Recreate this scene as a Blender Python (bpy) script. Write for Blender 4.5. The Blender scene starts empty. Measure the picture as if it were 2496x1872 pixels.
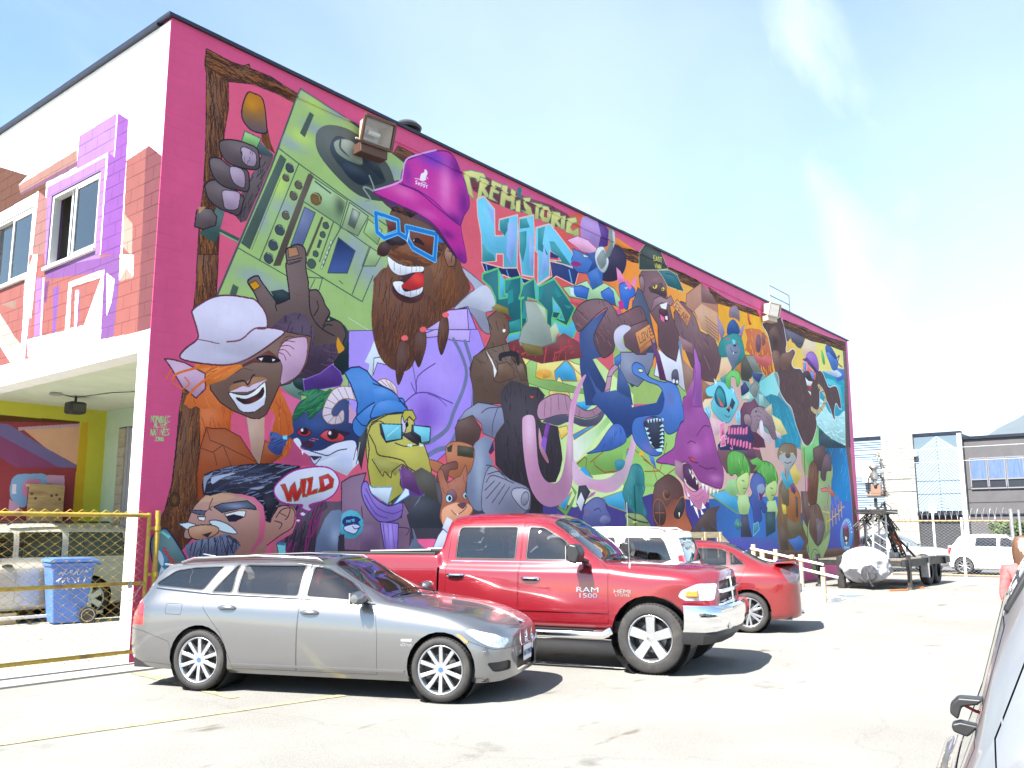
import bpy, bmesh, math, random
import numpy as np
from mathutils import Vector, Matrix
from mathutils.bvhtree import BVHTree
random.seed(4); RNG = random.Random(11)
scene = bpy.context.scene
COL = scene.collection
rad = math.radians
# ------------------------------------------------------------------ camera
cam_d = bpy.data.cameras.new('camera'); cam = bpy.data.objects.new('camera', cam_d); COL.objects.link(cam)
cam_d.sensor_width = 36.0; cam_d.lens = 2151.1/2496*36; cam_d.clip_start = 0.05; cam_d.clip_end = 20000
def aim(loc, yaw, pitch, roll):
    f = Vector((math.cos(yaw)*math.cos(pitch), math.sin(yaw)*math.cos(pitch), math.sin(pitch)))
    r = Vector((math.sin(yaw), -math.cos(yaw), 0)); u = r.cross(f)
    r2 = r*math.cos(roll)+u*math.sin(roll); u2 = u*math.cos(roll)-r*math.sin(roll)
    m = Matrix((r2, u2, -f)).transposed().to_4x4(); m.translation = loc; return m
cam.matrix_world = aim(Vector((-6.0445, -11.2686, 1.68)), 0.681476, 0.164312, -0.002477)
scene.camera = cam
# ------------------------------------------------------------------ sky, sun, exposure
SUN_EL, SUN_AZ = rad(52), rad(177.0)          # azimuth of the sun counted from +X towards +Y
w = bpy.data.worlds.new('World'); scene.world = w; w.use_nodes = True
nt = w.node_tree; nt.nodes.clear()
def N(t, kind, **kw):
    n = t.nodes.new(kind)
    for k, v in kw.items(): setattr(n, k, v)
    return n
wo = N(nt, 'ShaderNodeOutputWorld'); bg = N(nt, 'ShaderNodeBackground'); bg.inputs[1].default_value = 0.085
sky = N(nt, 'ShaderNodeTexSky', sky_type='NISHITA', sun_disc=False); sky.sun_elevation = SUN_EL; sky.sun_rotation = math.pi/2-SUN_AZ
sky.air_density = 1.0; sky.dust_density = .5; sky.ozone_density = 1.0; sky.altitude = 10
# thin high cloud: stretched wisps over a faint veil, mixed into the clear sky by direction
tc = N(nt, 'ShaderNodeTexCoord')
def wisp(scale, stretch, rot, lo, hi, amt, loc=(0, 0, 0)):
    mp = N(nt, 'ShaderNodeMapping'); mp.inputs['Scale'].default_value = stretch; mp.inputs['Rotation'].default_value = rot; mp.inputs['Location'].default_value = loc
    nz = N(nt, 'ShaderNodeTexNoise'); nz.inputs['Scale'].default_value = scale; nz.inputs['Detail'].default_value = 7; nz.inputs['Roughness'].default_value = .5; nz.inputs['Distortion'].default_value = .6
    mr = N(nt, 'ShaderNodeMapRange', interpolation_type='SMOOTHSTEP'); mr.inputs['From Min'].default_value = lo; mr.inputs['From Max'].default_value = hi; mr.inputs['To Max'].default_value = amt
    nt.links.new(tc.outputs['Generated'], mp.inputs[0]); nt.links.new(mp.outputs[0], nz.inputs['Vector']); nt.links.new(nz.outputs['Fac'], mr.inputs[0]); return mr.outputs[0]
a_ = wisp(.9, (1, 1, 1), (0, 0, 0), .38, .70, .25, (4.1, .2, 2.0)); b_ = wisp(2.2, (.6, 2.0, 1.6), (.5, .3, .8), .45, .8, .5)
ad_ = N(nt, 'ShaderNodeMath', operation='MAXIMUM'); nt.links.new(a_, ad_.inputs[0]); nt.links.new(b_, ad_.inputs[1])
mx = N(nt, 'ShaderNodeMix', data_type='RGBA'); mx.inputs['B'].default_value = (5.6, 5.9, 6.2, 1); nt.links.new(ad_.outputs[0], mx.inputs['Factor'])
hs_ = N(nt, 'ShaderNodeHueSaturation'); hs_.inputs['Hue'].default_value = .49; hs_.inputs['Saturation'].default_value = 1.12; hs_.inputs['Value'].default_value = .88; nt.links.new(sky.outputs[0], hs_.inputs['Color']); nt.links.new(hs_.outputs[0], mx.inputs['A'])
nt.links.new(mx.outputs['Result'], bg.inputs[0]); nt.links.new(bg.outputs[0], wo.inputs[0])
sl = bpy.data.lights.new('sun', 'SUN'); sl.energy = 5.0; sl.angle = rad(0.53); sl.color = (1.0, 0.955, 0.88)
so = bpy.data.objects.new('sun', sl); COL.objects.link(so)
sdir = Vector((math.cos(SUN_AZ)*math.cos(SUN_EL), math.sin(SUN_AZ)*math.cos(SUN_EL), math.sin(SUN_EL)))
so.rotation_euler = sdir.to_track_quat('Z', 'Y').to_euler(); so.location = sdir*60
scene.view_settings.view_transform = 'Standard'; scene.view_settings.look = 'None'; scene.view_settings.gamma = 1.0
scene.view_settings.exposure = 1.92; scene.view_settings.use_curve_mapping = False
scene.cycles.max_bounces = 10; scene.cycles.transparent_max_bounces = 24; scene.cycles.use_denoising = True
scene.cycles.caustics_reflective = False; scene.cycles.caustics_refractive = False
# ------------------------------------------------------------------ helpers
def put(name, mesh, parent=None, loc=None, rot=None):
    o = bpy.data.objects.new(name, mesh); COL.objects.link(o)
    if parent is not None: o.parent = parent
    if loc is not None: o.location = loc
    if rot is not None: o.rotation_euler = rot
    return o
def tag(o, label=None, cat=None, group=None, kind=None):
    if label: o['label'] = label
    if cat: o['category'] = cat
    if group: o['group'] = group
    if kind: o['kind'] = kind
    return o
def thing(name, label, cat, loc=(0, 0, 0), rz=0, group=None, rot=None):
    o = bpy.data.objects.new(name, None); COL.objects.link(o); o.location = loc
    o.rotation_euler = rot if rot is not None else (0, 0, rz); o.empty_display_size = .2
    return tag(o, label, cat, group)
class MB:
    def __init__(s): s.v = []; s.f = []; s.mi = []; s.m = 0
    def add(s, vs, fs):
        b = len(s.v); s.v += [tuple(v) for v in vs]; s.f += [tuple(b+i for i in f) for f in fs]; s.mi += [s.m]*len(fs); return s
    def box(s, a, b):
        x0, y0, z0 = a; x1, y1, z1 = b
        return s.add([(x0,y0,z0),(x1,y0,z0),(x1,y1,z0),(x0,y1,z0),(x0,y0,z1),(x1,y0,z1),(x1,y1,z1),(x0,y1,z1)],
                     [(0,3,2,1),(4,5,6,7),(0,1,5,4),(1,2,6,5),(2,3,7,6),(3,0,4,7)])
    def bar(s, p, q, w, h=None, up=(0,0,1)):
        h = h or w; p = Vector(p); q = Vector(q); d = (q-p).normalized(); u = Vector(up)
        if abs(d.dot(u)) > .98: u = Vector((1,0,0))
        r = d.cross(u).normalized()*w/2; t = r.cross(d).normalized()*h/2
        vs = [c+i*r+j*t for c in (p, q) for i, j in ((-1,-1),(1,-1),(1,1),(-1,1))]
        return s.add(vs, [(0,1,2,3),(7,6,5,4),(0,4,5,1),(1,5,6,2),(2,6,7,3),(3,7,4,0)])
    def tube(s, pts, r, n=8, cap=True, closed=False):
        P = [Vector(p) for p in pts]; m = len(P); R_ = r if isinstance(r, (list, tuple)) else [r]*m
        b = len(s.v); prev = None
        for i, p in enumerate(P):
            d = (P[(i+1)%m]-P[i-1]) if closed else (P[min(i+1,m-1)]-P[max(i-1,0)])
            d = d.normalized() if d.length > 1e-9 else Vector((0,0,1))
            u = prev if prev is not None else (Vector((0,0,1)) if abs(d.z) < .9 else Vector((1,0,0)))
            a = d.cross(u); a = a.normalized() if a.length > 1e-6 else d.orthogonal().normalized(); c = a.cross(d).normalized(); prev = c
            for k in range(n):
                t = 2*math.pi*k/n; s.v.append(tuple(p+(a*math.cos(t)+c*math.sin(t))*R_[i]))
        for i in range(m if closed else m-1):
            j = (i+1) % m
            for k in range(n):
                l = (k+1) % n; s.f.append((b+i*n+k, b+i*n+l, b+j*n+l, b+j*n+k)); s.mi.append(s.m)
        if cap and not closed:
            s.f.append(tuple(b+k for k in range(n))[::-1]); s.f.append(tuple(b+(m-1)*n+k for k in range(n))); s.mi += [s.m]*2
        return s
    def cyl(s, p, q, r0, r1=None, n=12): return s.tube([p, q], [r0, r0 if r1 is None else r1], n)
    def lathe(s, prof, n=24, axis='z', c=(0,0,0), close=True):
        b = len(s.v); m = len(prof)
        for k in range(n):
            t = 2*math.pi*k/n; ct, st = math.cos(t), math.sin(t)
            for r, h in prof:
                p = (r*ct, r*st, h) if axis == 'z' else ((r*ct, h, r*st) if axis == 'y' else (h, r*ct, r*st))
                s.v.append((p[0]+c[0], p[1]+c[1], p[2]+c[2]))
        for k in range(n):
            l = (k+1) % n
            for i in range(m-1): s.f.append((b+k*m+i, b+l*m+i, b+l*m+i+1, b+k*m+i+1)); s.mi.append(s.m)
        return s
    def prism(s, poly, a, b, axis='y'):
        n = len(poly); mk = {'y': lambda p, d: (p[0], d, p[1]), 'x': lambda p, d: (d, p[0], p[1]), 'z': lambda p, d: (p[0], p[1], d)}[axis]
        vs = [mk(p, a) for p in poly]+[mk(p, b) for p in poly]
        return s.add(vs, [tuple(range(n))[::-1], tuple(range(n, 2*n))]+[(i, (i+1) % n, n+(i+1) % n, n+i) for i in range(n)])
    def mesh(s, name, mats, smooth=False):
        me = bpy.data.meshes.new(name); me.from_pydata(s.v, [], s.f)
        for m in (mats if isinstance(mats, (list, tuple)) else [mats]): me.materials.append(m)
        if any(s.mi): me.polygons.foreach_set('material_index', s.mi)
        bm = bmesh.new(); bm.from_mesh(me); bmesh.ops.recalc_face_normals(bm, faces=bm.faces)
        if smooth:
            for f in bm.faces: f.smooth = True
            for e in bm.edges:
                if len(e.link_faces) == 2 and e.calc_face_angle(0) > rad(38): e.smooth = False
        bm.to_mesh(me); bm.free(); return me
    def build(s, name, mats, parent=None, loc=None, rot=None, smooth=False, bevel=0, seg=2):
        o = put(name, s.mesh(name, mats, smooth), parent, loc, rot)
        if bevel:
            b = o.modifiers.new('b', 'BEVEL'); b.width = bevel; b.segments = seg; b.limit_method = 'ANGLE'; b.angle_limit = rad(40)
            for p in o.data.polygons: p.use_smooth = True
            b.harden_normals = True
        return o
def copy_tree(o, parent=None, loc=None, rz=None):
    c = o.copy(); COL.objects.link(c); c.parent = parent
    if loc is not None: c.location = loc
    if rz is not None: c.rotation_euler = (0, 0, rz)
    for ch in list(o.children): copy_tree(ch, c)
    return c
# ------------------------------------------------------------------ materials
MATS = {}
def lin(c): return tuple((x/255/12.92 if x/255 <= .04045 else ((x/255+.055)/1.055)**2.4) for x in c)
def mat(name, color, rough=.6, metal=0., coat=0., noise=0., nscale=8., bump=0., bscale=60., spec=.5, dirt=None, emit=None, stretch=None, coat_rough=.03):
    if name in MATS: return MATS[name]
    m = bpy.data.materials.new(name); m.use_nodes = True; t = m.node_tree; b = t.nodes['Principled BSDF']
    c = tuple(color)+(1,); b.inputs['Base Color'].default_value = c; b.inputs['Roughness'].default_value = rough; b.inputs['Metallic'].default_value = metal
    b.inputs['Coat Weight'].default_value = coat; b.inputs['Coat Roughness'].default_value = coat_rough; b.inputs['Coat IOR'].default_value = 1.7; b.inputs['Specular IOR Level'].default_value = spec
    if noise or bump:
        co = N(t, 'ShaderNodeTexCoord'); src = co.outputs['Object']
        if stretch:
            mpn = N(t, 'ShaderNodeMapping'); mpn.inputs['Scale'].default_value = stretch; t.links.new(src, mpn.inputs[0]); src = mpn.outputs[0]
    if noise:
        n = N(t, 'ShaderNodeTexNoise'); n.inputs['Scale'].default_value = nscale; n.inputs['Detail'].default_value = 6; n.inputs['Roughness'].default_value = .62; t.links.new(src, n.inputs['Vector'])
        r = N(t, 'ShaderNodeMapRange'); r.inputs['From Min'].default_value = .3; r.inputs['From Max'].default_value = .7; r.inputs['To Min'].default_value = 1-noise; r.inputs['To Max'].default_value = 1+noise
        t.links.new(n.outputs['Fac'], r.inputs['Value'])
        mm = N(t, 'ShaderNodeMix', data_type='RGBA', blend_type='MULTIPLY'); mm.inputs['Factor'].default_value = 1; mm.inputs['A'].default_value = c
        t.links.new(r.outputs[0], mm.inputs['B']); out = mm.outputs['Result']
        if dirt:
            n2 = N(t, 'ShaderNodeTexNoise'); n2.inputs['Scale'].default_value = nscale*.35; n2.inputs['Detail'].default_value = 9; t.links.new(src, n2.inputs['Vector'])
            r2 = N(t, 'ShaderNodeMapRange'); r2.inputs['From Min'].default_value = .52; r2.inputs['From Max'].default_value = .72; t.links.new(n2.outputs['Fac'], r2.inputs['Value'])
            m2 = N(t, 'ShaderNodeMix', data_type='RGBA'); m2.inputs['B'].default_value = tuple(dirt)+(1,); t.links.new(r2.outputs[0], m2.inputs['Factor']); t.links.new(out, m2.inputs['A']); out = m2.outputs['Result']
        t.links.new(out, b.inputs['Base Color'])
    if bump:
        n3 = N(t, 'ShaderNodeTexNoise'); n3.inputs['Scale'].default_value = bscale; n3.inputs['Detail'].default_value = 4; t.links.new(src, n3.inputs['Vector'])
        bp = N(t, 'ShaderNodeBump'); bp.inputs['Strength'].default_value = bump; bp.inputs['Distance'].default_value = .01; t.links.new(n3.outputs['Fac'], bp.inputs['Height']); t.links.new(bp.outputs[0], b.inputs['Normal'])
    if emit: b.inputs['Emission Color'].default_value = tuple(emit[:3])+(1,); b.inputs['Emission Strength'].default_value = emit[3]
    MATS[name] = m; return m
def glass(name, tint, rough=.01, ior=1.5):
    if name in MATS: return MATS[name]
    m = bpy.data.materials.new(name); m.use_nodes = True; t = m.node_tree; t.nodes.clear()
    o = N(t, 'ShaderNodeOutputMaterial'); mxs = N(t, 'ShaderNodeMixShader'); tr = N(t, 'ShaderNodeBsdfTransparent'); gl = N(t, 'ShaderNodeBsdfGlossy'); fr = N(t, 'ShaderNodeFresnel')
    tr.inputs[0].default_value = tuple(tint)+(1,); gl.inputs['Roughness'].default_value = rough; fr.inputs[0].default_value = ior
    ad = N(t, 'ShaderNodeMath', operation='MULTIPLY_ADD'); ad.inputs[1].default_value = 1.9; ad.inputs[2].default_value = .05; ad.use_clamp = True
    t.links.new(fr.outputs[0], ad.inputs[0]); t.links.new(ad.outputs[0], mxs.inputs[0]); t.links.new(tr.outputs[0], mxs.inputs[1]); t.links.new(gl.outputs[0], mxs.inputs[2]); t.links.new(mxs.outputs[0], o.inputs[0])
    MATS[name] = m; return m
BLACK = mat('black_plastic', (.018,.018,.02), .45, noise=.15, nscale=20)
RUBBER = mat('tyre_rubber', (.028,.027,.027), .8, noise=.25, nscale=14, dirt=(.06,.055,.05))
CHROME = mat('chrome', (.85,.86,.88), .06, 1.0)
ALLOY = mat('alloy', (.62,.63,.66), .28, .9)
DARKMETAL = mat('dark_metal', (.05,.05,.055), .45, .6, noise=.2, nscale=20)
# ------------------------------------------------------------------ painted walls: brush work laid down stroke by stroke
def catmull(pts, closed, n=4):
    P = np.array(pts, float); m = len(P); out = []
    for i in range(m if closed else m-1):
        if closed: a, b, c, d = P[i-1], P[i], P[(i+1)%m], P[(i+2)%m]
        else: a, b, c, d = P[max(i-1,0)], P[i], P[i+1], P[min(i+2,m-1)]
        for k in range(n):
            t = k/n; out.append(.5*(2*b+(c-a)*t+(2*a-5*b+4*c-d)*t*t+(3*b-a-3*c+d)*t**3))
    if not closed: out.append(P[-1])
    return np.array(out)
class Canvas:
    def __init__(s,w,h,scale,ox=0.,oy=0.,flip=False):
        s.W,s.H,s.k,s.ox,s.oy=w,h,scale,ox,oy; s.a=np.zeros((h,w,3),np.float32); s.m=None; s.fade=False; s.rng=np.random.RandomState(7)
    def tp(s,p): return (np.asarray(p,float)-(s.ox,s.oy))*s.k
    def mask(s,pts):
        p=s.tp(pts); x0=max(int(np.floor(p[:,0].min()))-1,0); x1=min(int(np.ceil(p[:,0].max()))+2,s.W)
        y0=max(int(np.floor(p[:,1].min()))-1,0); y1=min(int(np.ceil(p[:,1].max()))+2,s.H)
        if x1<=x0 or y1<=y0: return None
        w,h=x1-x0,y1-y0; t=np.zeros((h,w+1),np.int16); q=np.roll(p,-1,0)
        for (ax,ay),(bx,by) in zip(p,q):
            if ay==by: continue
            if ay>by: ax,ay,bx,by=bx,by,ax,ay
            r0=max(int(np.ceil(ay-.5)),y0); r1=min(int(np.ceil(by-.5)),y1)
            if r1<=r0: continue
            r=np.arange(r0,r1); xc=ax+(r+.5-ay)*(bx-ax)/(by-ay)
            c=np.clip(np.ceil(xc-.5).astype(int)-x0,0,w); np.add.at(t,(r-y0,c),1)
        return (np.cumsum(t,1)[:,:w]&1).astype(bool),x0,y0,x1,y1
    def fill(s,c,pts):
        m=s.mask(pts); s.m=m
        if not m: return
        s.a[m[2]:m[4],m[1]:m[3]][m[0]]=c
        n=int(m[0].sum())/(s.k*s.k); w=(m[3]-m[1])/s.k; h=(m[4]-m[2])/s.k; x=m[1]/s.k+s.ox; y=m[2]/s.k+s.oy
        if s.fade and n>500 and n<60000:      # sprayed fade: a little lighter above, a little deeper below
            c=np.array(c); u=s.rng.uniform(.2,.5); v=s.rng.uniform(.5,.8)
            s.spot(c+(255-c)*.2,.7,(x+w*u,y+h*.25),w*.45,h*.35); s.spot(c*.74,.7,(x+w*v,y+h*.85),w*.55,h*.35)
    def grad(s,c0,c1,p0,p1,pts):
        m=s.mask(pts); s.m=m
        if not m: return
        a,b=s.tp(p0),s.tp(p1); d=b-a; yy,xx=np.mgrid[m[2]:m[4],m[1]:m[3]]
        t=np.clip(((xx-a[0])*d[0]+(yy-a[1])*d[1])/max(d@d,1e-6),0,1)[...,None]
        col=np.array(c0,np.float32)*(1-t)+np.array(c1,np.float32)*t
        s.a[m[2]:m[4],m[1]:m[3]][m[0]]=col[m[0]]
    def line(s,c,w,pts,closed=False,clip=False,taper=False):
        p=s.tp(pts); hw=max(w*s.k*.5,.45)
        seg=list(zip(p,np.roll(p,-1,0))) if closed else list(zip(p[:-1],p[1:]))
        for a,b in seg:
            x0=max(int(min(a[0],b[0])-hw-1),0); x1=min(int(max(a[0],b[0])+hw+2),s.W); y0=max(int(min(a[1],b[1])-hw-1),0); y1=min(int(max(a[1],b[1])+hw+2),s.H)
            if clip:
                m=s.m; x0=max(x0,m[1]); x1=min(x1,m[3]); y0=max(y0,m[2]); y1=min(y1,m[4])
            if x1<=x0 or y1<=y0: continue
            X=np.arange(x0,x1)+.5; Y=(np.arange(y0,y1)+.5)[:,None]; d=b-a; L=max(d@d,1e-6)
            t=np.clip(((X-a[0])*d[0]+(Y-a[1])*d[1])/L,0,1)
            r2=(X-a[0]-t*d[0])**2+(Y-a[1]-t*d[1])**2
            h2=hw*hw
            if taper: h2=(hw*np.sqrt(np.clip(4*t*(1-t),0.02,1)))**2
            k=r2<=h2
            if clip: k&=s.m[0][y0-s.m[2]:y1-s.m[2],x0-s.m[1]:x1-s.m[1]]
            s.a[y0:y1,x0:x1][k]=c
    def spot(s,c,al,p,rx,ry):
        m=s.m
        if not m: return
        q=s.tp(p); yy,xx=np.mgrid[m[2]:m[4],m[1]:m[3]]
        w=al*np.exp(-(((xx-q[0])/(rx*s.k))**2+((yy-q[1])/(ry*s.k))**2)); w[~m[0]]=0
        v=s.a[m[2]:m[4],m[1]:m[3]]; v[:]=v*(1-w[...,None])+np.array(c,np.float32)*w[...,None]
    def fur(s,c,n,ln,dx,dy,w,jit):
        m=s.m
        if not m: return
        ii=np.flatnonzero(m[0])
        if not len(ii): return
        ww=m[3]-m[1]; base=np.arctan2(dy,dx)
        for k in s.rng.choice(ii,n):
            y,x=divmod(int(k),ww); x=(x+m[1])/s.k+s.ox; y=(y+m[2])/s.k+s.oy
            a=base+s.rng.uniform(-jit,jit); l=ln*s.rng.uniform(.4,1.1)*.5; bend=s.rng.uniform(-.18,.18)*l
            u=np.array([np.cos(a),np.sin(a)]); v=np.array([-u[1],u[0]]); o=np.array([x,y])
            s.line(c,w*s.rng.uniform(.5,1.2),np.array([o-u*l,o+v*bend,o+u*l]),clip=True,taper=False)
def nums(s): return [float(a) for a in s.split(',')]
def pts_(s): return np.cumsum(np.array([nums(q) for q in s.split()]), 0)
def col_(s): return [float(a) for a in s.split('.')]
def paint(cv, text):
    for ln in text.strip().splitlines():
        o = ln.split('|'); k = o[0]; c = col_(o[1])
        if k == 'P': p = pts_(o[3]); cv.fill(c, catmull(p, True) if o[2] == '1' else p)
        elif k == 'G': p = pts_(o[6]); cv.grad(c, col_(o[2]), nums(o[3]), nums(o[4]), catmull(p, True) if o[5] == '1' else p)
        elif k == 'L':
            p = pts_(o[5]); cl = o[3] == '1'; cv.line(c, float(o[4]), catmull(p, cl) if o[2] == '1' and len(p) > 2 else p, cl)
        elif k == 'S': cv.spot(c, float(o[2]), nums(o[3]), float(o[4]), float(o[5]))
        elif k == 'F': d = nums(o[4]); cv.fur(c, int(o[2]), float(o[3]), d[0], d[1], float(o[5]), float(o[6]))
def painted(name, text, wm, hm, ppm, gain, axis, off, fallback, sat=1.0, rough=.55):
    """a wall paint material: colour by place on the wall (metres along it, metres down from its top)"""
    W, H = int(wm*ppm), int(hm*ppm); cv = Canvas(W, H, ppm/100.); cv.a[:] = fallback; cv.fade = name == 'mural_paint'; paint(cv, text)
    a = cv.a/255.; l = np.where(a <= .04045, a/12.92, ((np.maximum(a,.04)+.055)/1.055)**2.4)
    g = l.mean(-1, keepdims=True); l = np.clip(g+(l-g)*sat, 0, None)*gain; l = np.clip(l, .003, .86)
    e = np.where(l <= .0031308, l*12.92, 1.055*l**(1/2.4)-.055)
    img = bpy.data.images.new(name, W, H); buf = np.ones((H, W, 4), np.float32); buf[..., :3] = e[::-1]; img.pixels.foreach_set(buf.ravel()); img.pack()
    m = bpy.data.materials.new(name); m.use_nodes = True; t = m.node_tree; b = t.nodes['Principled BSDF']; b.inputs['Roughness'].default_value = rough; b.inputs['Specular IOR Level'].default_value = .12
    ge = N(t, 'ShaderNodeNewGeometry'); sp = N(t, 'ShaderNodeSeparateXYZ'); t.links.new(ge.outputs['Position'], sp.inputs[0])
    u = N(t, 'ShaderNodeMath', operation='MULTIPLY_ADD'); u.inputs[1].default_value = axis[1]/wm; u.inputs[2].default_value = off[0]/wm; t.links.new(sp.outputs[axis[0]], u.inputs[0])
    v = N(t, 'ShaderNodeMath', operation='MULTIPLY_ADD'); v.inputs[1].default_value = 1/hm; v.inputs[2].default_value = off[1]/hm; t.links.new(sp.outputs[2], v.inputs[0])
    cb = N(t, 'ShaderNodeCombineXYZ'); t.links.new(u.outputs[0], cb.inputs[0]); t.links.new(v.outputs[0], cb.inputs[1])
    ti = N(t, 'ShaderNodeTexImage', image=img, extension='EXTEND'); t.links.new(cb.outputs[0], ti.inputs[0])
    nz = N(t, 'ShaderNodeTexNoise'); nz.inputs['Scale'].default_value = 1.3; nz.inputs['Detail'].default_value = 9; nz.inputs['Roughness'].default_value = .7; t.links.new(ge.outputs['Position'], nz.inputs['Vector'])
    mr = N(t, 'ShaderNodeMapRange'); mr.inputs['From Min'].default_value = .3; mr.inputs['From Max'].default_value = .7; mr.inputs['To Min'].default_value = .9; mr.inputs['To Max'].default_value = 1.07; t.links.new(nz.outputs['Fac'], mr.inputs[0])
    mm = N(t, 'ShaderNodeMix', data_type='RGBA', blend_type='MULTIPLY'); mm.inputs['Factor'].default_value = 1; t.links.new(ti.outputs[0], mm.inputs['A']); t.links.new(mr.outputs[0], mm.inputs['B']); t.links.new(mm.outputs['Result'], b.inputs['Base Color'])
    n2 = N(t, 'ShaderNodeTexNoise'); n2.inputs['Scale'].default_value = 90; n2.inputs['Detail'].default_value = 5; t.links.new(ge.outputs['Position'], n2.inputs['Vector'])
    bp = N(t, 'ShaderNodeBump'); bp.inputs['Strength'].default_value = .35; bp.inputs['Distance'].default_value = .006; t.links.new(n2.outputs['Fac'], bp.inputs['Height']); t.links.new(bp.outputs[0], b.inputs['Normal'])
    return m
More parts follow.
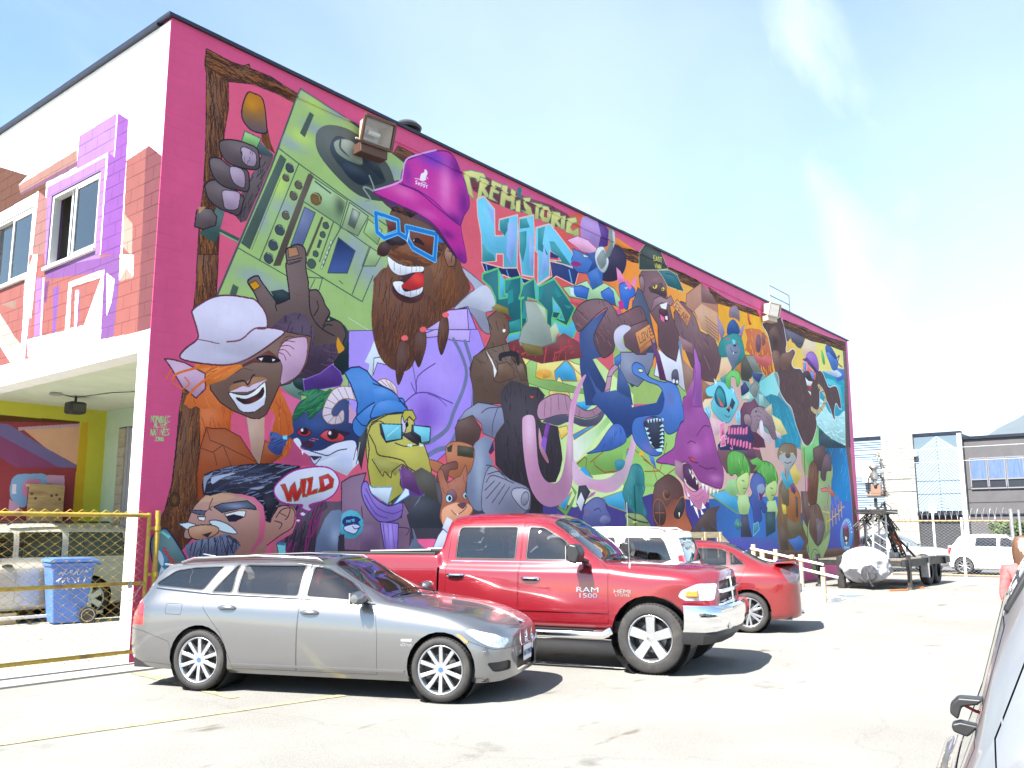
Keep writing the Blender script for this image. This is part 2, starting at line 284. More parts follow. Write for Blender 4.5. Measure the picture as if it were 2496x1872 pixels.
MURAL="""G|192.80.120|212.106.150|-13,526|2950,299|0|-63,6 3807,-1908 -740,3262 -3000,-413
G|203.88.120|206.92.104|97,229|777,118|0|95,58 129,-17 218,13 274,1 479,-13 -27,682 -1086,5 -19,-83 15,-484
P|84.66.84|0|83,699 425,-10 3,113 -422,-8
P|54.50.64|0|448,656 440,-18 -2,120 -435,-4
P|206.168.160|0|1471,316 972,-137 -80,528 -727,52 -187,-104
P|150.176.100|0|1176,272 402,-69 -15,197 -393,43
P|120.150.150|0|1877,259 566,-80 -97,294 -371,-46
G|206.86.84|226.140.62|996,99|1227,77|0|900,43 146,-42 261,32 -7,143 -307,88 -96,-34
G|228.140.60|244.205.110|1421,120|1844,104|0|1195,58 111,3 182,-1 171,-7 188,25 -63,247 -492,2 -101,-159
G|236.160.50|236.175.60|1753,100|2112,152|0|1754,79 108,-14 192,-4 69,2 25,142 10,27 -72,24 -115,-40 -229,-4
P|196.96.52|0|1936,125 47,-13 66,-7 60,13 22,49 14,61 -59,28 -64,-33 -68,-29 -25,-1 24,-43
F|232.150.50|40|19|0.31,0.95|5.2|0.35
P|206.92.92|0|1974,194 39,0 39,2 43,-15 34,0 4,26 -57,19 -53,-6
P|112.72.90|0|2056,150 -3,11 -5,10 -7,8 -7,5 -8,1 -6,-2 -5,-6 -3,-9 0,-11 3,-11 5,-10 6,-8 8,-5 7,-1 7,2 5,6 3,9
P|120.76.92|0|2095,129 -2,8 -4,8 -6,6 -6,4 -6,1 -6,-2 -4,-5 -2,-6 0,-8 2,-8 4,-8 5,-6 6,-3 7,-2 5,2 4,5 3,6
F|190.100.60|14|17|0.31,0.95|3.6|0.35
P|214.70.50|0|1957,55 18,4 1,29 15,11 -21,6 -9,-17
G|240.180.80|232.214.120|2255,159|2585,125|0|2248,100 227,-41 310,-22 75,16 -16,85 -267,37 -170,11 -157,10
P|236.205.170|0|2458,63 85,-3 13,27 -110,56 -46,-18 20,-29
P|92.84.104|0|2246,62 100,-6 104,4 -30,36 -26,17 -32,-1 -22,-9 -23,-2 -6,-17 -26,22 -22,-2
L|60.58.84|1|0|2.5|2267,76 28,16 31,-5 46,11 50,-11
G|120.200.200|160.215.215|2029,278|2198,314|0|2029,278 57,-22 58,-25 43,55 -25,26 -104,7 -32,-13
G|40.120.140|40.140.170|2094,298|2290,451|0|2064,324 50,-17 63,1 70,21 110,87 -23,49 -207,15 -5,-129
F|70.170.190|60|41|0.39,0.92|2.3|0.35
P|40.150.175|0|2596,166 255,-36 -57,303 -314,22 28,-176
F|70.190.205|40|52|0.87,0.50|3.8|0.35
P|60.110.190|0|2739,132 113,-9 -7,36 -87,25 -35,-16
P|200.215.238|1|2606,161 64,-6 59,-18 79,11 -47,18 -56,1 -64,-1
P|70.185.200|0|2628,187 83,-4 73,17 21,45 -26,37 -30,-47 -60,-29 -47,2
P|175.225.225|1|2496,355 57,-34 -10,-46 52,4 48,33 91,7 91,-25 -26,139 -85,-7 -106,-18 -66,-23
F|150.205.210|30|41|0.98,0.21|5.4|0.35
F|210.235.235|40|42|1.00,0.04|4.3|0.35
P|40.66.80|0|2510,373 83,24 60,14 147,15 -4,20 -267,18
F|30.50.60|30|19|0.07,1.00|4.3|0.35
P|76.120.200|1|2648,66 39,-13 53,19 32,35 -14,26 -49,10 -32,-28 -24,-23
L|40.60.130|1|1|3.4|2648,66 39,-13 53,19 32,35 -14,26 -49,10 -32,-28 -24,-23
P|44.80.150|1|2649,63 29,-8 54,11 34,22 -21,10 -62,-17 -29,4
L|40.70.140|1|0|5.8|2755,96 42,-20 -25,31 47,11
P|90.180.100|1|2601,83 24,16 8,32 -19,6 -14,-21
G|30.80.120|40.130.190|2581,449|2718,583|0|2473,457 341,-24 2,76 11,128 0,130 -16,40 -175,0 -219,4
F|100.200.230|50|51|-0.57,0.82|1.4|0.35
G|70.110.190|70.70.150|2626,642|2597,806|0|2476,624 342,13 8,116 -15,54 -505,2 13,-84
G|60.90.150|90.70.150|2128,702|2115,803|0|1605,665 775,21 -53,123 -733,-14
G|70.110.160|90.80.170|1861,727|1854,798|0|1678,714 503,-3 -13,95 -366,-7 -88,-8 -55,-22
G|84.62.72|70.60.60|1616,727|1567,788|0|1571,740 110,-13 -8,42 21,28 -171,-3 3,-36
S|60.60.160|0.9|1697,763|29|13
G|70.60.130|56.50.120|983,680|1385,714|0|820,672 209,-44 194,19 421,18 194,-21 19,117 -1037,-8
G|50.90.150|60.110.180|1643,681|1859,744|0|1645,656 193,-12 289,-8 -16,127 -440,-3
P|110.70.80|0|1715,500 273,-38 58,104 -279,14 -55,-44
G|150.190.105|205.225.160|838,409|1003,569|0|815,353 264,-18 183,74 -11,228 -250,54 -173,-39 -48,-187
P|236.214.120|0|811,388 27,-16 37,9 41,-11 48,-2 104,17 5,19 -57,4 -96,10 -54,5 -28,-19
P|220.160.64|0|924,404 -2,3 -5,4 -8,3 -9,3 -10,1 -10,0 -7,-1 -5,-2 -2,-3 2,-4 5,-4 7,-3 10,-3 10,-1 10,0 7,1 5,2
P|222.160.60|0|891,413 -1,3 -2,2 -4,3 -4,1 -4,1 -4,-1 -3,-1 -2,-2 -1,-2 1,-3 2,-3 3,-2 4,-1 4,-1 4,0 4,2 2,2
P|66.165.215|0|933,396 44,-32 31,19 11,24 -82,9
L|150.110.60|0|1|2.7|933,396 44,-32 31,19 11,24 -82,9
P|244.222.150|0|977,361 31,6 28,1 32,17 4,20 -55,-21
L|170.110.60|0|1|2.1|977,361 31,6 28,1 32,17 4,20 -55,-21
P|242.214.130|0|950,405 41,38 -12,14 -60,-3 -8,-7
L|140.80.50|0|1|1.7|950,405 41,38 -12,14 -60,-3 -8,-7
P|150.190.110|0|830,398 37,-33 6,7 -9,46 22,3 42,-4 173,8 -5,4 -177,12 -85,-7
L|60.110.60|0|1|1.3|830,398 37,-33 6,7 -9,46 22,3 42,-4 173,8 -5,4 -177,12 -85,-7
P|60.160.215|0|1015,456 37,-7 24,8 -24,14 -32,-2
P|60.160.215|0|1000,531 108,-42 -10,9 -94,43
L|160.80.40|0|1|2.1|1000,531 108,-42 -10,9 -94,43
P|240.205.100|0|943,520 35,-8 4,15 -26,17
L|160.90.40|0|1|1.7|943,520 35,-8 4,15 -26,17
G|150.200.120|225.235.215|1148,477|1026,568|0|1000,544 98,-40 45,-29 10,13 -150,107
P|130.180.90|0|1003,595 69,-31 184,-40 -2,57 -86,26 -93,10
L|150.70.40|0|0|2.9|1081,585 5,10 38,13 65,-7 21,-21
L|150.70.40|0|0|2.8|1003,602 41,-25 9,4 -5,22 27,19
P|60.160.210|0|1025,606 18,-8 32,27 -27,-7
L|150.80.40|0|0|2.5|1067,588 58,-30 46,-19
G|140.185.100|150.190.110|1229,521|1391,627|0|1208,506 284,-24 -29,142 -187,38 -73,-28
L|150.80.40|0|0|2.9|1302,567 108,36 50,-21
L|150.80.40|0|0|2.9|1306,597 75,-5 40,-74
L|150.80.40|0|0|2.8|1368,622 -21,-40 -87,-37 -33,2 -5,14
P|80.160.205|0|1227,550 22,-5 -12,17 -16,1
P|230.170.70|0|1281,552 22,-6 3,11 -25,2
P|64.160.205|0|1112,667 90,-19 14,49 -76,-13 -19,-12
L|150.140.60|0|1|2.2|1112,667 90,-19 14,49 -76,-13 -19,-12
P|64.160.205|0|949,683 43,-26 -13,21 -14,22 -21,-12
L|170.150.60|0|1|2.6|949,683 43,-26 -13,21 -14,22 -21,-12
P|120.180.90|0|932,689 38,21 22,-23 18,-30 -22,-15 18,22 -36,34
L|60.100.60|0|1|1.3|932,689 38,21 22,-23 18,-30 -22,-15 18,22 -36,34
P|90.60.110|0|940,701 29,17 49,-13 -9,15 -86,0
P|70.160.205|0|1653,643 95,-16 89,20 -5,47 -15,-3
L|120.150.60|0|1|4.0|1653,643 95,-16 89,20 -5,47 -15,-3
G|120.190.120|150.200.120|2457,393|2447,457|0|2351,458 125,-79 50,1 -14,85 -164,11
P|96.58.40|0|58,26 -1,26 4,13 5,102 1,71 -4,54 0,56 34,-9 -1,-85 -2,-73 3,-43 4,-34 -3,-42 -15,-26
L|44.28.28|0|1|1.2|58,26 -1,26 4,13 5,102 1,71 -4,54 0,56 34,-9 -1,-85 -2,-73 3,-43 4,-34 -3,-42 -15,-26
F|140.88.48|130|40|0.10,1.00|1.0|0.2
F|60.36.30|130|40|0.10,1.00|1.2|0.2
P|96.58.40|0|59,25 26,2 25,0 13,-2 10,-7 2,6 40,-2 27,5 26,3 -8,18 -32,-2 -46,2 -44,14 -21,-6 -19,-4
L|44.28.28|0|1|1.3|59,25 26,2 25,0 13,-2 10,-7 2,6 40,-2 27,5 26,3 -8,18 -32,-2 -46,2 -44,14 -21,-6 -19,-4
F|140.88.48|110|38|1.00,0.01|1.1|0.2
F|60.36.30|110|38|1.00,0.01|1.3|0.2
P|96.58.40|0|63,345 1,48 -2,33 36,-7 -1,-82
L|44.28.28|0|1|1.2|63,345 1,48 -2,33 36,-7 -1,-82
F|140.88.48|30|34|0.10,1.00|1.0|0.2
F|60.36.30|30|34|0.10,1.00|1.2|0.2
G|110.78.40|84.56.40|69,550|56,712|0|54,543 -4,31 -2,54 -3,49 -9,40 53,-1 -6,-80 1,-32 0,-42
L|44.28.28|0|1|1.8|54,543 -4,31 -2,54 -3,49 -9,40 53,-1 -6,-80 1,-32 0,-42
F|150.104.48|70|37|-0.07,1.00|1.8|0.2
F|60.40.34|80|37|-0.07,1.00|1.6|0.2
P|96.58.40|0|53,549 0,31 -4,44 -3,49 -4,27 -9,19 -3,20 14,-2 22,28 17,-18 2,-48 -3,-75 3,-46 -14,-25
L|44.28.28|0|1|0.8|53,549 0,31 -4,44 -3,49 -4,27 -9,19 -3,20 14,-2 22,28 17,-18 2,-48 -3,-75 3,-46 -14,-25
F|140.88.48|90|32|-0.03,1.00|0.7|0.2
F|60.36.30|90|32|-0.03,1.00|0.8|0.2
P|70.46.34|0|59,697 -1,3 -1,3 -2,2 -2,2 -3,0 -2,-1 -3,-2 -1,-3 -1,-3 0,-4 2,-3 1,-2 3,-1 3,0 2,1 2,2 2,3
L|40.28.26|0|1|1.0|59,697 -1,3 -1,3 -2,2 -2,2 -3,0 -2,-1 -3,-2 -1,-3 -1,-3 0,-4 2,-3 1,-2 3,-1 3,0 2,1 2,2 2,3
P|100.66.38|0|54,697 0,2 -1,2 0,1 -2,1 -1,0 -1,-1 -1,-1 -1,-2 0,-2 0,-1 0,-2 1,-1 1,-1 2,0 1,1 1,1 1,1
P|96.58.40|0|454,40 42,2 -24,26 -32,-5
L|44.28.28|0|1|1.3|454,40 42,2 -24,26 -32,-5
F|140.88.48|14|21|1.00,0.10|1.0|0.2
F|60.36.30|14|21|1.00,0.10|1.3|0.2
P|96.58.40|0|1191,41 37,0 76,-10 2,30 -35,5 -33,-1 -43,-7
L|44.28.28|0|1|2.1|1191,41 37,0 76,-10 2,30 -35,5 -33,-1 -43,-7
F|140.88.48|30|47|1.00,-0.05|1.6|0.2
F|60.36.30|30|47|1.00,-0.05|2.1|0.2
P|96.58.40|0|1458,38 92,-5 100,7 -41,22 -81,-1 -65,-8
L|44.28.28|0|1|2.4|1458,38 92,-5 100,7 -41,22 -81,-1 -65,-8
F|140.88.48|24|59|1.00,0.04|1.9|0.2
F|60.36.30|24|59|1.00,0.04|2.4|0.2
P|96.58.40|0|1697,41 89,10 63,3 187,-9 16,16 -88,5 -117,5 -94,6 -43,-17
L|44.28.28|0|1|2.7|1697,41 89,10 63,3 187,-9 16,16 -88,5 -117,5 -94,6 -43,-17
F|140.88.48|40|81|1.00,-0.00|2.2|0.2
F|60.36.30|40|81|1.00,-0.00|2.7|0.2
P|96.58.40|0|2248,37 196,-10 82,1 176,-6 174,-11 0,37 -34,2 -70,2 -125,2 -134,12 -75,0 -92,-3 -102,-1
L|44.28.28|0|1|2.4|2248,37 196,-10 82,1 176,-6 174,-11 0,37 -34,2 -70,2 -125,2 -134,12 -75,0 -92,-3 -102,-1
F|140.88.48|70|104|1.00,-0.05|1.9|0.2
F|60.36.30|70|104|1.00,-0.05|2.4|0.2
P|98.74.78|0|2838,49 39,-4 3,36 -4,118 -13,123 -5,108 -58,4 18,-138 7,-61 13,-92
F|70.50.56|30|36|1.00,-0.09|2.1|0.35
P|98.66.60|0|2805,431 45,-3 11,120 16,147 20,101 -86,11 19,-54 0,-87 -1,-87 -12,-73
P|104.72.54|0|1551,794 564,10 192,2 329,1 176,-5 80,-4 -171,35 -206,5 -463,-9 -503,-11
F|70.46.40|40|52|1.00,0.03|2.0|0.35
P|150.178.112|0|232,19 98,15 40,8 102,26 130,19 1,52 -154,132 -13,138 -55,129 -124,5 -158,-145 82,-223 41,-130
L|66.78.84|0|1|3.2|232,19 98,15 40,8 102,26 130,19 1,52 -154,132 -13,138 -55,129 -124,5 -158,-145 82,-223 41,-130
S|140.152.170|0.8|241,34|23|14
S|140.152.170|0.8|219,119|29|12
S|140.152.170|0.8|259,78|28|12
S|140.152.170|0.8|302,33|32|10
S|140.152.170|0.8|211,230|28|17
S|140.152.170|0.8|169,261|13|22
S|140.152.170|0.8|385,179|44|15
S|140.152.170|0.8|444,95|27|15
S|140.152.170|0.8|354,261|32|25
S|140.152.170|0.8|394,293|41|31
S|140.152.170|0.8|161,356|34|14
S|140.152.170|0.8|226,370|45|15
S|176.200.104|0.9|257,36|31|16
S|176.200.104|0.9|237,101|22|14
S|176.200.104|0.9|196,196|16|23
S|176.200.104|0.9|308,187|23|12
P|70.86.80|0|252,52 9,2 -17,46 -10,-4
L|70.86.80|0|0|2.2|193,136 41,13 104,29 109,27
L|70.86.80|0|0|1.8|234,150 -66,179
L|70.86.80|0|0|1.9|259,158 -14,34
P|84.74.66|0|254,159 11,1 -58,168 -14,4
P|70.86.80|0|198,145 12,5 -60,166 -16,-6
L|90.108.96|0|0|1.0|200,185 -47,131
L|90.108.96|0|0|0.8|218,191 -39,111
P|60.70.78|0|224,157 1,2 0,3 0,3 -2,2 -3,2 -3,1 -3,0 -2,-1 -2,-2 -1,-2 0,-3 1,-3 1,-2 3,-2 3,-1 3,0 2,1
L|44.52.56|0|1|1.3|224,157 1,2 0,3 0,3 -2,2 -3,2 -3,1 -3,0 -2,-1 -2,-2 -1,-2 0,-3 1,-3 1,-2 3,-2 3,-1 3,0 2,1
L|150.170.140|1|0|1.1|215,155 7,0 3,5
P|92.84.72|0|216,177 1,2 0,2 -1,2 -1,2 -2,1 -2,1 -2,0 -2,-1 -2,-1 -1,-2 0,-2 1,-2 1,-2 2,-2 2,0 3,0 2,0
L|44.52.56|0|1|1.2|216,177 1,2 0,2 -1,2 -1,2 -2,1 -2,1 -2,0 -2,-1 -2,-1 -1,-2 0,-2 1,-2 1,-2 2,-2 2,0 3,0 2,0
L|150.170.140|1|0|1.0|209,176 6,0 2,4
P|92.84.72|0|242,180 1,3 0,2 -1,3 -1,2 -2,2 -3,0 -3,0 -2,0 -2,-2 -1,-2 0,-3 1,-2 2,-3 2,-1 3,-1 2,0 3,1
L|44.52.56|0|1|1.3|242,180 1,3 0,2 -1,3 -1,2 -2,2 -3,0 -3,0 -2,0 -2,-2 -1,-2 0,-3 1,-2 2,-3 2,-1 3,-1 2,0 3,1
L|150.170.140|1|0|1.1|234,179 7,0 2,5
P|92.84.72|0|233,201 1,3 0,2 -1,3 -1,2 -3,2 -2,1 -3,0 -2,-1 -2,-2 -1,-2 0,-3 1,-2 1,-3 3,-1 2,-1 3,0 2,1
L|44.52.56|0|1|1.3|233,201 1,3 0,2 -1,3 -1,2 -3,2 -2,1 -3,0 -2,-1 -2,-2 -1,-2 0,-3 1,-2 1,-3 3,-1 2,-1 3,0 2,1
L|150.170.140|1|0|1.1|225,200 6,0 3,5
P|92.84.72|0|219,239 1,2 0,3 0,2 -2,2 -2,2 -3,0 -2,0 -2,-1 -2,-1 -1,-3 0,-2 1,-2 1,-2 2,-2 3,-1 2,0 3,1
L|44.52.56|0|1|1.2|219,239 1,2 0,3 0,2 -2,2 -2,2 -3,0 -2,0 -2,-1 -2,-1 -1,-3 0,-2 1,-2 1,-2 2,-2 3,-1 2,0 3,1
L|150.170.140|1|0|1.0|211,238 7,0 2,4
P|60.70.78|0|210,265 2,3 0,3 -1,3 -2,3 -3,2 -3,0 -3,0 -3,-1 -2,-2 -1,-3 0,-3 1,-3 2,-2 2,-2 3,-1 3,0 3,1
L|44.52.56|0|1|1.2|210,265 2,3 0,3 -1,3 -2,3 -3,2 -3,0 -3,0 -3,-1 -2,-2 -1,-3 0,-3 1,-3 2,-2 2,-2 3,-1 3,0 3,1
L|150.170.140|1|0|1.0|201,264 7,0 3,5
P|60.70.78|0|200,293 1,3 0,3 -1,3 -2,2 -3,2 -3,1 -3,0 -3,-2 -2,-2 -1,-2 0,-3 1,-3 2,-3 3,-2 3,0 3,0 3,1
L|44.52.56|0|1|1.2|200,293 1,3 0,3 -1,3 -2,2 -3,2 -3,1 -3,0 -3,-2 -2,-2 -1,-2 0,-3 1,-3 2,-3 3,-2 3,0 3,0 3,1
L|150.170.140|1|0|1.0|190,291 8,0 3,6
P|60.70.78|0|192,316 1,3 0,3 -1,3 -2,2 -2,2 -3,1 -3,-1 -3,-1 -2,-2 -1,-3 0,-3 1,-2 2,-3 2,-2 3,0 3,0 3,1
L|44.52.56|0|1|1.2|192,316 1,3 0,3 -1,3 -2,2 -2,2 -3,1 -3,-1 -3,-1 -2,-2 -1,-3 0,-3 1,-2 2,-3 2,-2 3,0 3,0 3,1
L|150.170.140|1|0|1.0|182,314 8,1 3,5
P|150.180.130|0|265,164 40,10 30,11 -13,45 -76,-18
S|60.70.60|0.8|323,197|13|18
L|70.86.80|0|0|2.0|265,163 73,18 -15,53
L|70.86.80|0|0|2.0|246,210 76,20 71,21
L|70.86.80|0|0|3.1|269,169 32,10
P|96.74.52|0|283,191 1,4 -1,4 -1,4 -3,3 -4,3 -4,1 -4,-1 -4,-1 -2,-3 -1,-4 0,-4 2,-4 3,-3 3,-2 5,-1 4,0 3,2
S|120.90.50|0.9|270,200|10|8
L|150.170.130|1|0|1.1|266,190 10,1 4,9
P|98.108.146|0|249,219 22,3 -24,66 -22,2
L|60.76.84|0|1|1.5|249,219 22,3 -24,66 -22,2
P|84.76.66|0|284,225 4,1 -29,75 -4,-3
P|70.84.80|0|299,235 1,2 0,2 -1,2 -2,2 -2,1 -2,0 -2,0 -2,-1 -2,-1 0,-2 0,-3 1,-2 2,-1 2,-1 2,-1 2,0 2,1
L|44.54.54|0|1|1.1|299,235 1,2 0,2 -1,2 -2,2 -2,1 -2,0 -2,0 -2,-1 -2,-1 0,-2 0,-3 1,-2 2,-1 2,-1 2,-1 2,0 2,1
P|70.84.80|0|293,253 1,2 -1,1 0,2 -2,2 -2,1 -2,0 -2,0 -1,-1 -2,-1 0,-2 0,-2 1,-2 1,-1 2,-1 2,-1 2,0 2,1
L|44.54.54|0|1|1.1|293,253 1,2 -1,1 0,2 -2,2 -2,1 -2,0 -2,0 -1,-1 -2,-1 0,-2 0,-2 1,-2 1,-1 2,-1 2,-1 2,0 2,1
P|70.84.80|0|280,289 0,2 0,2 -1,2 -1,1 -2,1 -2,0 -2,0 -2,-1 -1,-1 0,-2 0,-2 1,-2 1,-1 2,-1 2,-1 2,1 1,1
L|44.54.54|0|1|1.1|280,289 0,2 0,2 -1,2 -1,1 -2,1 -2,0 -2,0 -2,-1 -1,-1 0,-2 0,-2 1,-2 1,-1 2,-1 2,-1 2,1 1,1
P|70.84.80|0|275,306 1,3 -1,3 -1,2 -2,3 -3,1 -3,1 -3,-1 -2,-1 -2,-2 -1,-3 1,-3 1,-2 2,-3 3,-1 3,-1 2,1 3,1
L|44.54.54|0|1|1.1|275,306 1,3 -1,3 -1,2 -2,3 -3,1 -3,1 -3,-1 -2,-1 -2,-2 -1,-3 1,-3 1,-2 2,-3 3,-1 3,-1 2,1 3,1
P|60.72.72|0|281,265 6,1 -5,15 -6,0
L|70.86.80|0|0|2.2|309,228 -26,75
L|70.86.80|0|0|2.2|325,234 -19,35 -15,40
P|190.205.180|0|305,260 3,2 -2,7 -4,-2
L|80.96.86|0|1|0.9|305,260 3,2 -2,7 -4,-2
P|190.205.180|0|302,270 3,2 -3,6 -3,-2
L|80.96.86|0|1|0.9|302,270 3,2 -3,6 -3,-2
P|190.205.180|0|298,279 3,2 -2,7 -4,-2
L|80.96.86|0|1|0.9|298,279 3,2 -2,7 -4,-2
P|190.205.180|0|295,288 3,2 -3,7 -3,-2
L|80.96.86|0|1|0.9|295,288 3,2 -3,7 -3,-2
P|190.205.180|0|291,297 3,3 -2,6 -4,-2
L|80.96.86|0|1|0.9|291,297 3,3 -2,6 -4,-2
P|190.205.180|0|288,307 3,2 -3,6 -3,-2
L|80.96.86|0|1|0.9|288,307 3,2 -3,6 -3,-2
G|30.44.84|64.84.140|328,251|342,296|0|321,252 37,14 -16,43 -41,9
L|60.74.90|0|1|2.2|321,252 37,14 -16,43 -41,9
P|150.172.130|0|343,183 43,13 -23,42 -36,-5
L|70.86.80|0|1|1.9|343,183 43,13 -23,42 -36,-5
P|90.100.96|0|350,192 17,3 -12,32 -14,-4
L|70.86.80|0|1|1.4|350,192 17,3 -12,32 -14,-4
S|200.210.190|0.7|357,198|8|12
P|150.180.118|0|386,201 33,11 -10,30 -33,-14
L|70.86.80|0|1|1.7|386,201 33,11 -10,30 -33,-14
P|146.172.120|0|390,250 30,7 -15,25 -30,7
L|70.86.80|0|1|1.7|390,250 30,7 -15,25 -30,7
P|74.82.80|1|266,90 8,-17 21,-14 36,-7 42,6 42,18 23,19 12,32 -8,20 -30,13 -43,5 -37,-10 -41,-22 -21,-20
P|44.56.66|1|297,96 7,-17 14,-8 29,3 41,12 28,21 9,12 -20,13 -21,7 -35,-2 -31,-13 -18,-15
P|30.42.58|1|318,118 25,-7 32,5 11,9 -5,12 -18,8 -27,-8
P|138.152.142|1|306,86 18,-12 23,-2 16,13 6,20 -26,4 -26,-4 -9,-7
L|70.82.80|1|0|3.7|319,78 0,14 16,7 23,1
P|160.172.160|1|326,75 21,-3 18,17 3,14 -23,-1 -18,-8 -6,-9
L|130.146.138|1|0|3.4|379,170 11,-7 -17,-15 11,-4 11,2 2,-7 -11,-18
P|34.46.58|1|371,85 22,-1 26,24 -3,12 -17,-8 -22,-14
L|70.86.80|0|0|1.8|127,318 43,11 50,13 74,-13
L|70.86.80|0|0|2.0|258,320 99,27 20,5 23,-51
L|70.86.80|0|0|2.1|393,250 -39,94
L|70.86.80|0|0|1.9|291,328 -16,52
L|70.86.80|0|0|1.8|326,326 7,4
L|70.86.80|0|0|1.5|275,335 -9,18
P|70.86.80|0|124,376 10,3 -4,14 -11,0
L|190.205.200|0|0|1.1|348,386 55,16
P|20.38.44|0|191,373 22,-8 18,5 10,24 -38,-2
P|20.40.46|0|304,390 17,3 20,8 16,17 9,28 -3,25 -26,15 -18,-13 3,-55
P|100.132.120|0|246,499 13,3 -3,40 -42,-23
P|20.46.48|1|239,510 13,-11 10,7 16,14 -27,0
P|60.80.84|0|154,135 31,16 -4,13 -52,-13
P|130.180.110|0|131,130 30,2 -7,18 -28,0
L|60.80.84|0|1|1.6|131,130 30,2 -7,18 -28,0
P|110.66.40|0|161,117 11,-6 7,22 10,15 -18,-4 -9,-8
F|60.36.30|20|10|0.47,0.88|0.8|0.35
G|170.110.40|96.80.84|142,79|149,119|1|133,66 10,-3 18,4 9,40 0,12 -13,5 -17,0 -13,-10 -3,-12 2,-16
L|34.28.40|1|1|2.2|133,66 10,-3 18,4 9,40 0,12 -13,5 -17,0 -13,-10 -3,-12 2,-16
S|190.130.40|0.9|140,82|11|11
P|60.86.84|0|90,265 14,5 -6,27 34,6 -5,8 -27,-9 -11,19 -25,-8 13,-12
L|120.170.110|0|0|2.3|98,303 30,6
P|88.74.78|0|152,187 11,-29 22,-3 -8,24 -35,93 -10,6 -12,-10 13,-43
F|54.40.58|34|18|-0.22,0.98|1.4|0.35
P|88.74.78|1|70,244 -1,-6 7,-9 17,-5 39,11 2,12 -6,20 -14,1 -20,-2 -18,-9
L|34.28.40|1|1|2.1|70,244 -1,-6 7,-9 17,-5 39,11 2,12 -6,20 -14,1 -20,-2 -18,-9
P|166.142.166|1|98,238 14,-5 15,-1 1,13 -4,14 -19,5 -5,-12
L|34.28.40|1|1|1.1|98,238 14,-5 15,-1 1,13 -4,14 -19,5 -5,-12
P|88.74.78|1|74,196 17,-7 18,6 29,-3 5,15 -1,17 -13,4 -30,2 -18,-11
L|34.28.40|1|1|2.1|74,196 17,-7 18,6 29,-3 5,15 -1,17 -13,4 -30,2 -18,-11
P|166.142.166|1|109,196 19,-3 7,9 0,19 -14,0 -9,-8
L|34.28.40|1|1|1.2|109,196 19,-3 7,9 0,19 -14,0 -9,-8
P|88.74.78|1|88,166 7,-8 20,-7 25,-2 16,4 4,26 -10,8 -21,4 -24,0 -12,-10
L|34.28.40|1|1|2.1|88,166 7,-8 20,-7 25,-2 16,4 4,26 -10,8 -21,4 -24,0 -12,-10
P|168.146.170|1|126,160 12,-4 14,4 2,15 -6,8 -17,-2
L|34.28.40|1|1|1.2|126,160 12,-4 14,4 2,15 -6,8 -17,-2
F|60.48.58|8|11|-0.04,1.00|0.8|0.35
P|88.74.78|0|58,280 11,-7 13,-2 9,9 -1,14 -19,11 -15,0
L|34.28.40|0|1|1.6|58,280 11,-7 13,-2 9,9 -1,14 -19,11 -15,0
P|170.130.100|0|60,274 13,-4 -11,14
P|206.94.104|0|643,263 56,19 36,60 -50,8 -35,-42
P|158.160.182|1|626,231 27,6 38,13 29,13 11,17 -7,21 -22,9 18,34 -25,5 -45,-34 -46,9 46,-44 17,-13 -24,-19
L|60.60.90|1|1|1.7|626,231 27,6 38,13 29,13 11,17 -7,21 -22,9 18,34 -25,5 -45,-34 -46,9 46,-44 17,-13 -24,-19
P|196.198.216|1|670,268 32,-16 24,17 3,21 -27,17 -52,-1 -40,12 40,-33
P|166.144.226|0|387,486 9,-44 23,-34 68,0 108,-81 53,-20 23,36 28,39 -32,36 -4,44 -276,34
L|60.40.90|0|1|2.4|387,486 9,-44 23,-34 68,0 108,-81 53,-20 23,36 28,39 -32,36 -4,44 -276,34
P|188.164.226|0|486,399 84,-61 25,-14 51,-13 7,65 -57,2 -58,1 -47,31
L|60.40.90|0|1|2.1|486,399 84,-61 25,-14 51,-13 7,65 -57,2 -58,1 -47,31
G|166.144.226|152.128.216|499,456|592,575|0|349,408 330,-61 21,37 -34,72 -3,46 -40,31 -9,31 -22,32 -30,21 -24,-2 -37,-54 -147,-7
L|70.50.110|0|1|1.3|349,408 330,-61 21,37 -34,72 -3,46 -40,31 -9,31 -22,32 -30,21 -24,-2 -37,-54 -147,-7
S|172.146.224|0.9|577,452|47|33
S|120.80.180|0.8|536,537|36|42
S|172.146.224|0.8|579,565|31|17
P|188.164.226|0|489,400 68,-31 98,-17 -2,24 -51,6 -32,-2 -64,15
L|70.50.110|0|1|1.6|489,400 68,-31 98,-17 -2,24 -51,6 -32,-2 -64,15
L|104.112.148|1|0|9.0|608,380 20,22 17,34 -8,35 -27,48 -18,34 -40,25 -15,5
L|104.112.148|1|0|9.5|641,379 14,28 12,33 2,20
L|104.112.148|1|0|9.0|537,608 30,-14 31,-9 19,-25 26,-25 20,-33 3,-41
L|70.44.120|1|0|1.8|559,433 -31,19 -17,17 -1,26 -13,-17
L|70.44.120|1|0|2.0|480,517 29,-21 35,-5 28,5 35,7
L|70.44.120|1|0|1.5|499,441 9,35 2,17
L|70.44.120|1|0|1.3|541,493 25,4 25,13
P|206.216.230|0|398,434 8,-18 19,14 17,11 -7,12 -23,1 -12,36 -8,-3 5,-29 -11,-2
P|206.218.226|0|428,429 17,10 -8,15 -22,-1 -10,24 2,-31 19,-5
L|60.40.90|0|1|1.4|428,429 17,10 -8,15 -22,-1 -10,24 2,-31 19,-5
P|96.58.40|1|442,166 23,-15 85,7 65,34 14,38 24,30 -3,18 -40,36 -87,61 -17,59 -22,24 -37,1 -30,-22 -17,-49 5,-63 -3,-20 29,-26 2,-24 -24,6 4,-22 17,-13 2,-31
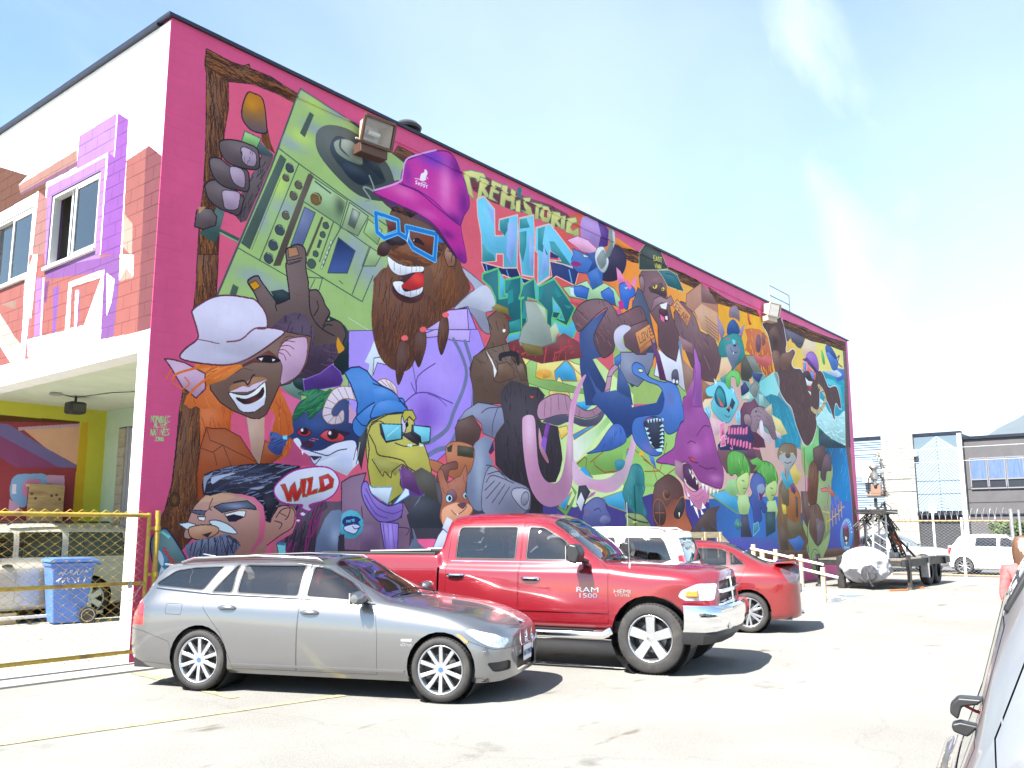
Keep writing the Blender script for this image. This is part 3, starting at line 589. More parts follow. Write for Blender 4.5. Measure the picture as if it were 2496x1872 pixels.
F|120.70.42|90|36|-0.30,0.95|1.5|0.5
F|70.40.34|90|39|-0.20,0.98|1.3|0.4
P|110.64.40|1|533,242 37,-18 33,13 13,43 -13,33 -31,22 -20,-41 -3,-33
F|134.80.44|30|36|-0.21,0.98|1.9|0.2
F|84.48.36|20|35|-0.10,0.99|1.3|0.2
P|84.50.36|1|453,163 54,-7 62,10 13,29 -31,45 -43,1 -64,3 -14,-14 24,-32
F|130.80.44|40|25|1.00,0.01|1.3|0.5
P|104.60.40|1|439,250 42,-29 51,1 19,18 -30,16 -51,3 -28,-4
F|146.88.46|24|26|0.99,-0.11|1.5|0.2
P|60.36.36|1|408,253 8,-15 16,-8 9,6 -8,19 -16,6
P|92.54.40|1|405,304 27,-25 18,45 52,2 33,-20 28,17 13,20 -49,35 -32,23 -14,11 -36,27 -17,-12 -22,-23 -7,-28 2,-42
F|126.74.42|90|33|-0.16,0.99|1.5|0.25
F|66.38.34|90|35|-0.16,0.99|1.2|0.25
P|74.44.38|1|469,405 20,3 4,19 -11,27 -17,32 -8,-39 4,-23
L|40.24.30|1|1|1.0|469,405 20,3 4,19 -11,27 -17,32 -8,-39 4,-23
F|120.72.44|16|23|-0.02,1.00|1.0|0.15
P|226.100.100|0|488,397 -1,2 -1,2 -3,1 -2,1 -3,1 -3,0 -3,-1 -1,-1 -1,-2 1,-2 1,-2 3,-1 2,-1 3,-1 3,0 2,1 2,1
P|74.44.38|1|506,384 24,-8 4,23 -6,23 -13,25 -12,-22 -1,-25
L|40.24.30|1|1|1.0|506,384 24,-8 4,23 -6,23 -13,25 -12,-22 -1,-25
F|120.72.44|16|24|-0.03,1.00|1.0|0.15
P|226.100.100|0|535,373 -1,2 -2,2 -2,1 -3,1 -3,1 -3,0 -2,-1 -2,-1 0,-2 0,-2 2,-2 2,-1 3,-1 3,-1 3,0 2,1 2,1
P|74.44.38|1|573,343 17,-3 4,27 -8,28 -12,20 -10,-25 3,-28
L|40.24.30|1|1|1.1|573,343 17,-3 4,27 -8,28 -12,20 -10,-25 3,-28
F|120.72.44|16|25|-0.03,1.00|1.1|0.15
P|226.100.100|0|595,334 -1,2 -1,1 -3,2 -3,1 -3,1 -3,0 -3,-1 -2,-1 0,-2 0,-2 2,-2 3,-1 3,-2 3,0 3,0 3,1 1,1
P|58.26.34|1|433,257 23,10 29,-3 36,-8 2,35 -1,16 -21,17 -17,6 -24,-6 -14,-12 11,-15 14,-8 -29,-10
P|186.44.48|1|486,288 17,-15 20,-4 0,27 -13,9 -21,2 -20,-2
S|226.70.64|0.8|509,281|18|11
P|226.228.236|1|433,257 20,6 29,1 40,-9 0,10 -25,8 -26,11 -17,1 -15,-8
L|60.40.50|1|1|1.0|433,257 20,6 29,1 40,-9 0,10 -25,8 -26,11 -17,1 -15,-8
P|222.224.236|1|447,303 16,-7 11,1 -5,8 8,7 12,-3 21,-8 13,-7 -4,13 -21,12 -15,2 -23,-3
L|60.40.50|1|1|1.0|447,303 16,-7 11,1 -5,8 8,7 12,-3 21,-8 13,-7 -4,13 -21,12 -15,2 -23,-3
L|130.120.140|1|0|0.7|450,265 0,14
L|130.120.140|1|0|0.7|465,268 0,14
L|130.120.140|1|0|0.8|479,266 0,14
L|130.120.140|1|0|0.8|494,260 0,14
L|130.120.140|1|0|0.8|506,256 -1,15
L|130.120.140|1|0|0.8|515,253 -1,15
L|130.120.140|1|0|0.7|463,306 0,10
L|130.120.140|1|0|0.7|477,312 0,10
L|130.120.140|1|0|0.8|492,309 0,10
L|130.120.140|1|0|0.8|507,303 -1,10
L|130.120.140|1|0|0.8|516,299 -1,10
P|74.34.38|1|443,315 20,8 21,3 26,-12 15,-10 -3,12 -18,12 -23,5 -23,-4
P|42.28.36|1|425,221 13,-8 22,-4 12,6 6,7 -11,7 -12,1 -11,5 -14,-3
S|70.54.66|0.8|446,219|12|6
P|150.104.84|1|579,215 10,-17 16,1 5,10 -1,22 -10,6 -10,0
L|50.30.30|1|1|1.7|579,215 10,-17 16,1 5,10 -1,22 -10,6 -10,0
L|70.44.40|1|0|1.9|589,208 13,1 -3,19
P|96.44.38|0|426,190 31,-6 -1,24 -13,5 -11,-9
P|96.46.36|0|486,191 71,-5 -9,45 -40,-3 -18,-9
S|130.60.36|0.9|535,194|19|14
P|40.22.28|1|496,211 12,-8 12,4 6,6 -15,1
P|220.200.214|1|496,211 9,-5 -2,7
P|40.20.26|0|507,209 0,2 -1,1 -1,1 -1,1 -2,1 -1,0 -1,-1 -1,-1 0,-2 0,-1 1,-2 1,-1 1,-1 2,0 1,0 1,0 1,2
P|220.190.210|0|455,206 0,1 0,1 -1,1 -1,1 -1,0 -1,0 -1,0 0,-1 -1,-1 1,-1 0,-1 1,-1 1,-1 1,0 1,0 0,0 1,1
L|110.184.232|0|1|10.8|403,185 54,-1 2,21 -35,20 -17,-6
L|110.184.232|0|1|11.5|479,190 79,-7 -5,52 -57,-9 -14,-14
L|110.184.232|0|0|11.1|459,207 19,4
L|40.116.190|0|1|7.4|403,185 54,-1 2,21 -35,20 -17,-6
L|40.116.190|0|1|7.8|479,190 79,-7 -5,52 -57,-9 -14,-14
L|40.116.190|0|0|7.6|459,207 19,4
P|40.116.190|0|563,186 19,5 -3,3 -17,4
L|206.226.240|0|0|2.0|486,196 -5,21
L|110.184.232|0|1|1.5|408,188 46,-1 1,19 -30,15 -14,-5
L|110.184.232|0|1|1.6|486,194 66,-5 -4,40 -49,-7 -12,-13
P|60.30.62|1|407,149 52,0 60,4 63,26 34,38 -14,-6 -52,-35 -43,-8 -68,-1
P|38.22.34|0|439,165 26,-14 42,5 -18,14 -24,-2 -23,2
F|100.60.40|20|14|0.95,0.32|1.3|0.35
G|190.58.148|176.44.138|517,75|551,203|1|398,148 37,-25 29,-16 85,12 59,23 17,4 3,14 14,44 -1,15 -15,1 -27,-20 -43,-32 -49,-12 -51,-3 -48,-3
L|92.28.110|1|1|2.1|398,148 37,-25 29,-16 85,12 59,23 17,4 3,14 14,44 -1,15 -15,1 -27,-20 -43,-32 -49,-12 -51,-3 -48,-3
S|214.110.176|0.8|467,125|37|13
S|96.24.112|0.8|626,215|21|19
S|96.24.112|0.7|589,175|20|9
S|206.96.168|0.7|531,149|29|9
G|188.60.150|190.60.150|346,67|346,67|1|464,108 8,-40 5,-7 39,-25 38,-20 36,-10 20,10 14,20 14,20 10,21 2,24 -15,23 -10,22 -10,-2 -27,-9 -39,-16 -43,-8
L|100.30.116|1|1|2.5|464,108 8,-40 5,-7 39,-25 38,-20 36,-10 20,10 14,20 14,20 10,21 2,24 -15,23 -10,22 -10,-2 -27,-9 -39,-16 -43,-8
S|110.60.180|0.9|548,33|57|19
S|216.120.184|0.9|581,79|20|47
S|100.28.120|0.85|635,100|18|39
S|100.28.120|0.8|613,30|18|22
S|84.24.110|0.8|608,142|24|14
S|110.40.140|0.6|478,88|12|22
L|206.160.210|1|0|3.1|399,144 59,-34 8,-16 8,-32 30,-21 50,-27
L|92.26.110|1|0|2.7|458,113 48,0 43,13 42,13 25,7
P|226.216.232|1|523,64 6,0 2,6 -5,9 2,3 -6,5 -5,1 -6,1 3,-13 8,-6
L|226.216.232|1|0|1.3|498,90 12,-2 10,2 8,0
L|226.216.232|1|0|1.6|527,77 5,2
L|226.216.232|0|0|1.6|504,93 -3,1 -1,2 4,1 0,1 -4,2
L|226.216.232|0|0|1.6|507,100 2,-6 2,5
L|226.216.232|0|0|1.6|507,98 3,-1
L|226.216.232|0|0|1.6|518,93 -4,1 -1,2 4,0 0,2 -4,2
L|226.216.232|0|0|1.6|525,93 -4,1 -1,2 4,0 0,2 -4,2
L|226.216.232|0|0|1.6|527,94 2,2 2,-3
L|226.216.232|0|0|1.6|529,96 0,3
P|96.76.74|1|149,368 8,-10 10,-4 5,6 15,14 14,13 2,4 21,-12 2,-8 -9,-45 2,-5 -3,-20 7,-7 15,-9 14,3 4,17 0,15 6,22 2,13 16,-3 12,11 6,11 10,11 -6,15 16,-5 15,3 8,11 2,9 -4,9 -9,25 -18,20 -46,28 -34,-11 -34,-31 -13,-35 -22,-39
L|34.28.40|1|1|2.3|149,368 8,-10 10,-4 5,6 15,14 14,13 2,4 21,-12 2,-8 -9,-45 2,-5 -3,-20 7,-7 15,-9 14,3 4,17 0,15 6,22 2,13 16,-3 12,11 6,11 10,11 -6,15 16,-5 15,3 8,11 2,9 -4,9 -9,25 -18,20 -46,28 -34,-11 -34,-31 -13,-35 -22,-39
P|166.118.90|0|220,296 16,-6 6,12 -20,9
L|34.28.40|0|1|1.0|220,296 16,-6 6,12 -20,9
P|196.136.30|0|152,370 11,-8 9,7 -11,9
L|34.28.40|0|1|1.0|152,370 11,-8 9,7 -11,9
P|200.140.40|1|326,423 8,9 7,7 -4,6 -10,5 -3,-13
P|66.48.70|0|196,429 23,-23 20,-9 22,1 13,19 5,12 -4,16 47,-11 6,15 -12,21 -50,31 -29,2 27,-56 6,-16 -50,3
F|96.78.96|20|29|1.00,-0.02|1.0|0.3
F|44.30.54|20|21|-0.16,0.99|1.2|0.3
L|34.28.40|1|0|2.3|264,357 3,29 9,17 17,12 26,7
L|34.28.40|1|0|1.9|281,371 3,11 -9,14
L|34.28.40|1|0|1.9|293,415 9,-9 12,-1
L|34.28.40|1|0|1.9|307,386 -12,23
L|34.28.40|1|0|1.8|204,402 -3,-9 8,-7 18,-8
L|34.28.40|1|0|1.2|219,317 29,-12
L|34.28.40|1|0|1.0|221,321 26,-12
L|34.28.40|1|0|1.0|222,323 22,-11
P|72.40.116|0|259,504 32,-15 25,-19 18,11 6,13 -5,10 -57,15 -16,1
L|140.100.190|0|1|1.5|259,504 32,-15 25,-19 18,11 6,13 -5,10 -57,15 -16,1
P|204.84.130|0|193,634 -1,-21 25,-86 40,10 -14,33 34,45 23,22 -108,8
P|196.94.42|1|97,499 -21,27 -2,20 -14,5 -1,12 7,7 14,-6 5,21 0,38 20,3 23,-15 0,-37 59,-17 21,9 -7,29 -5,25 -3,14 23,1 17,-10 10,-23 0,-32 -14,-26 -14,-20 -14,-22
F|150.66.34|50|29|0.25,0.97|0.9|0.4
F|226.130.60|30|29|0.25,0.97|0.7|0.4
L|206.104.48|1|0|2.1|75,564 23,10 13,-3 -3,-14 -11,0
L|160.70.36|1|0|1.0|203,542 22,17 10,33 -5,26 -29,12
L|160.70.36|1|0|1.0|207,536 10,27 3,30
P|190.90.42|0|81,569 50,-9 3,51 -29,15 -20,-3
F|150.66.34|20|25|0.16,0.99|0.9|0.3
P|104.84.82|0|127,562 30,11 6,22 5,20 9,20 8,5 5,-20 0,-54 -31,-6
P|186.150.132|0|158,573 32,-3 1,50 -6,22 -7,-3 -8,-14 -3,-13
P|148.66.32|0|85,624 8,-30 10,1 20,-2 26,10 30,35 4,5 -98,56 -3,-39
L|76.34.28|0|1|1.4|85,624 8,-30 10,1 20,-2 26,10 30,35 4,5 -98,56 -3,-39
P|148.68.34|0|192,605 17,7 15,13 -24,18 -15,0
L|76.34.28|0|1|1.0|192,605 17,7 15,13 -24,18 -15,0
L|90.40.28|0|0|1.1|93,595 7,17 19,5 58,21
L|90.40.28|0|0|1.1|86,624 19,5 16,-12 15,29
L|90.40.28|0|0|0.9|107,629 6,18
P|112.84.74|0|91,511 37,-17 59,-42 33,-20 52,-1 -5,35 -2,9 -11,20 -21,18 -19,6 -12,27 -9,19 -12,8 -14,1 -35,-9 -19,-9 -17,-17 -2,-13
L|60.34.40|0|1|1.7|91,511 37,-17 59,-42 33,-20 52,-1 -5,35 -2,9 -11,20 -21,18 -19,6 -12,27 -9,19 -12,8 -14,1 -35,-9 -19,-9 -17,-17 -2,-13
P|196.156.186|1|221,447 31,-12 12,3 -1,32 -13,26 -19,14 -15,5 2,-27 -9,-17
L|70.40.50|1|1|1.2|221,447 31,-12 12,3 -1,32 -13,26 -19,14 -15,5 2,-27 -9,-17
L|92.40.50|1|0|1.2|213,452 12,-6 16,-1
L|92.40.50|1|0|1.2|212,457 16,-4 11,4
L|92.40.50|1|0|1.2|211,463 11,-2 11,8
L|92.40.50|1|0|1.2|211,467 9,2 5,8
L|92.40.50|1|0|1.2|217,446 10,-8 14,0
P|96.46.44|0|146,496 46,-30 17,8 -10,11 -35,5 -16,9
P|24.18.26|1|170,482 12,-6 17,-2 16,5 -14,6 -19,1
P|226.220.230|0|174,482 9,-3 -3,6
P|226.220.230|0|199,479 6,0 -5,4
P|30.22.30|1|95,510 15,-7 15,-2 -15,11 -11,3
P|220.214.226|0|102,509 11,-4 -5,6
P|206.108.46|0|71,505 23,-1 50,-9 4,3 -28,23 -24,11 -21,11 -11,3 2,-27
F|230.140.64|20|28|0.87,-0.50|0.9|0.2
F|160.72.36|16|28|0.87,-0.50|0.7|0.2
P|150.104.74|1|130,528 24,-8 15,-9 19,-1 2,5 -30,14 -29,9
L|34.28.40|1|0|2.2|134,524 16,-5 8,5 7,-14 4,-2
L|80.54.52|1|0|0.9|135,510 14,-9 16,1
P|206.186.210|0|127,539 23,-12 10,1 6,-5 23,-10 -1,8 -30,14
P|226.234.240|1|126,540 21,1 17,-5 22,-19 3,2 2,15 -3,15 -12,12 -16,5 -14,-2 -8,-9
L|40.24.30|1|1|1.3|126,540 21,1 17,-5 22,-19 3,2 2,15 -3,15 -12,12 -16,5 -14,-2 -8,-9
P|48.24.30|1|139,545 16,1 20,-10 10,-12 1,13 -15,12 -16,5 -12,-3
S|110.50.50|0.8|171,546|12|7
P|206.204.222|0|137,548 19,8 27,-10 8,-10 -3,15 -16,12 -20,3
P|196.158.188|0|23,505 11,-1 20,2 32,11 2,22 -14,15 -22,-13 -18,-24
L|84.44.54|0|1|2.1|23,505 11,-1 20,2 32,11 2,22 -14,15 -22,-13 -18,-24
L|206.104.48|1|0|3.2|37,532 6,-9 35,-14 38,-8
L|206.104.48|1|0|2.2|27,533 7,-14
L|206.104.48|1|0|2.0|37,536 15,7 10,-8 -7,-8
L|206.104.48|1|0|3.7|58,564 8,-18 23,-21 39,-23
P|204.197.220|1|61,428 19,-17 19,-11 23,-6 27,-2 16,1 18,16 4,22 -17,5 20,-5 30,1 -18,18 -22,18 -26,18 -31,13 -38,4 -38,-2 6,-15 18,-17 -2,-15 -7,-17
L|92.44.62|1|1|2.5|61,428 19,-17 19,-11 23,-6 27,-2 16,1 18,16 4,22 -17,5 20,-5 30,1 -18,18 -22,18 -26,18 -31,13 -38,4 -38,-2 6,-15 18,-17 -2,-15 -7,-17
S|190.186.206|0.7|115,488|41|7
S|214.208.230|0.9|124,428|40|19
L|110.60.80|1|0|2.3|187,432 -22,5 -23,21 -23,7
L|110.60.80|1|0|1.4|71,469 35,1
L|140.190.120|0|0|1.3|9,594 0,-8 4,8 -1,-8
L|140.190.120|0|0|1.3|13,586 3,0 0,7 -3,0 0,-7
L|140.190.120|0|0|1.3|17,593 0,-8 2,5 0,-5 1,8
L|140.190.120|0|0|1.3|21,593 1,-8 2,7
L|140.190.120|0|0|1.3|22,590 1,0
L|140.190.120|0|0|1.3|24,585 3,1 1,5 -3,1 -1,-7
L|140.190.120|0|0|1.3|30,584 0,8
L|140.190.120|0|0|1.3|36,584 -3,0 0,8 3,-1
L|140.190.120|0|0|1.3|14,601 1,-7 2,7
L|140.190.120|0|0|1.3|14,599 2,-1
L|140.190.120|0|0|1.3|17,594 1,7 3,-1
L|140.190.120|0|0|1.3|21,594 3,-1
L|140.190.120|0|0|1.3|23,593 0,7
L|140.190.120|0|0|1.3|28,593 -3,0 0,7 3,0
L|140.190.120|0|0|1.3|25,597 3,-1
L|140.190.120|0|0|1.3|29,600 0,-7 3,1 -3,2 3,3
L|140.190.120|0|0|1.3|10,612 0,-8 3,8 0,-8
L|140.190.120|0|0|1.3|14,612 1,-9 2,9
L|140.190.120|0|0|1.3|14,609 2,0
L|140.190.120|0|0|1.3|17,603 3,0
L|140.190.120|0|0|1.3|19,603 0,8
L|140.190.120|0|0|1.3|23,603 0,8
L|140.190.120|0|0|1.3|25,603 2,8 1,-9
L|140.190.120|0|0|1.3|32,602 -3,0 0,9 3,-1
L|140.190.120|0|0|1.3|29,606 2,0
L|140.190.120|0|0|1.3|36,602 -3,0 0,2 3,3 0,2 -3,1
L|140.190.120|0|0|1.3|16,619 0,0
L|140.190.120|0|0|1.3|18,614 3,0 0,5 -3,0 0,-5
L|140.190.120|0|0|1.3|22,619 0,-5 3,1 -3,1 3,2
L|140.190.120|0|0|1.3|28,614 -2,0 0,4 3,0 0,-2 -2,0
P|40.56.106|1|238,597 -5,-1 11,-8 -3,-18 10,-28 22,-12 46,-13 33,10 18,31 9,34 -12,16 -44,3 -46,4 -19,-6
S|60.90.150|0.7|286,571|28|11
P|48.68.130|1|201,592 13,0 13,5 11,-1 -4,5 -4,8 7,5 -9,-3 -4,11 -10,4 -16,-10 4,-10
F|30.44.96|10|14|-0.78,0.63|1.2|0.35
P|110.200.226|0|224,596 8,-2 1,7 -8,0
P|206.210.230|1|245,599 8,-2 7,8 -2,7 14,3 27,-2 28,-13 34,-8 11,6 -2,22 -12,20 -34,3 -37,-7 -10,-12 -16,-8 -14,-12
P|206.212.232|0|287,634 75,-25 8,26 -16,16 -44,-13 -14,-1
S|170.180.210|0.7|348,625|22|11
L|44.50.90|1|0|1.7|277,615 23,4 14,1 19,-9 19,-4
P|226.232.240|0|260,616 5,2 -2,5
P|50.40.70|0|277,623 23,0 -14,7
L|44.50.90|1|0|1.4|277,624 10,12 13,-13
P|170.40.56|1|251,587 8,-6 14,1 5,5 -9,6 -14,-1
L|40.26.50|1|1|1.4|251,587 8,-6 14,1 5,5 -9,6 -14,-1
P|40.20.30|0|273,585 -1,2 -1,1 -2,2 -2,1 -3,0 -3,0 -2,-2 -1,-1 -1,-2 1,-2 1,-2 2,-2 2,0 3,-1 3,1 2,1 1,2
P|230.220.230|0|263,584 0,0 0,1 -1,1 -1,0 -1,0 -1,0 0,0 -1,-1 0,-1 0,-1 0,-1 1,0 1,-1 1,0 1,0 0,1 1,1
P|196.60.72|1|296,589 14,-10 21,2 15,6 -4,8 -24,3 -15,-4
L|40.26.50|1|1|1.5|296,589 14,-10 21,2 15,6 -4,8 -24,3 -15,-4
P|40.18.28|0|334,584 -1,3 -2,3 -3,2 -4,1 -4,1 -3,-1 -4,-2 -2,-2 0,-3 0,-3 2,-3 3,-2 4,-1 4,-1 3,1 4,2 2,2
P|230.210.220|0|319,583 0,2 -1,1 -1,1 0,0 -1,0 -1,0 -1,-1 -1,-1 0,-1 0,-1 1,-1 0,-1 1,-1 1,0 1,1 1,0 1,1
P|40.26.50|0|307,578 27,-1 27,3 -15,7 -15,-7
P|60.30.50|1|260,603 14,-3 11,5 -9,6 -12,-3
L|220.100.110|1|0|1.0|280,595 12,1
L|220.100.110|1|0|1.0|276,598 11,1
P|36.110.70|1|241,568 8,-22 19,-16 -18,-3 18,-8 16,-4 21,2 9,-5 10,8 -14,11 -13,15 -9,7 -14,12 -5,-12 -17,11
L|24.50.50|1|1|1.0|241,568 8,-22 19,-16 -18,-3 18,-8 16,-4 21,2 9,-5 10,8 -14,11 -13,15 -9,7 -14,12 -5,-12 -17,11
F|20.70.60|20|27|-0.86,0.51|1.2|0.3
F|60.150.80|14|23|-0.86,0.51|1.2|0.3
P|196.150.180|0|354,530 16,16 -7,18 -8,-1
P|214.200.214|1|389,516 -3,-11 -23,-2 -25,1 -19,9 -13,19 -7,21 8,13 14,3 20,-5 4,-10 -3,-11 -7,5 -5,6 -9,1 -3,-7 7,-11 14,-11 20,-3 25,4
L|130.80.56|1|1|1.3|389,516 -3,-11 -23,-2 -25,1 -19,9 -13,19 -7,21 8,13 14,3 20,-5 4,-10 -3,-11 -7,5 -5,6 -9,1 -3,-7 7,-11 14,-11 20,-3 25,4
L|140.92.66|1|0|1.1|308,530 17,5
L|140.92.66|1|0|1.1|302,543 18,1
L|140.92.66|1|0|1.1|302,557 17,-5
L|140.92.66|1|0|1.1|312,567 11,-11
L|140.92.66|1|0|1.1|326,569 2,-14
L|140.92.66|1|0|1.1|341,564 -8,-12
L|140.92.66|1|0|1.1|317,517 15,12
L|140.92.66|1|0|1.1|329,509 13,16
L|140.92.66|1|0|1.1|343,505 11,18
L|140.92.66|1|0|1.1|358,503 8,20
L|140.92.66|1|0|1.1|373,504 4,20
P|214.200.214|1|416,488 11,-8 16,0 17,10 2,15 -21,-10
L|150.90.60|1|1|1.4|416,488 11,-8 16,0 17,10 2,15 -21,-10
L|160.100.70|1|0|1.2|424,483 14,8
L|160.100.70|1|0|1.2|435,481 14,13
L|160.100.70|1|0|1.2|446,484 11,15
P|60.120.196|0|342,480 14,-10 18,-4 18,5 13,12 22,9 25,6 8,11 18,8 14,13 -14,6 -36,5 -32,14 -36,5 -3,-19 2,-12 -16,-30
L|26.36.80|0|1|2.5|342,480 14,-10 18,-4 18,5 13,12 22,9 25,6 8,11 18,8 14,13 -14,6 -36,5 -32,14 -36,5 -3,-19 2,-12 -16,-30
P|66.126.202|1|370,552 25,-20 26,-13 32,-7 26,-2 1,27 -45,3 -32,13 -19,31 -18,-6 -3,-14
L|26.36.80|1|1|2.1|370,552 25,-20 26,-13 32,-7 26,-2 1,27 -45,3 -32,13 -19,31 -18,-6 -3,-14
L|26.36.80|1|0|1.8|370,554 13,10 13,1
P|66.126.202|1|412,527 21,-11 25,-3 25,6 5,12 -30,5 -35,10 -21,4
L|26.36.80|1|1|2.1|412,527 21,-11 25,-3 25,6 5,12 -30,5 -35,10 -21,4
P|66.126.202|0|406,501 26,-9 25,11 15,11 -39,2 -21,11
L|26.36.80|1|0|2.1|406,491 26,3 25,7 15,13 14,11
P|166.160.74|0|391,570 13,-15 31,-14 45,-7 6,54 -4,41 -16,41 -13,28 -46,-34 -12,-50
L|44.44.40|0|1|1.6|391,570 13,-15 31,-14 45,-7 6,54 -4,41 -16,41 -13,28 -46,-34 -12,-50
P|206.210.226|0|367,608 13,0 3,17 -17,14 -1,-15
L|34.28.40|1|0|1.3|389,580 -15,20 -7,24
L|34.28.40|1|0|1.3|391,583 -11,25 -7,23
P|180.172.80|0|396,580 10,-22 35,-17 41,-7 23,12 9,27 19,15 13,25 6,19 -5,22 -20,23 -4,-27 -43,-25 -3,13 -3,22 11,13 -39,22 -40,-30 -8,-31 3,-31
L|44.44.40|0|1|2.2|396,580 10,-22 35,-17 41,-7 23,12 9,27 19,15 13,25 6,19 -5,22 -20,23 -4,-27 -43,-25 -3,13 -3,22 11,13 -39,22 -40,-30 -8,-31 3,-31
S|150.146.66|0.8|430,633|21|32
S|196.186.90|0.8|487,602|30|16
P|150.146.70|0|408,618 36,3 25,2 8,7 -14,17 -12,-7 -7,8 -7,-10 -11,5
L|44.44.40|1|0|2.2|400,579 14,18 8,15 32,3 26,4 12,10 27,10
L|44.44.40|1|0|1.8|408,621 18,20 8,7 3,-8 15,10 3,-11 22,-14
P|40.34.44|0|475,573 23,-7 27,3 -7,20 -16,-4
P|196.190.210|1|476,538 17,-6 -3,13 -7,25 -8,-8
L|34.28.40|1|1|1.9|476,538 17,-6 -3,13 -7,25 -8,-8
P|20.20.26|0|492,554 0,2 -1,1 -1,1 -1,1 -1,0 -2,0 -1,-1 0,-2 -1,-1 1,-2 0,-2 1,-1 1,0 2,-1 1,1 1,1 1,1
P|180.172.80|0|476,538 6,-9 19,-2 10,13 -6,6 -11,-7 -12,12
L|44.44.40|0|1|2.0|476,538 6,-9 19,-2 10,13 -6,6 -11,-7 -12,12
P|30.34.48|0|422,558 55,-4 2,27 -40,10 -13,-14
P|110.196.216|0|428,559 46,-3 1,24 -36,7
L|180.226.236|1|0|1.6|442,579 26,-19
P|30.34.48|0|500,553 49,-1 -1,28 -26,5 -24,-14
P|116.200.218|0|505,555 42,0 -2,24 -19,4 -3,-11 -17,-7
L|44.44.40|1|0|2.0|461,589 26,4 43,-7 15,-4
P|200.226.236|0|491,589 11,-1 0,5 -11,0
P|200.226.236|0|520,587 10,-1 0,4 -10,1
L|44.44.40|1|0|1.8|400,566 20,-12 15,4
P|44.44.50|0|376,589 20,-22 -1,26 -7,29 -3,18 -11,-22
L|196.206.220|1|0|1.5|380,594 -6,29 -6,13
P|126.96.124|0|343,662 19,-10 33,-8 -6,19 40,53 50,2 3,-29 16,21 4,24 -3,43 -146,-6 -8,-46
L|60.40.64|0|1|2.1|343,662 19,-10 33,-8 -6,19 40,53 50,2 3,-29 16,21 4,24 -3,43 -146,-6 -8,-46
P|98.60.140|0|470,633 33,7 40,37 -27,3 -34,-7
P|110.82.116|0|388,727 41,7 1,39 -44,-1
L|60.40.64|1|0|1.7|387,701 4,33 -9,13
L|60.40.64|1|0|1.9|472,734 26,3 -7,11
P|206.220.236|0|397,660 13,8 46,-2 -10,29 -43,-19
L|90.150.206|0|1|1.5|397,660 13,8 46,-2 -10,29 -43,-19
P|206.220.236|0|457,698 40,-20 -4,-19 -11,14 -15,16
L|90.150.206|0|1|1.6|457,698 40,-20 -4,-19 -11,14 -15,16
P|136.110.196|1|389,661 10,-1 11,20 36,18 29,-6 7,5 -5,19 -20,8 -32,0 -28,-25 -11,-23
L|60.40.96|1|1|2.1|389,661 10,-1 11,20 36,18 29,-6 7,5 -5,19 -20,8 -32,0 -28,-25 -11,-23
P|136.110.196|0|429,725 43,3 -1,48 -30,-3
L|60.40.96|0|1|2.1|429,725 43,3 -1,48 -30,-3
L|84.60.140|1|0|1.8|396,671 25,30 36,10 22,-6
L|84.60.140|1|0|1.8|393,681 25,30 28,8
L|84.60.140|1|0|1.8|436,729 8,42
L|84.60.140|1|0|1.8|447,729 6,44
L|84.60.140|1|0|1.8|457,729 7,44
S|170.146.220|0.6|454,750|7|23
P|90.104.130|0|498,710 29,-33 10,-3 -28,33 -15,6 8,13 19,35 32,20 -61,-4 18,-24
L|40.44.60|1|0|1.9|499,713 21,-22 11,-17
P|74.170.190|0|392,730 -1,8 -5,7 -7,5 -8,3 -10,0 -9,-3 -7,-5 -5,-7 -2,-8 2,-8 4,-7 7,-5 9,-3 9,0 9,2 7,6 6,7
P|34.44.110|1|347,724 9,-7 20,0 10,5 -5,4 3,4 -13,-2 -19,4
P|200.206.226|1|352,733 22,-4 11,4 -4,5 -7,7 -12,-2 -10,-4
L|34.44.110|1|1|1.5|352,733 22,-4 11,4 -4,5 -7,7 -12,-2 -10,-4
L|110.200.206|0|0|0.9|356,727 0,-4 3,1 -2,1 2,2
L|110.200.206|0|0|0.9|360,723 0,3 2,0 0,-3
L|110.200.206|0|0|0.9|365,723 -1,-1 -1,1 2,1 0,1 -2,1
L|110.200.206|0|0|0.9|366,722 3,0
L|110.200.206|0|0|0.9|368,722 0,3
L|110.200.206|0|0|0.9|370,721 2,0 0,4 -2,0 0,-4
L|34.44.110|1|0|1.5|369,733 5,4 10,-2
P|66.56.72|0|256,695 24,-8 29,-1 8,17 -13,9 -8,27 -3,36 -53,-1 -6,-26 14,-26
F|34.30.46|40|36|-0.28,0.96|1.4|0.2
F|130.40.100|18|36|-0.28,0.96|2.8|0.15
P|100.120.150|0|311,721 13,-13 17,-2 5,4 -7,64 -46,1 3,-23
S|150.170.196|0.8|333,748|14|18
P|44.44.58|0|340,748 12,-3 1,28 -14,3
P|120.200.206|0|220,756 17,2 1,18 -21,-1
P|60.110.150|0|220,756 17,2 -1,4 -16,-2
P|176.130.116|1|77,713 8,-12 16,-14 22,-4 23,3 24,1 16,6 13,14 16,-1 21,-5 16,5 3,19 -8,16 -25,14 -3,27 -79,-2 -39,-30 -32,0 2,-19
L|60.36.46|1|1|1.3|77,713 8,-12 16,-14 22,-4 23,3 24,1 16,6 13,14 16,-1 21,-5 16,5 3,19 -8,16 -25,14 -3,27 -79,-2 -39,-30 -32,0 2,-19
P|206.98.130|0|144,688 25,-2 17,5 11,16 3,20 -3,26 -19,20 -6,3 17,-28 0,-34 -15,-19
P|206.98.130|0|205,756 23,-8 21,-11 5,-31 2,21 -7,17 -29,14 -7,20 -13,-2
P|196.156.130|1|84,705 17,-15 22,-3 23,4 -22,7 -30,2
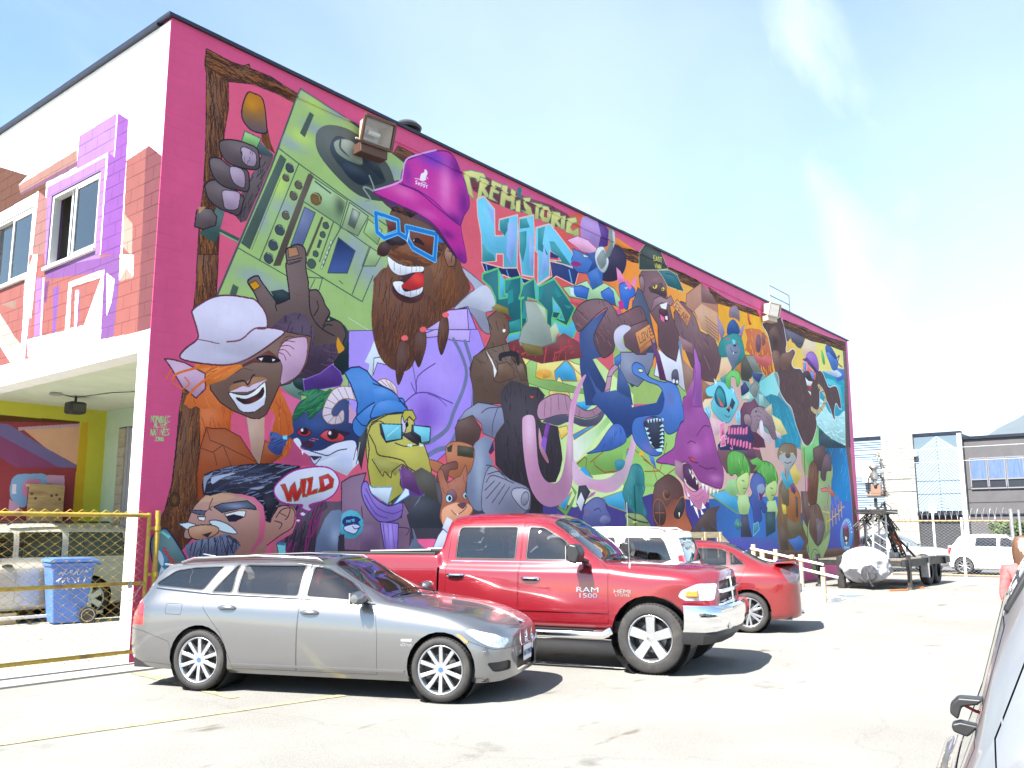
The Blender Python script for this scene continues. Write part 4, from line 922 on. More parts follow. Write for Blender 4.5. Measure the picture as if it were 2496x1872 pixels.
P|24.24.40|0|94,689 -3,-13 3,-15 12,-5 26,-8 39,-6 41,-3 48,2 -15,12 -29,18 -4,11 11,10 -3,14 -14,21 -6,-2 -5,-22 -17,-13 -28,-5 -27,0 -18,5
L|20.18.30|0|1|1.1|94,689 -3,-13 3,-15 12,-5 26,-8 39,-6 41,-3 48,2 -15,12 -29,18 -4,11 11,10 -3,14 -14,21 -6,-2 -5,-22 -17,-13 -28,-5 -27,0 -18,5
F|120.130.160|46|37|0.97,-0.24|1.5|0.2
F|60.66.96|30|43|0.96,-0.27|1.5|0.2
P|140.146.170|0|93,665 15,-8 -5,7 -5,7 -3,16 -2,-13
P|170.180.206|1|107,664 26,-6 11,-1 -22,8 -15,9
P|20.20.34|0|190,685 22,-1 5,19 -11,24 -6,-7 1,-13
P|150.152.176|1|169,678 26,-4 -10,5
L|60.36.46|1|0|1.5|208,727 9,-21 19,-4 16,9 -3,23 -21,12 -24,15
L|70.40.50|1|0|1.7|218,720 10,-12 15,-2 -3,12 -5,5
L|70.40.50|1|0|1.5|216,725 13,4 -4,8
L|70.40.50|1|0|1.2|224,713 13,5
P|70.78.100|0|111,706 13,-5 42,-5 14,8 3,5 -24,-2 -34,7
L|34.28.40|0|1|1.3|111,706 13,-5 42,-5 14,8 3,5 -24,-2 -34,7
S|150.160.190|0.8|147,704|17|4
P|80.88.110|0|72,712 16,-1 11,1 -2,6 -11,-1
L|34.28.40|0|1|1.0|72,712 16,-1 11,1 -2,6 -11,-1
P|226.230.240|0|86,720 13,0 -1,6 -8,-1
L|34.28.40|0|1|0.9|86,720 13,0 -1,6 -8,-1
P|226.230.240|0|129,716 22,-5 14,0 -2,8 -15,7 -13,-3
L|34.28.40|0|1|1.1|129,716 22,-5 14,0 -2,8 -15,7 -13,-3
P|36.28.50|0|132,719 12,-3 17,3 -13,8 -11,0
P|206.224.240|0|58,730 15,-2 12,3 -6,8 -9,-2
L|60.60.90|0|1|1.2|58,730 15,-2 12,3 -6,8 -9,-2
P|206.224.240|1|105,727 13,-2 19,6 14,11 -6,2 -23,-5
L|60.60.90|1|1|1.4|105,727 13,-2 19,6 14,11 -6,2 -23,-5
P|190.140.110|1|74,739 4,-5 22,-3 18,3 3,7 -13,8 -18,3 -12,-4
L|34.28.40|1|1|1.2|74,739 4,-5 22,-3 18,3 3,7 -13,8 -18,3 -12,-4
P|60.30.50|0|95,745 16,-4 -7,8
P|96.104.130|0|71,759 19,-7 22,-3 22,-5 16,7 8,10 -11,13 -26,2 -29,-1 -11,-1 -3,4 -6,-9
F|50.54.76|26|21|-0.14,0.99|1.4|0.25
P|170.176.196|0|90,775 31,0 26,-1 8,6 -65,2
L|30.28.44|1|0|1.2|87,755 -4,19
L|30.28.44|1|0|1.2|97,752 -4,22
L|30.28.44|1|0|1.2|106,750 0,23
L|30.28.44|1|0|1.2|116,750 5,25
L|30.28.44|1|0|1.2|127,749 9,24
L|30.28.44|1|0|1.2|134,747 13,25
L|30.28.44|1|0|1.2|138,746 18,11
L|30.28.44|1|0|1.2|136,747 22,14
L|70.40.50|1|0|1.2|109,694 -5,13 4,4
L|70.40.50|1|0|1.0|99,713 10,-8
P|208.210.230|1|212,679 8,-13 25,-17 33,-8 30,-2 19,6 11,16 -8,19 -20,12 -30,8 5,7 -7,3 -13,-5 0,-5 -29,-1 -17,-7
L|150.40.130|1|1|2.4|212,679 8,-13 25,-17 33,-8 30,-2 19,6 11,16 -8,19 -20,12 -30,8 5,7 -7,3 -13,-5 0,-5 -29,-1 -17,-7
P|214.214.232|0|273,714 0,1 -1,1 -2,1 -1,0 -2,0 -2,0 -1,-1 -1,-1 -1,-1 0,-1 1,-1 2,0 1,-1 2,0 2,1 1,0 1,1
L|150.40.130|0|1|1.2|273,714 0,1 -1,1 -2,1 -1,0 -2,0 -2,0 -1,-1 -1,-1 -1,-1 0,-1 1,-1 2,0 1,-1 2,0 2,1 1,0 1,1
P|214.214.232|0|263,724 0,1 -1,1 -1,0 -1,1 -1,0 -2,-1 -1,0 -1,-1 0,-1 0,-1 1,0 1,-1 1,0 2,0 1,0 1,1 1,0
L|150.40.130|0|1|1.2|263,724 0,1 -1,1 -1,0 -1,1 -1,0 -2,-1 -1,0 -1,-1 0,-1 0,-1 1,0 1,-1 1,0 2,0 1,0 1,1 1,0
P|186.40.44|0|224,671 8,-2 7,14 4,-11 7,-7 5,16 6,-9 0,-8 5,-2 -2,18 -6,13 -7,2 -5,-10 -1,10 -8,0 -6,-14
L|120.90.50|0|1|1.4|224,671 8,-2 7,14 4,-11 7,-7 5,16 6,-9 0,-8 5,-2 -2,18 -6,13 -7,2 -5,-10 -1,10 -8,0 -6,-14
P|186.40.44|0|261,661 11,-2 0,5 -2,18 5,5 -9,1 -2,-11
L|120.90.50|0|1|1.4|261,661 11,-2 0,5 -2,18 5,5 -9,1 -2,-11
P|186.40.44|0|273,659 12,-3 -3,24 6,-4 7,-2 -2,7 -20,5 4,-19
L|120.90.50|0|1|1.4|273,659 12,-3 -3,24 6,-4 7,-2 -2,7 -20,5 4,-19
P|186.40.44|0|297,656 18,-6 12,8 -2,13 -18,7 -12,2 5,-8
L|120.90.50|0|1|1.5|297,656 18,-6 12,8 -2,13 -18,7 -12,2 5,-8
P|208.210.230|0|306,659 9,-2 3,7 -9,6
P|84.120.124|1|21,748 10,-9 11,-1 17,20 17,26 -2,19 -22,-1 -19,-4 -12,-29
L|30.40.80|1|1|1.9|21,748 10,-9 11,-1 17,20 17,26 -2,19 -22,-1 -19,-4 -12,-29
P|120.206.206|0|25,745 11,-5 12,7 -3,3 -11,-8
P|70.130.170|1|25,757 11,6 9,14 -1,16 -5,-2 -7,-14
P|196.220.240|1|29,768 5,-2 6,11 -1,9 -5,-4
P|190.214.240|0|37,786 15,16 -19,-1
L|200.50.50|0|0|1.3|39,762 3,2 -1,3 -3,-1 1,-4
L|200.50.50|0|0|1.3|47,769 -4,-2 -1,4 3,2
L|200.50.50|0|0|1.3|42,769 3,2
L|200.50.50|0|0|1.3|47,772 3,3 0,2 -4,-1 1,-4
L|200.50.50|0|0|1.3|51,777 4,2 -2,4 -4,-2 2,-4
L|200.50.50|0|0|1.3|58,784 -3,-2 -1,1 3,3 -1,1 -3,-2
P|112.50.66|0|648,40 53,-19 95,3 40,1 85,-9 67,3 23,10 -10,25 -81,11 -59,-10 -65,13 -76,2 -58,-7
F|80.36.54|30|19|0.97,0.24|3.3|1.5
P|206.202.126|0|630,33 25,-11 39,-6 7,7 -25,18 -11,-4 -14,2 6,21 9,21 -18,-6 -9,-22
L|90.140.110|0|1|1.8|630,33 25,-11 39,-6 7,7 -25,18 -11,-4 -14,2 6,21 9,21 -18,-6 -9,-22
P|206.202.126|0|683,27 18,-1 11,4 -7,10 -7,7 14,13 -11,8 -11,-11 -3,16 -14,4 7,-29
L|90.140.110|0|1|1.8|683,27 18,-1 11,4 -7,10 -7,7 14,13 -11,8 -11,-11 -3,16 -14,4 7,-29
P|206.202.126|0|720,22 33,0 -1,8 -21,2 0,7 15,1 -4,6 -17,2 -2,11 15,6 -29,1 7,-25
L|90.140.110|0|1|1.8|720,22 33,0 -1,8 -21,2 0,7 15,1 -4,6 -17,2 -2,11 15,6 -29,1 7,-25
P|206.202.126|0|753,22 20,-4 -4,22 11,-1 4,-19 16,3 -6,30 6,9 -20,8 4,-19 -19,1 -4,19 -15,-3
L|90.140.110|0|1|1.9|753,22 20,-4 -4,22 11,-1 4,-19 16,3 -6,30 6,9 -20,8 4,-19 -19,1 -4,19 -15,-3
P|206.202.126|0|800,44 16,-8 -2,30 -16,2
L|90.140.110|0|1|1.9|800,44 16,-8 -2,30 -16,2
P|206.202.126|0|824,29 29,-9 -5,12 -16,5 20,7 9,24 -25,-6 -20,-2 20,-3 -8,-8
L|90.140.110|0|1|2.0|824,29 29,-9 -5,12 -16,5 20,7 9,24 -25,-6 -20,-2 20,-3 -8,-8
P|206.202.126|0|853,31 42,-7 -3,8 -10,3 -3,28 -14,4 4,-31
L|90.140.110|0|1|2.0|853,31 42,-7 -3,8 -10,3 -3,28 -14,4 4,-31
P|206.202.126|0|895,26 21,-3 13,15 -13,23 -22,3 -12,-12
L|90.140.110|0|1|2.1|895,26 21,-3 13,15 -13,23 -22,3 -12,-12
P|206.202.126|0|929,30 31,-6 5,12 -14,10 22,13 -18,2 -13,-7 -5,15 -13,-5
L|90.140.110|0|1|2.1|929,30 31,-6 5,12 -14,10 22,13 -18,2 -13,-7 -5,15 -13,-5
P|206.202.126|0|965,31 18,-6 -5,35 -16,2
L|90.140.110|0|1|2.1|965,31 18,-6 -5,35 -16,2
P|206.202.126|0|988,30 37,-14 4,13 -18,6 -10,13 9,6 24,-15 2,28 -26,-4 -28,2
L|90.140.110|0|1|2.2|988,30 37,-14 4,13 -18,6 -10,13 9,6 24,-15 2,28 -26,-4 -28,2
P|150.70.80|0|901,35 11,0 -1,16 -12,1
P|40.120.120|0|820,14 0,3 -2,3 -2,2 -3,2 -2,1 -3,0 -2,-1 -1,-2 -1,-3 1,-3 1,-3 2,-2 3,-2 3,-1 2,0 2,2 2,2
P|40.120.120|0|818,25 0,3 -1,3 -2,2 -2,2 -2,0 -2,0 -2,-1 -1,-2 0,-3 0,-3 1,-2 2,-3 2,-1 2,-1 2,0 2,2 1,2
P|30.44.100|0|688,207 69,-4 46,-11 12,18 48,-3 12,7 52,-32 -8,-33 94,-9 18,10 -15,34 -72,-6 -69,44 -60,-2 -58,-2 -59,6
L|230.180.170|0|1|2.6|688,207 69,-4 46,-11 12,18 48,-3 12,7 52,-32 -8,-33 94,-9 18,10 -15,34 -72,-6 -69,44 -60,-2 -58,-2 -59,6
P|104.190.222|0|673,79 21,-14 35,18 2,57 26,-7 0,-10 -15,1 2,-23 62,-28 -3,119 -46,11 0,-30 -22,5 0,15 -44,13 -4,-55 -11,-38
L|230.180.170|0|1|2.7|673,79 21,-14 35,18 2,57 26,-7 0,-10 -15,1 2,-23 62,-28 -3,119 -46,11 0,-30 -22,5 0,15 -44,13 -4,-55 -11,-38
P|104.190.222|0|812,79 49,-21 3,36 -3,105 -42,5 -8,-50 -3,-42
L|230.180.170|0|1|2.9|812,79 49,-21 3,36 -3,105 -42,5 -8,-50 -3,-42
P|104.190.222|0|869,85 51,-23 26,12 63,34 -1,36 -89,0 -1,40 -43,28 1,-71 -10,-3
L|230.180.170|0|1|3.1|869,85 51,-23 26,12 63,34 -1,36 -89,0 -1,40 -43,28 1,-71 -10,-3
P|52.140.150|0|691,167 14,11 22,5 4,11 -40,12
P|52.140.150|0|746,103 30,-14 -4,27 -11,16 -15,-9
P|52.140.150|0|812,111 24,-10 -1,34 -12,40 -12,-21
P|52.140.150|0|877,85 26,-12 -10,42 22,22 -39,-4
P|52.140.150|0|919,103 18,-4 66,41 -58,5 -17,-12
P|52.140.150|0|812,82 24,-9 12,17 -36,13
P|140.170.228|0|701,81 26,7 0,35 -15,-26
P|140.170.228|0|772,101 24,-12 4,50 -16,50 -16,-16
P|140.170.228|0|844,107 16,1 -1,81 -12,-10
P|140.170.228|0|898,114 16,49 -30,34 9,-55
P|226.90.90|0|919,125 26,4 18,9 -44,8
L|230.180.170|0|1|2.1|919,125 26,4 18,9 -44,8
P|36.50.110|0|923,126 31,4 -5,6 -28,4
L|90.160.220|0|0|3.0|702,206 4,14
L|90.160.220|0|0|3.1|768,205 6,11
L|90.160.220|0|0|5.0|994,153 9,25
P|74.160.190|0|772,338 46,-13 -7,19 -43,24
P|24.98.108|0|692,230 49,-23 3,64 25,-8 1,-7 -9,3 0,-31 55,-20 1,120 -45,14 0,-34 -39,-20 -1,-16 -15,-19 -26,-10
L|96.184.112|0|1|4.2|692,230 49,-23 3,64 25,-8 1,-7 -9,3 0,-31 55,-20 1,120 -45,14 0,-34 -39,-20 -1,-16 -15,-19 -26,-10
P|80.174.206|0|744,212 16,15 1,32 8,-1 -2,6 -21,6
L|96.184.112|0|1|2.1|744,212 16,15 1,32 8,-1 -2,6 -21,6
P|24.98.108|0|809,258 14,-33 39,-23 6,47 -29,0 -5,56 -17,23 -1,-70 10,-7
L|96.184.112|0|1|3.9|809,258 14,-33 39,-23 6,47 -29,0 -5,56 -17,23 -1,-70 10,-7
P|80.174.206|0|816,210 7,5 -1,11 -4,0
P|80.174.206|0|865,202 9,13 -1,32 -5,1
P|24.98.108|0|876,217 59,-31 80,52 -33,48 -57,-7 0,30 -20,-17 2,-27 -32,-15
L|96.184.112|0|1|4.7|876,217 59,-31 80,52 -33,48 -57,-7 0,30 -20,-17 2,-27 -32,-15
P|80.174.206|0|928,230 30,21 15,24 -23,0 11,-16 -31,2
L|96.184.112|0|1|2.4|928,230 30,21 15,24 -23,0 11,-16 -31,2
P|18.78.92|0|931,262 28,-3 -15,17 -19,0
L|96.184.112|0|1|2.3|931,262 28,-3 -15,17 -19,0
P|80.174.206|0|929,282 53,5 28,-24 9,27 -24,32 -44,-15 -26,-9
L|96.184.112|0|1|3.6|929,282 53,5 28,-24 9,27 -24,32 -44,-15 -26,-9
P|40.134.136|0|764,228 21,-6 -16,25 -7,-1
P|40.134.136|0|772,250 16,-9 2,27 -18,10
P|40.134.136|0|773,316 39,-15 1,25 -40,11
P|40.134.136|0|879,221 18,-10 -11,33 -8,2
P|40.134.136|0|938,201 26,18 -15,8 -12,-10
P|40.134.136|0|971,238 32,-1 -16,8
P|40.134.136|0|818,299 8,-40 8,-4 -2,42
P|44.34.66|1|1147,90 38,-45 32,-5 27,21 -7,32 -28,30 -33,16 -41,7 -20,-13 27,-33
P|176.140.206|0|1040,32 10,-23 25,-10 42,3 12,29 -12,38 -73,-7
P|84.50.130|0|1117,2 28,-2 20,12 -6,40 -26,13 -16,1 12,-35
P|238.170.206|0|985,83 45,-22 43,-1 44,14 -30,17 -39,4
L|150.70.120|0|1|1.9|985,83 45,-22 43,-1 44,14 -30,17 -39,4
P|56.104.180|0|1010,96 47,2 50,-15 28,45 -6,39 -40,11 -23,-34 -38,6 -19,-7 -6,-18 7,-12
L|30.44.100|0|1|1.8|1010,96 47,2 50,-15 28,45 -6,39 -40,11 -23,-34 -38,6 -19,-7 -6,-18 7,-12
P|40.70.140|0|1057,98 55,-19 9,32 -55,33 25,-34
P|150.40.110|1|1002,132 21,-7 22,1 -17,10 -23,3
P|220.214.150|0|1052,101 22,0 -19,5
P|56.104.180|0|1068,143 43,-24 23,44 -35,16 -20,-10
P|206.212.214|1|1101,96 11,-26 26,-10 10,10 14,23 -21,31 -25,-3
L|90.110.130|1|1|1.9|1101,96 11,-26 26,-10 10,10 14,23 -21,31 -25,-3
P|130.140.142|1|1109,97 18,-22 16,-7 9,27 -21,23 -15,-6
P|130.140.140|0|1166,0 21,0 4,38 -23,38 -26,16 -3,-6 25,-35
P|190.200.206|0|1181,5 11,3 0,27 -7,17
P|166.206.158|0|1017,183 48,-22 24,17 51,-28 46,5 26,21 -1,27 -42,-13 -66,8 -44,12 -65,5 -27,-16
L|60.90.80|0|1|1.9|1017,183 48,-22 24,17 51,-28 46,5 26,21 -1,27 -42,-13 -66,8 -44,12 -65,5 -27,-16
P|56.104.190|0|999,192 42,-14 33,1 -10,27 -43,3
L|30.44.100|0|1|1.8|999,192 42,-14 33,1 -10,27 -43,3
P|56.104.190|0|1124,177 36,-20 20,8 10,33 -42,-1 -20,-10
L|30.44.100|0|1|1.9|1124,177 36,-20 20,8 10,33 -42,-1 -20,-10
P|196.220.236|0|996,193 14,-3 2,21 -14,-2
P|206.80.90|0|994,221 65,-11 -29,22 -32,-1
P|240.130.176|0|1196,98 19,6 26,24 -39,14
P|240.130.176|0|1292,98 -7,32 -22,-4 12,-15
P|50.100.196|1|1208,141 33,-13 38,7 2,17 -25,15 -13,29 -21,-5 -10,-21
L|26.34.80|1|1|2.0|1208,141 33,-13 38,7 2,17 -25,15 -13,29 -21,-5 -10,-21
P|236.110.160|0|1247,118 21,16 -11,9 -22,-14
P|230.220.120|0|1232,142 17,-4 -9,7
P|196.50.130|0|1201,184 21,-7 5,22 -22,5
P|206.60.130|0|1267,165 13,3 -14,12
P|64.74.100|0|1297,128 39,10 21,58 31,74 -20,31 -31,50 -81,40 -52,-37 2,-43 88,-14 -28,-114
L|40.44.66|0|1|2.1|1297,128 39,10 21,58 31,74 -20,31 -31,50 -81,40 -52,-37 2,-43 88,-14 -28,-114
P|120.124.150|0|1206,311 163,-25 -7,31 -37,41 -41,29 -49,-5 -31,-28
L|40.44.66|0|1|2.0|1206,311 163,-25 -7,31 -37,41 -41,29 -49,-5 -31,-28
S|150.154.176|0.8|1237,335|33|23
P|46.66.120|0|1031,284 122,-73 -6,18 -46,43 -11,29 33,34 -39,12 106,97 -138,15 -21,-83
P|50.76.132|0|1194,344 51,48 14,44 -79,9
P|110.76.84|1|1006,256 34,-34 58,-23 55,-5 36,16 16,8 95,-42 33,24 -24,23 -46,20 -44,11 -33,31 -11,28 -42,23 -24,-10 -19,-25 11,-29 52,-61 -51,27 -69,51 -22,-15
L|50.34.46|1|1|2.3|1006,256 34,-34 58,-23 55,-5 36,16 16,8 95,-42 33,24 -24,23 -46,20 -44,11 -33,31 -11,28 -42,23 -24,-10 -19,-25 11,-29 52,-61 -51,27 -69,51 -22,-15
F|140.100.100|24|26|0.77,0.63|2.3|0.6
F|84.56.66|24|29|0.77,0.63|2.3|0.6
P|110.76.84|0|1304,96 24,-25 73,-16 42,15 4,45 11,23 16,35 31,27 3,48 -22,42 -50,-5 -42,-19 -2,-58 -35,-25 -43,-53
L|50.34.46|0|1|2.2|1304,96 24,-25 73,-16 42,15 4,45 11,23 16,35 31,27 3,48 -22,42 -50,-5 -42,-19 -2,-58 -35,-25 -43,-53
P|84.56.66|0|1349,117 31,-23 43,-6 24,24 -7,14 -43,-1 -37,2
P|226.206.84|0|1398,102 -1,3 -3,4 -3,2 -5,2 -4,1 -5,0 -3,-1 -2,-2 -1,-3 1,-3 2,-3 4,-3 5,-2 4,-1 5,0 3,1 2,2
L|40.30.40|0|1|1.8|1398,102 -1,3 -3,4 -3,2 -5,2 -4,1 -5,0 -3,-1 -2,-2 -1,-3 1,-3 2,-3 4,-3 5,-2 4,-1 5,0 3,1 2,2
P|226.206.84|0|1436,103 -1,2 -1,2 -3,2 -3,1 -3,1 -2,0 -3,-1 -1,-2 -1,-2 1,-2 2,-2 2,-2 3,-2 3,0 3,0 2,1 2,1
L|40.30.40|0|1|1.8|1436,103 -1,2 -1,2 -3,2 -3,1 -3,1 -2,0 -3,-1 -1,-2 -1,-2 1,-2 2,-2 2,-2 3,-2 3,0 3,0 2,1 2,1
P|30.26.34|0|1387,106 0,1 -1,1 -1,2 -1,0 -2,1 -1,-1 -1,0 -1,-1 0,-1 0,-2 1,-1 1,-1 2,-1 1,0 1,0 2,0 0,1
P|30.26.34|0|1430,105 -1,1 0,1 -1,1 -2,0 -1,1 -1,0 -1,-1 -1,-1 0,-1 0,-1 1,-1 1,0 1,-1 2,0 1,0 1,0 1,1
P|130.92.98|0|1362,95 56,-24 2,17 -59,26
P|146.110.120|0|1357,183 20,-41 32,-15 37,1 23,-15 15,13 -14,16 -50,1 -31,15
L|60.40.50|0|1|1.8|1357,183 20,-41 32,-15 37,1 23,-15 15,13 -14,16 -50,1 -31,15
P|70.30.46|0|1400,165 45,-18 10,37 -26,11 -24,-9
P|226.100.150|0|1406,177 24,5 -1,13 -18,-3
P|232.232.224|0|1407,151 41,-14 -7,21 -25,1
P|232.232.224|0|1433,178 13,-4 2,11 -12,2
P|110.76.84|0|1482,159 42,-41 33,0 52,30 25,36 87,5 34,36 12,33 -58,63 -72,3 -66,-31 -55,-69 -30,-33
L|50.34.46|0|1|2.4|1482,159 42,-41 33,0 52,30 25,36 87,5 34,36 12,33 -58,63 -72,3 -66,-31 -55,-69 -30,-33
F|136.96.104|14|48|0.82,0.58|3.9|0.4
F|80.54.66|20|42|0.61,0.79|2.9|0.4
P|150.104.110|0|1510,219 72,10 5,26 -60,-1
P|110.76.84|0|1219,254 56,-25 64,-24 16,22 16,21 -43,50 -46,7 -54,-12
L|50.34.46|0|1|2.1|1219,254 56,-25 64,-24 16,22 16,21 -43,50 -46,7 -54,-12
P|204.200.222|1|1182,263 38,-23 38,1 -34,24 -6,21 21,14 -33,8 -25,-16
P|210.140.84|0|1277,250 73,-36 25,31 -78,43
L|120.64.44|0|1|2.1|1277,250 73,-36 25,31 -78,43
P|182.112.66|0|1297,288 78,-42 2,11 -75,42
L|120.60.40|0|0|2.5|1293,256 8,17 12,-6
L|120.60.40|0|0|2.5|1309,247 11,-6 9,18 -12,5 -8,-17
L|120.60.40|0|0|2.5|1326,238 15,14 -3,-20
L|120.60.40|0|0|2.6|1358,221 -12,6 9,17 12,-6
L|120.60.40|0|0|2.6|1350,235 10,-4
P|214.146.100|0|1477,138 27,-21 78,30 -23,37
L|120.64.44|0|1|2.3|1477,138 27,-21 78,30 -23,37
L|120.60.40|0|0|2.3|1513,133 -13,-5 -12,17
L|120.60.40|0|0|2.3|1494,137 10,4
L|120.60.40|0|0|2.3|1529,141 -13,-5 -12,17 13,5
L|120.60.40|0|0|2.3|1510,144 10,5
L|120.60.40|0|0|2.3|1523,160 19,-15 -6,20
L|120.60.40|0|0|2.3|1530,155 8,3
L|120.60.40|0|0|2.4|1541,165 12,-17 11,9 -15,0 5,14
P|224.222.236|0|1394,272 42,14 50,7 22,-48 23,48 1,76 -38,-14 -68,-4 -60,-4
L|50.44.66|0|1|2.2|1394,272 42,14 50,7 22,-48 23,48 1,76 -38,-14 -68,-4 -60,-4
P|70.66.86|1|1465,321 26,-7 8,21 -5,20 -25,3 -12,-17
P|220.220.230|0|1477,348 -1,2 -1,2 -2,1 -3,1 -2,0 -3,0 -2,-1 -1,-2 0,-1 0,-2 2,-2 2,-2 2,-1 3,0 2,0 2,1 2,2
P|220.220.230|0|1495,347 -1,2 -1,1 -2,2 -2,1 -2,0 -2,0 -2,-1 -1,-2 0,-1 0,-2 2,-2 1,-1 3,-1 2,0 2,0 1,1 1,1
P|92.36.92|0|1348,246 51,41 33,67 -37,1 -15,-47
P|90.110.140|0|1517,214 7,80 17,45 -9,33 -14,-78 -16,-55
P|58.66.66|0|1307,33 31,-31 84,-1 36,40 -51,15 -102,24
L|200.200.150|0|1|1.8|1307,33 31,-31 84,-1 36,40 -51,15 -102,24
P|40.100.110|0|1400,58 64,-15 45,3 37,41 -92,4 -30,-23
L|200.200.150|0|1|1.8|1400,58 64,-15 45,3 37,41 -92,4 -30,-23
L|24.60.70|1|0|2.3|1444,57 45,-3 37,24 -20,11
L|206.196.90|0|0|2.7|1390,21 -8,2 -1,13 9,-2
L|206.196.90|0|0|2.7|1381,29 7,-1
L|206.196.90|0|0|2.7|1393,34 5,-13 3,11
L|206.196.90|0|0|2.7|1395,30 5,-2
L|206.196.90|0|0|2.7|1414,20 -7,0 -2,5 8,1 -1,4 -8,3
L|206.196.90|0|0|2.7|1417,20 9,-3
L|206.196.90|0|0|2.7|1421,18 0,13
L|206.196.90|0|0|2.7|1388,44 4,9 5,-12
L|206.196.90|0|0|2.7|1399,53 5,-12 4,10
L|206.196.90|0|0|2.7|1401,49 5,-1
L|206.196.90|0|0|2.7|1411,52 0,-12 8,9 1,-11
P|140.104.112|1|1306,101 15,-9 11,16 -7,26 -14,-6
L|60.40.50|1|1|2.1|1306,101 15,-9 11,16 -7,26 -14,-6
P|176.120.100|0|1553,126 6,-35 91,-53 103,41 -2,112 -102,-17 -46,-38
L|100.60.60|0|1|2.0|1553,126 6,-35 91,-53 103,41 -2,112 -102,-17 -46,-38
P|206.156.124|0|1604,129 44,-29 103,7 -1,88 -108,-19
P|132.92.90|0|1650,38 -1,58 104,-14 -36,-24
L|130.84.66|0|0|2.5|1667,134 83,17
L|130.84.66|0|0|2.5|1669,144 81,17
L|130.84.66|0|0|2.5|1671,154 78,16
L|130.84.66|0|0|2.5|1673,163 75,16
L|130.84.66|0|0|2.5|1675,173 72,15
L|130.84.66|0|0|2.5|1677,183 69,14
P|150.110.96|0|1513,276 71,28 16,57 -62,14
P|150.92.62|0|1630,321 77,20 -17,29 -58,20
P|150.126.160|0|1746,114 38,28 10,17 -26,33 -20,-39
P|150.126.160|0|1938,108 -31,55 -16,-21 27,-24
P|130.120.140|1|1837,78 38,-18 23,12 3,32 -18,-2 -31,0 -24,2
L|150.80.100|1|1|2.1|1837,78 38,-18 23,12 3,32 -18,-2 -31,0 -24,2
F|200.90.90|8|9|0.99,-0.11|3.3|0.35
P|34.74.140|1|1806,156 14,-29 38,-20 35,15 4,21 -44,16 -36,4
P|36.130.130|1|1750,203 30,-24 74,-28 54,7 19,57 -46,28 -51,24 -22,-13 -45,-17 -16,-10
L|20.70.90|1|1|2.0|1750,203 30,-24 74,-28 54,7 19,57 -46,28 -51,24 -22,-13 -45,-17 -16,-10
P|110.120.146|1|1795,203 55,-19 48,11 -42,52 -19,13 -27,-22
P|200.80.90|0|1798,175 24,-3 5,6 -18,2
P|200.80.90|0|1869,175 19,-6 -7,8
P|110.200.226|0|1840,172 24,-1 -2,13 -18,1
L|30.40.60|1|0|2.4|1825,201 17,11 30,-5
P|226.232.236|0|1842,212 9,-2 -4,9
P|40.34.60|0|1869,187 -1,2 -2,1 -3,1 -3,1 -3,1 -3,0 -3,0 -1,-1 -1,-1 1,-2 2,-1 2,-2 4,-1 3,0 3,0 3,0 1,1
P|236.190.150|0|1763,240 41,-7 27,28 -52,49 -44,-4
P|70.66.56|0|1868,245 66,-39 35,30 17,20 -36,32 -56,2 -3,-27
P|126.128.120|0|1928,207 64,-8 61,45 -67,9
L|60.70.60|0|1|1.7|1928,207 64,-8 61,45 -67,9
P|180.106.44|0|1852,258 48,-26 -11,53 -26,9
P|40.56.110|0|1967,256 92,-7 -37,35 -38,-11
P|130.136.130|0|1955,306 41,-27 25,17 -24,36 -38,-4
L|60.70.70|0|1|1.7|1955,306 41,-27 25,17 -24,36 -38,-4
P|36.46.96|0|1886,312 33,-20 29,18 -8,20 -51,9
P|220.170.130|0|1951,280 27,-9 5,16 -27,8
P|236.200.160|0|1647,377 49,-8 -12,142 14,-40 -68,-80
P|226.180.190|0|1675,423 71,8 -3,31 -51,19
P|150.206.200|0|1876,348 71,-30 30,16 -33,17
P|236.210.180|0|1894,346 46,-19 11,15
P|110.200.216|1|1655,346 50,-19 40,-15 57,6 34,6 16,24 16,17 -27,29 -44,35 -51,0 -53,-22 -9,-22 18,-19 -38,-1
L|40.110.150|1|1|1.9|1655,346 50,-19 40,-15 57,6 34,6 16,24 16,17 -27,29 -44,35 -51,0 -53,-22 -9,-22 18,-19 -38,-1
P|24.80.110|1|1708,355 30,-29 33,11 12,24 1,23 -46,5 -26,-12
P|40.140.150|1|1719,353 24,-20 27,17 3,28 -34,6
P|226.90.90|0|1730,360 37,26 -23,0
P|226.90.90|0|1814,376 30,-14 -19,21
P|30.60.80|0|1822,352 22,13 -20,23 -22,-8
P|40.34.50|0|1778,390 29,-4 -7,15
P|206.80.70|0|1784,382 35,-1 -18,8
L|30.70.100|1|0|2.3|1770,411 23,3 12,-6
P|100.190.90|1|1780,300 50,-31 48,-1 6,29 -23,18 -9,-25 -30,1 -9,36 -28,-10
L|30.110.70|1|1|2.0|1780,300 50,-31 48,-1 6,29 -23,18 -9,-25 -30,1 -9,36 -28,-10
P|90.150.150|0|1746,304 47,-19 -8,30 -29,-2
P|140.206.226|0|1681,415 -2,8 -4,7 -6,6 -8,3 -7,1 -7,-2 -5,-5 -3,-6 -1,-7 2,-8 4,-7 6,-6 8,-3 7,-1 7,2 5,4 3,7
F|80.150.190|12|12|0.29,0.96|2.2|0.35
P|140.206.226|0|1891,405 -2,7 -5,7 -7,5 -8,4 -9,0 -7,-1 -6,-5 -4,-6 0,-7 2,-7 5,-7 7,-5 8,-3 8,-1 8,1 6,5 4,6
F|80.150.190|12|13|0.30,0.95|2.4|0.35
P|200.236.236|0|1707,309 21,8 -12,14
P|200.236.236|0|1831,322 11,6 -13,12
P|96.46.72|0|1878,382 27,-24 51,-8 27,-14 37,23 -41,13 -41,25 22,36 81,26 10,26 -136,10 -41,-65
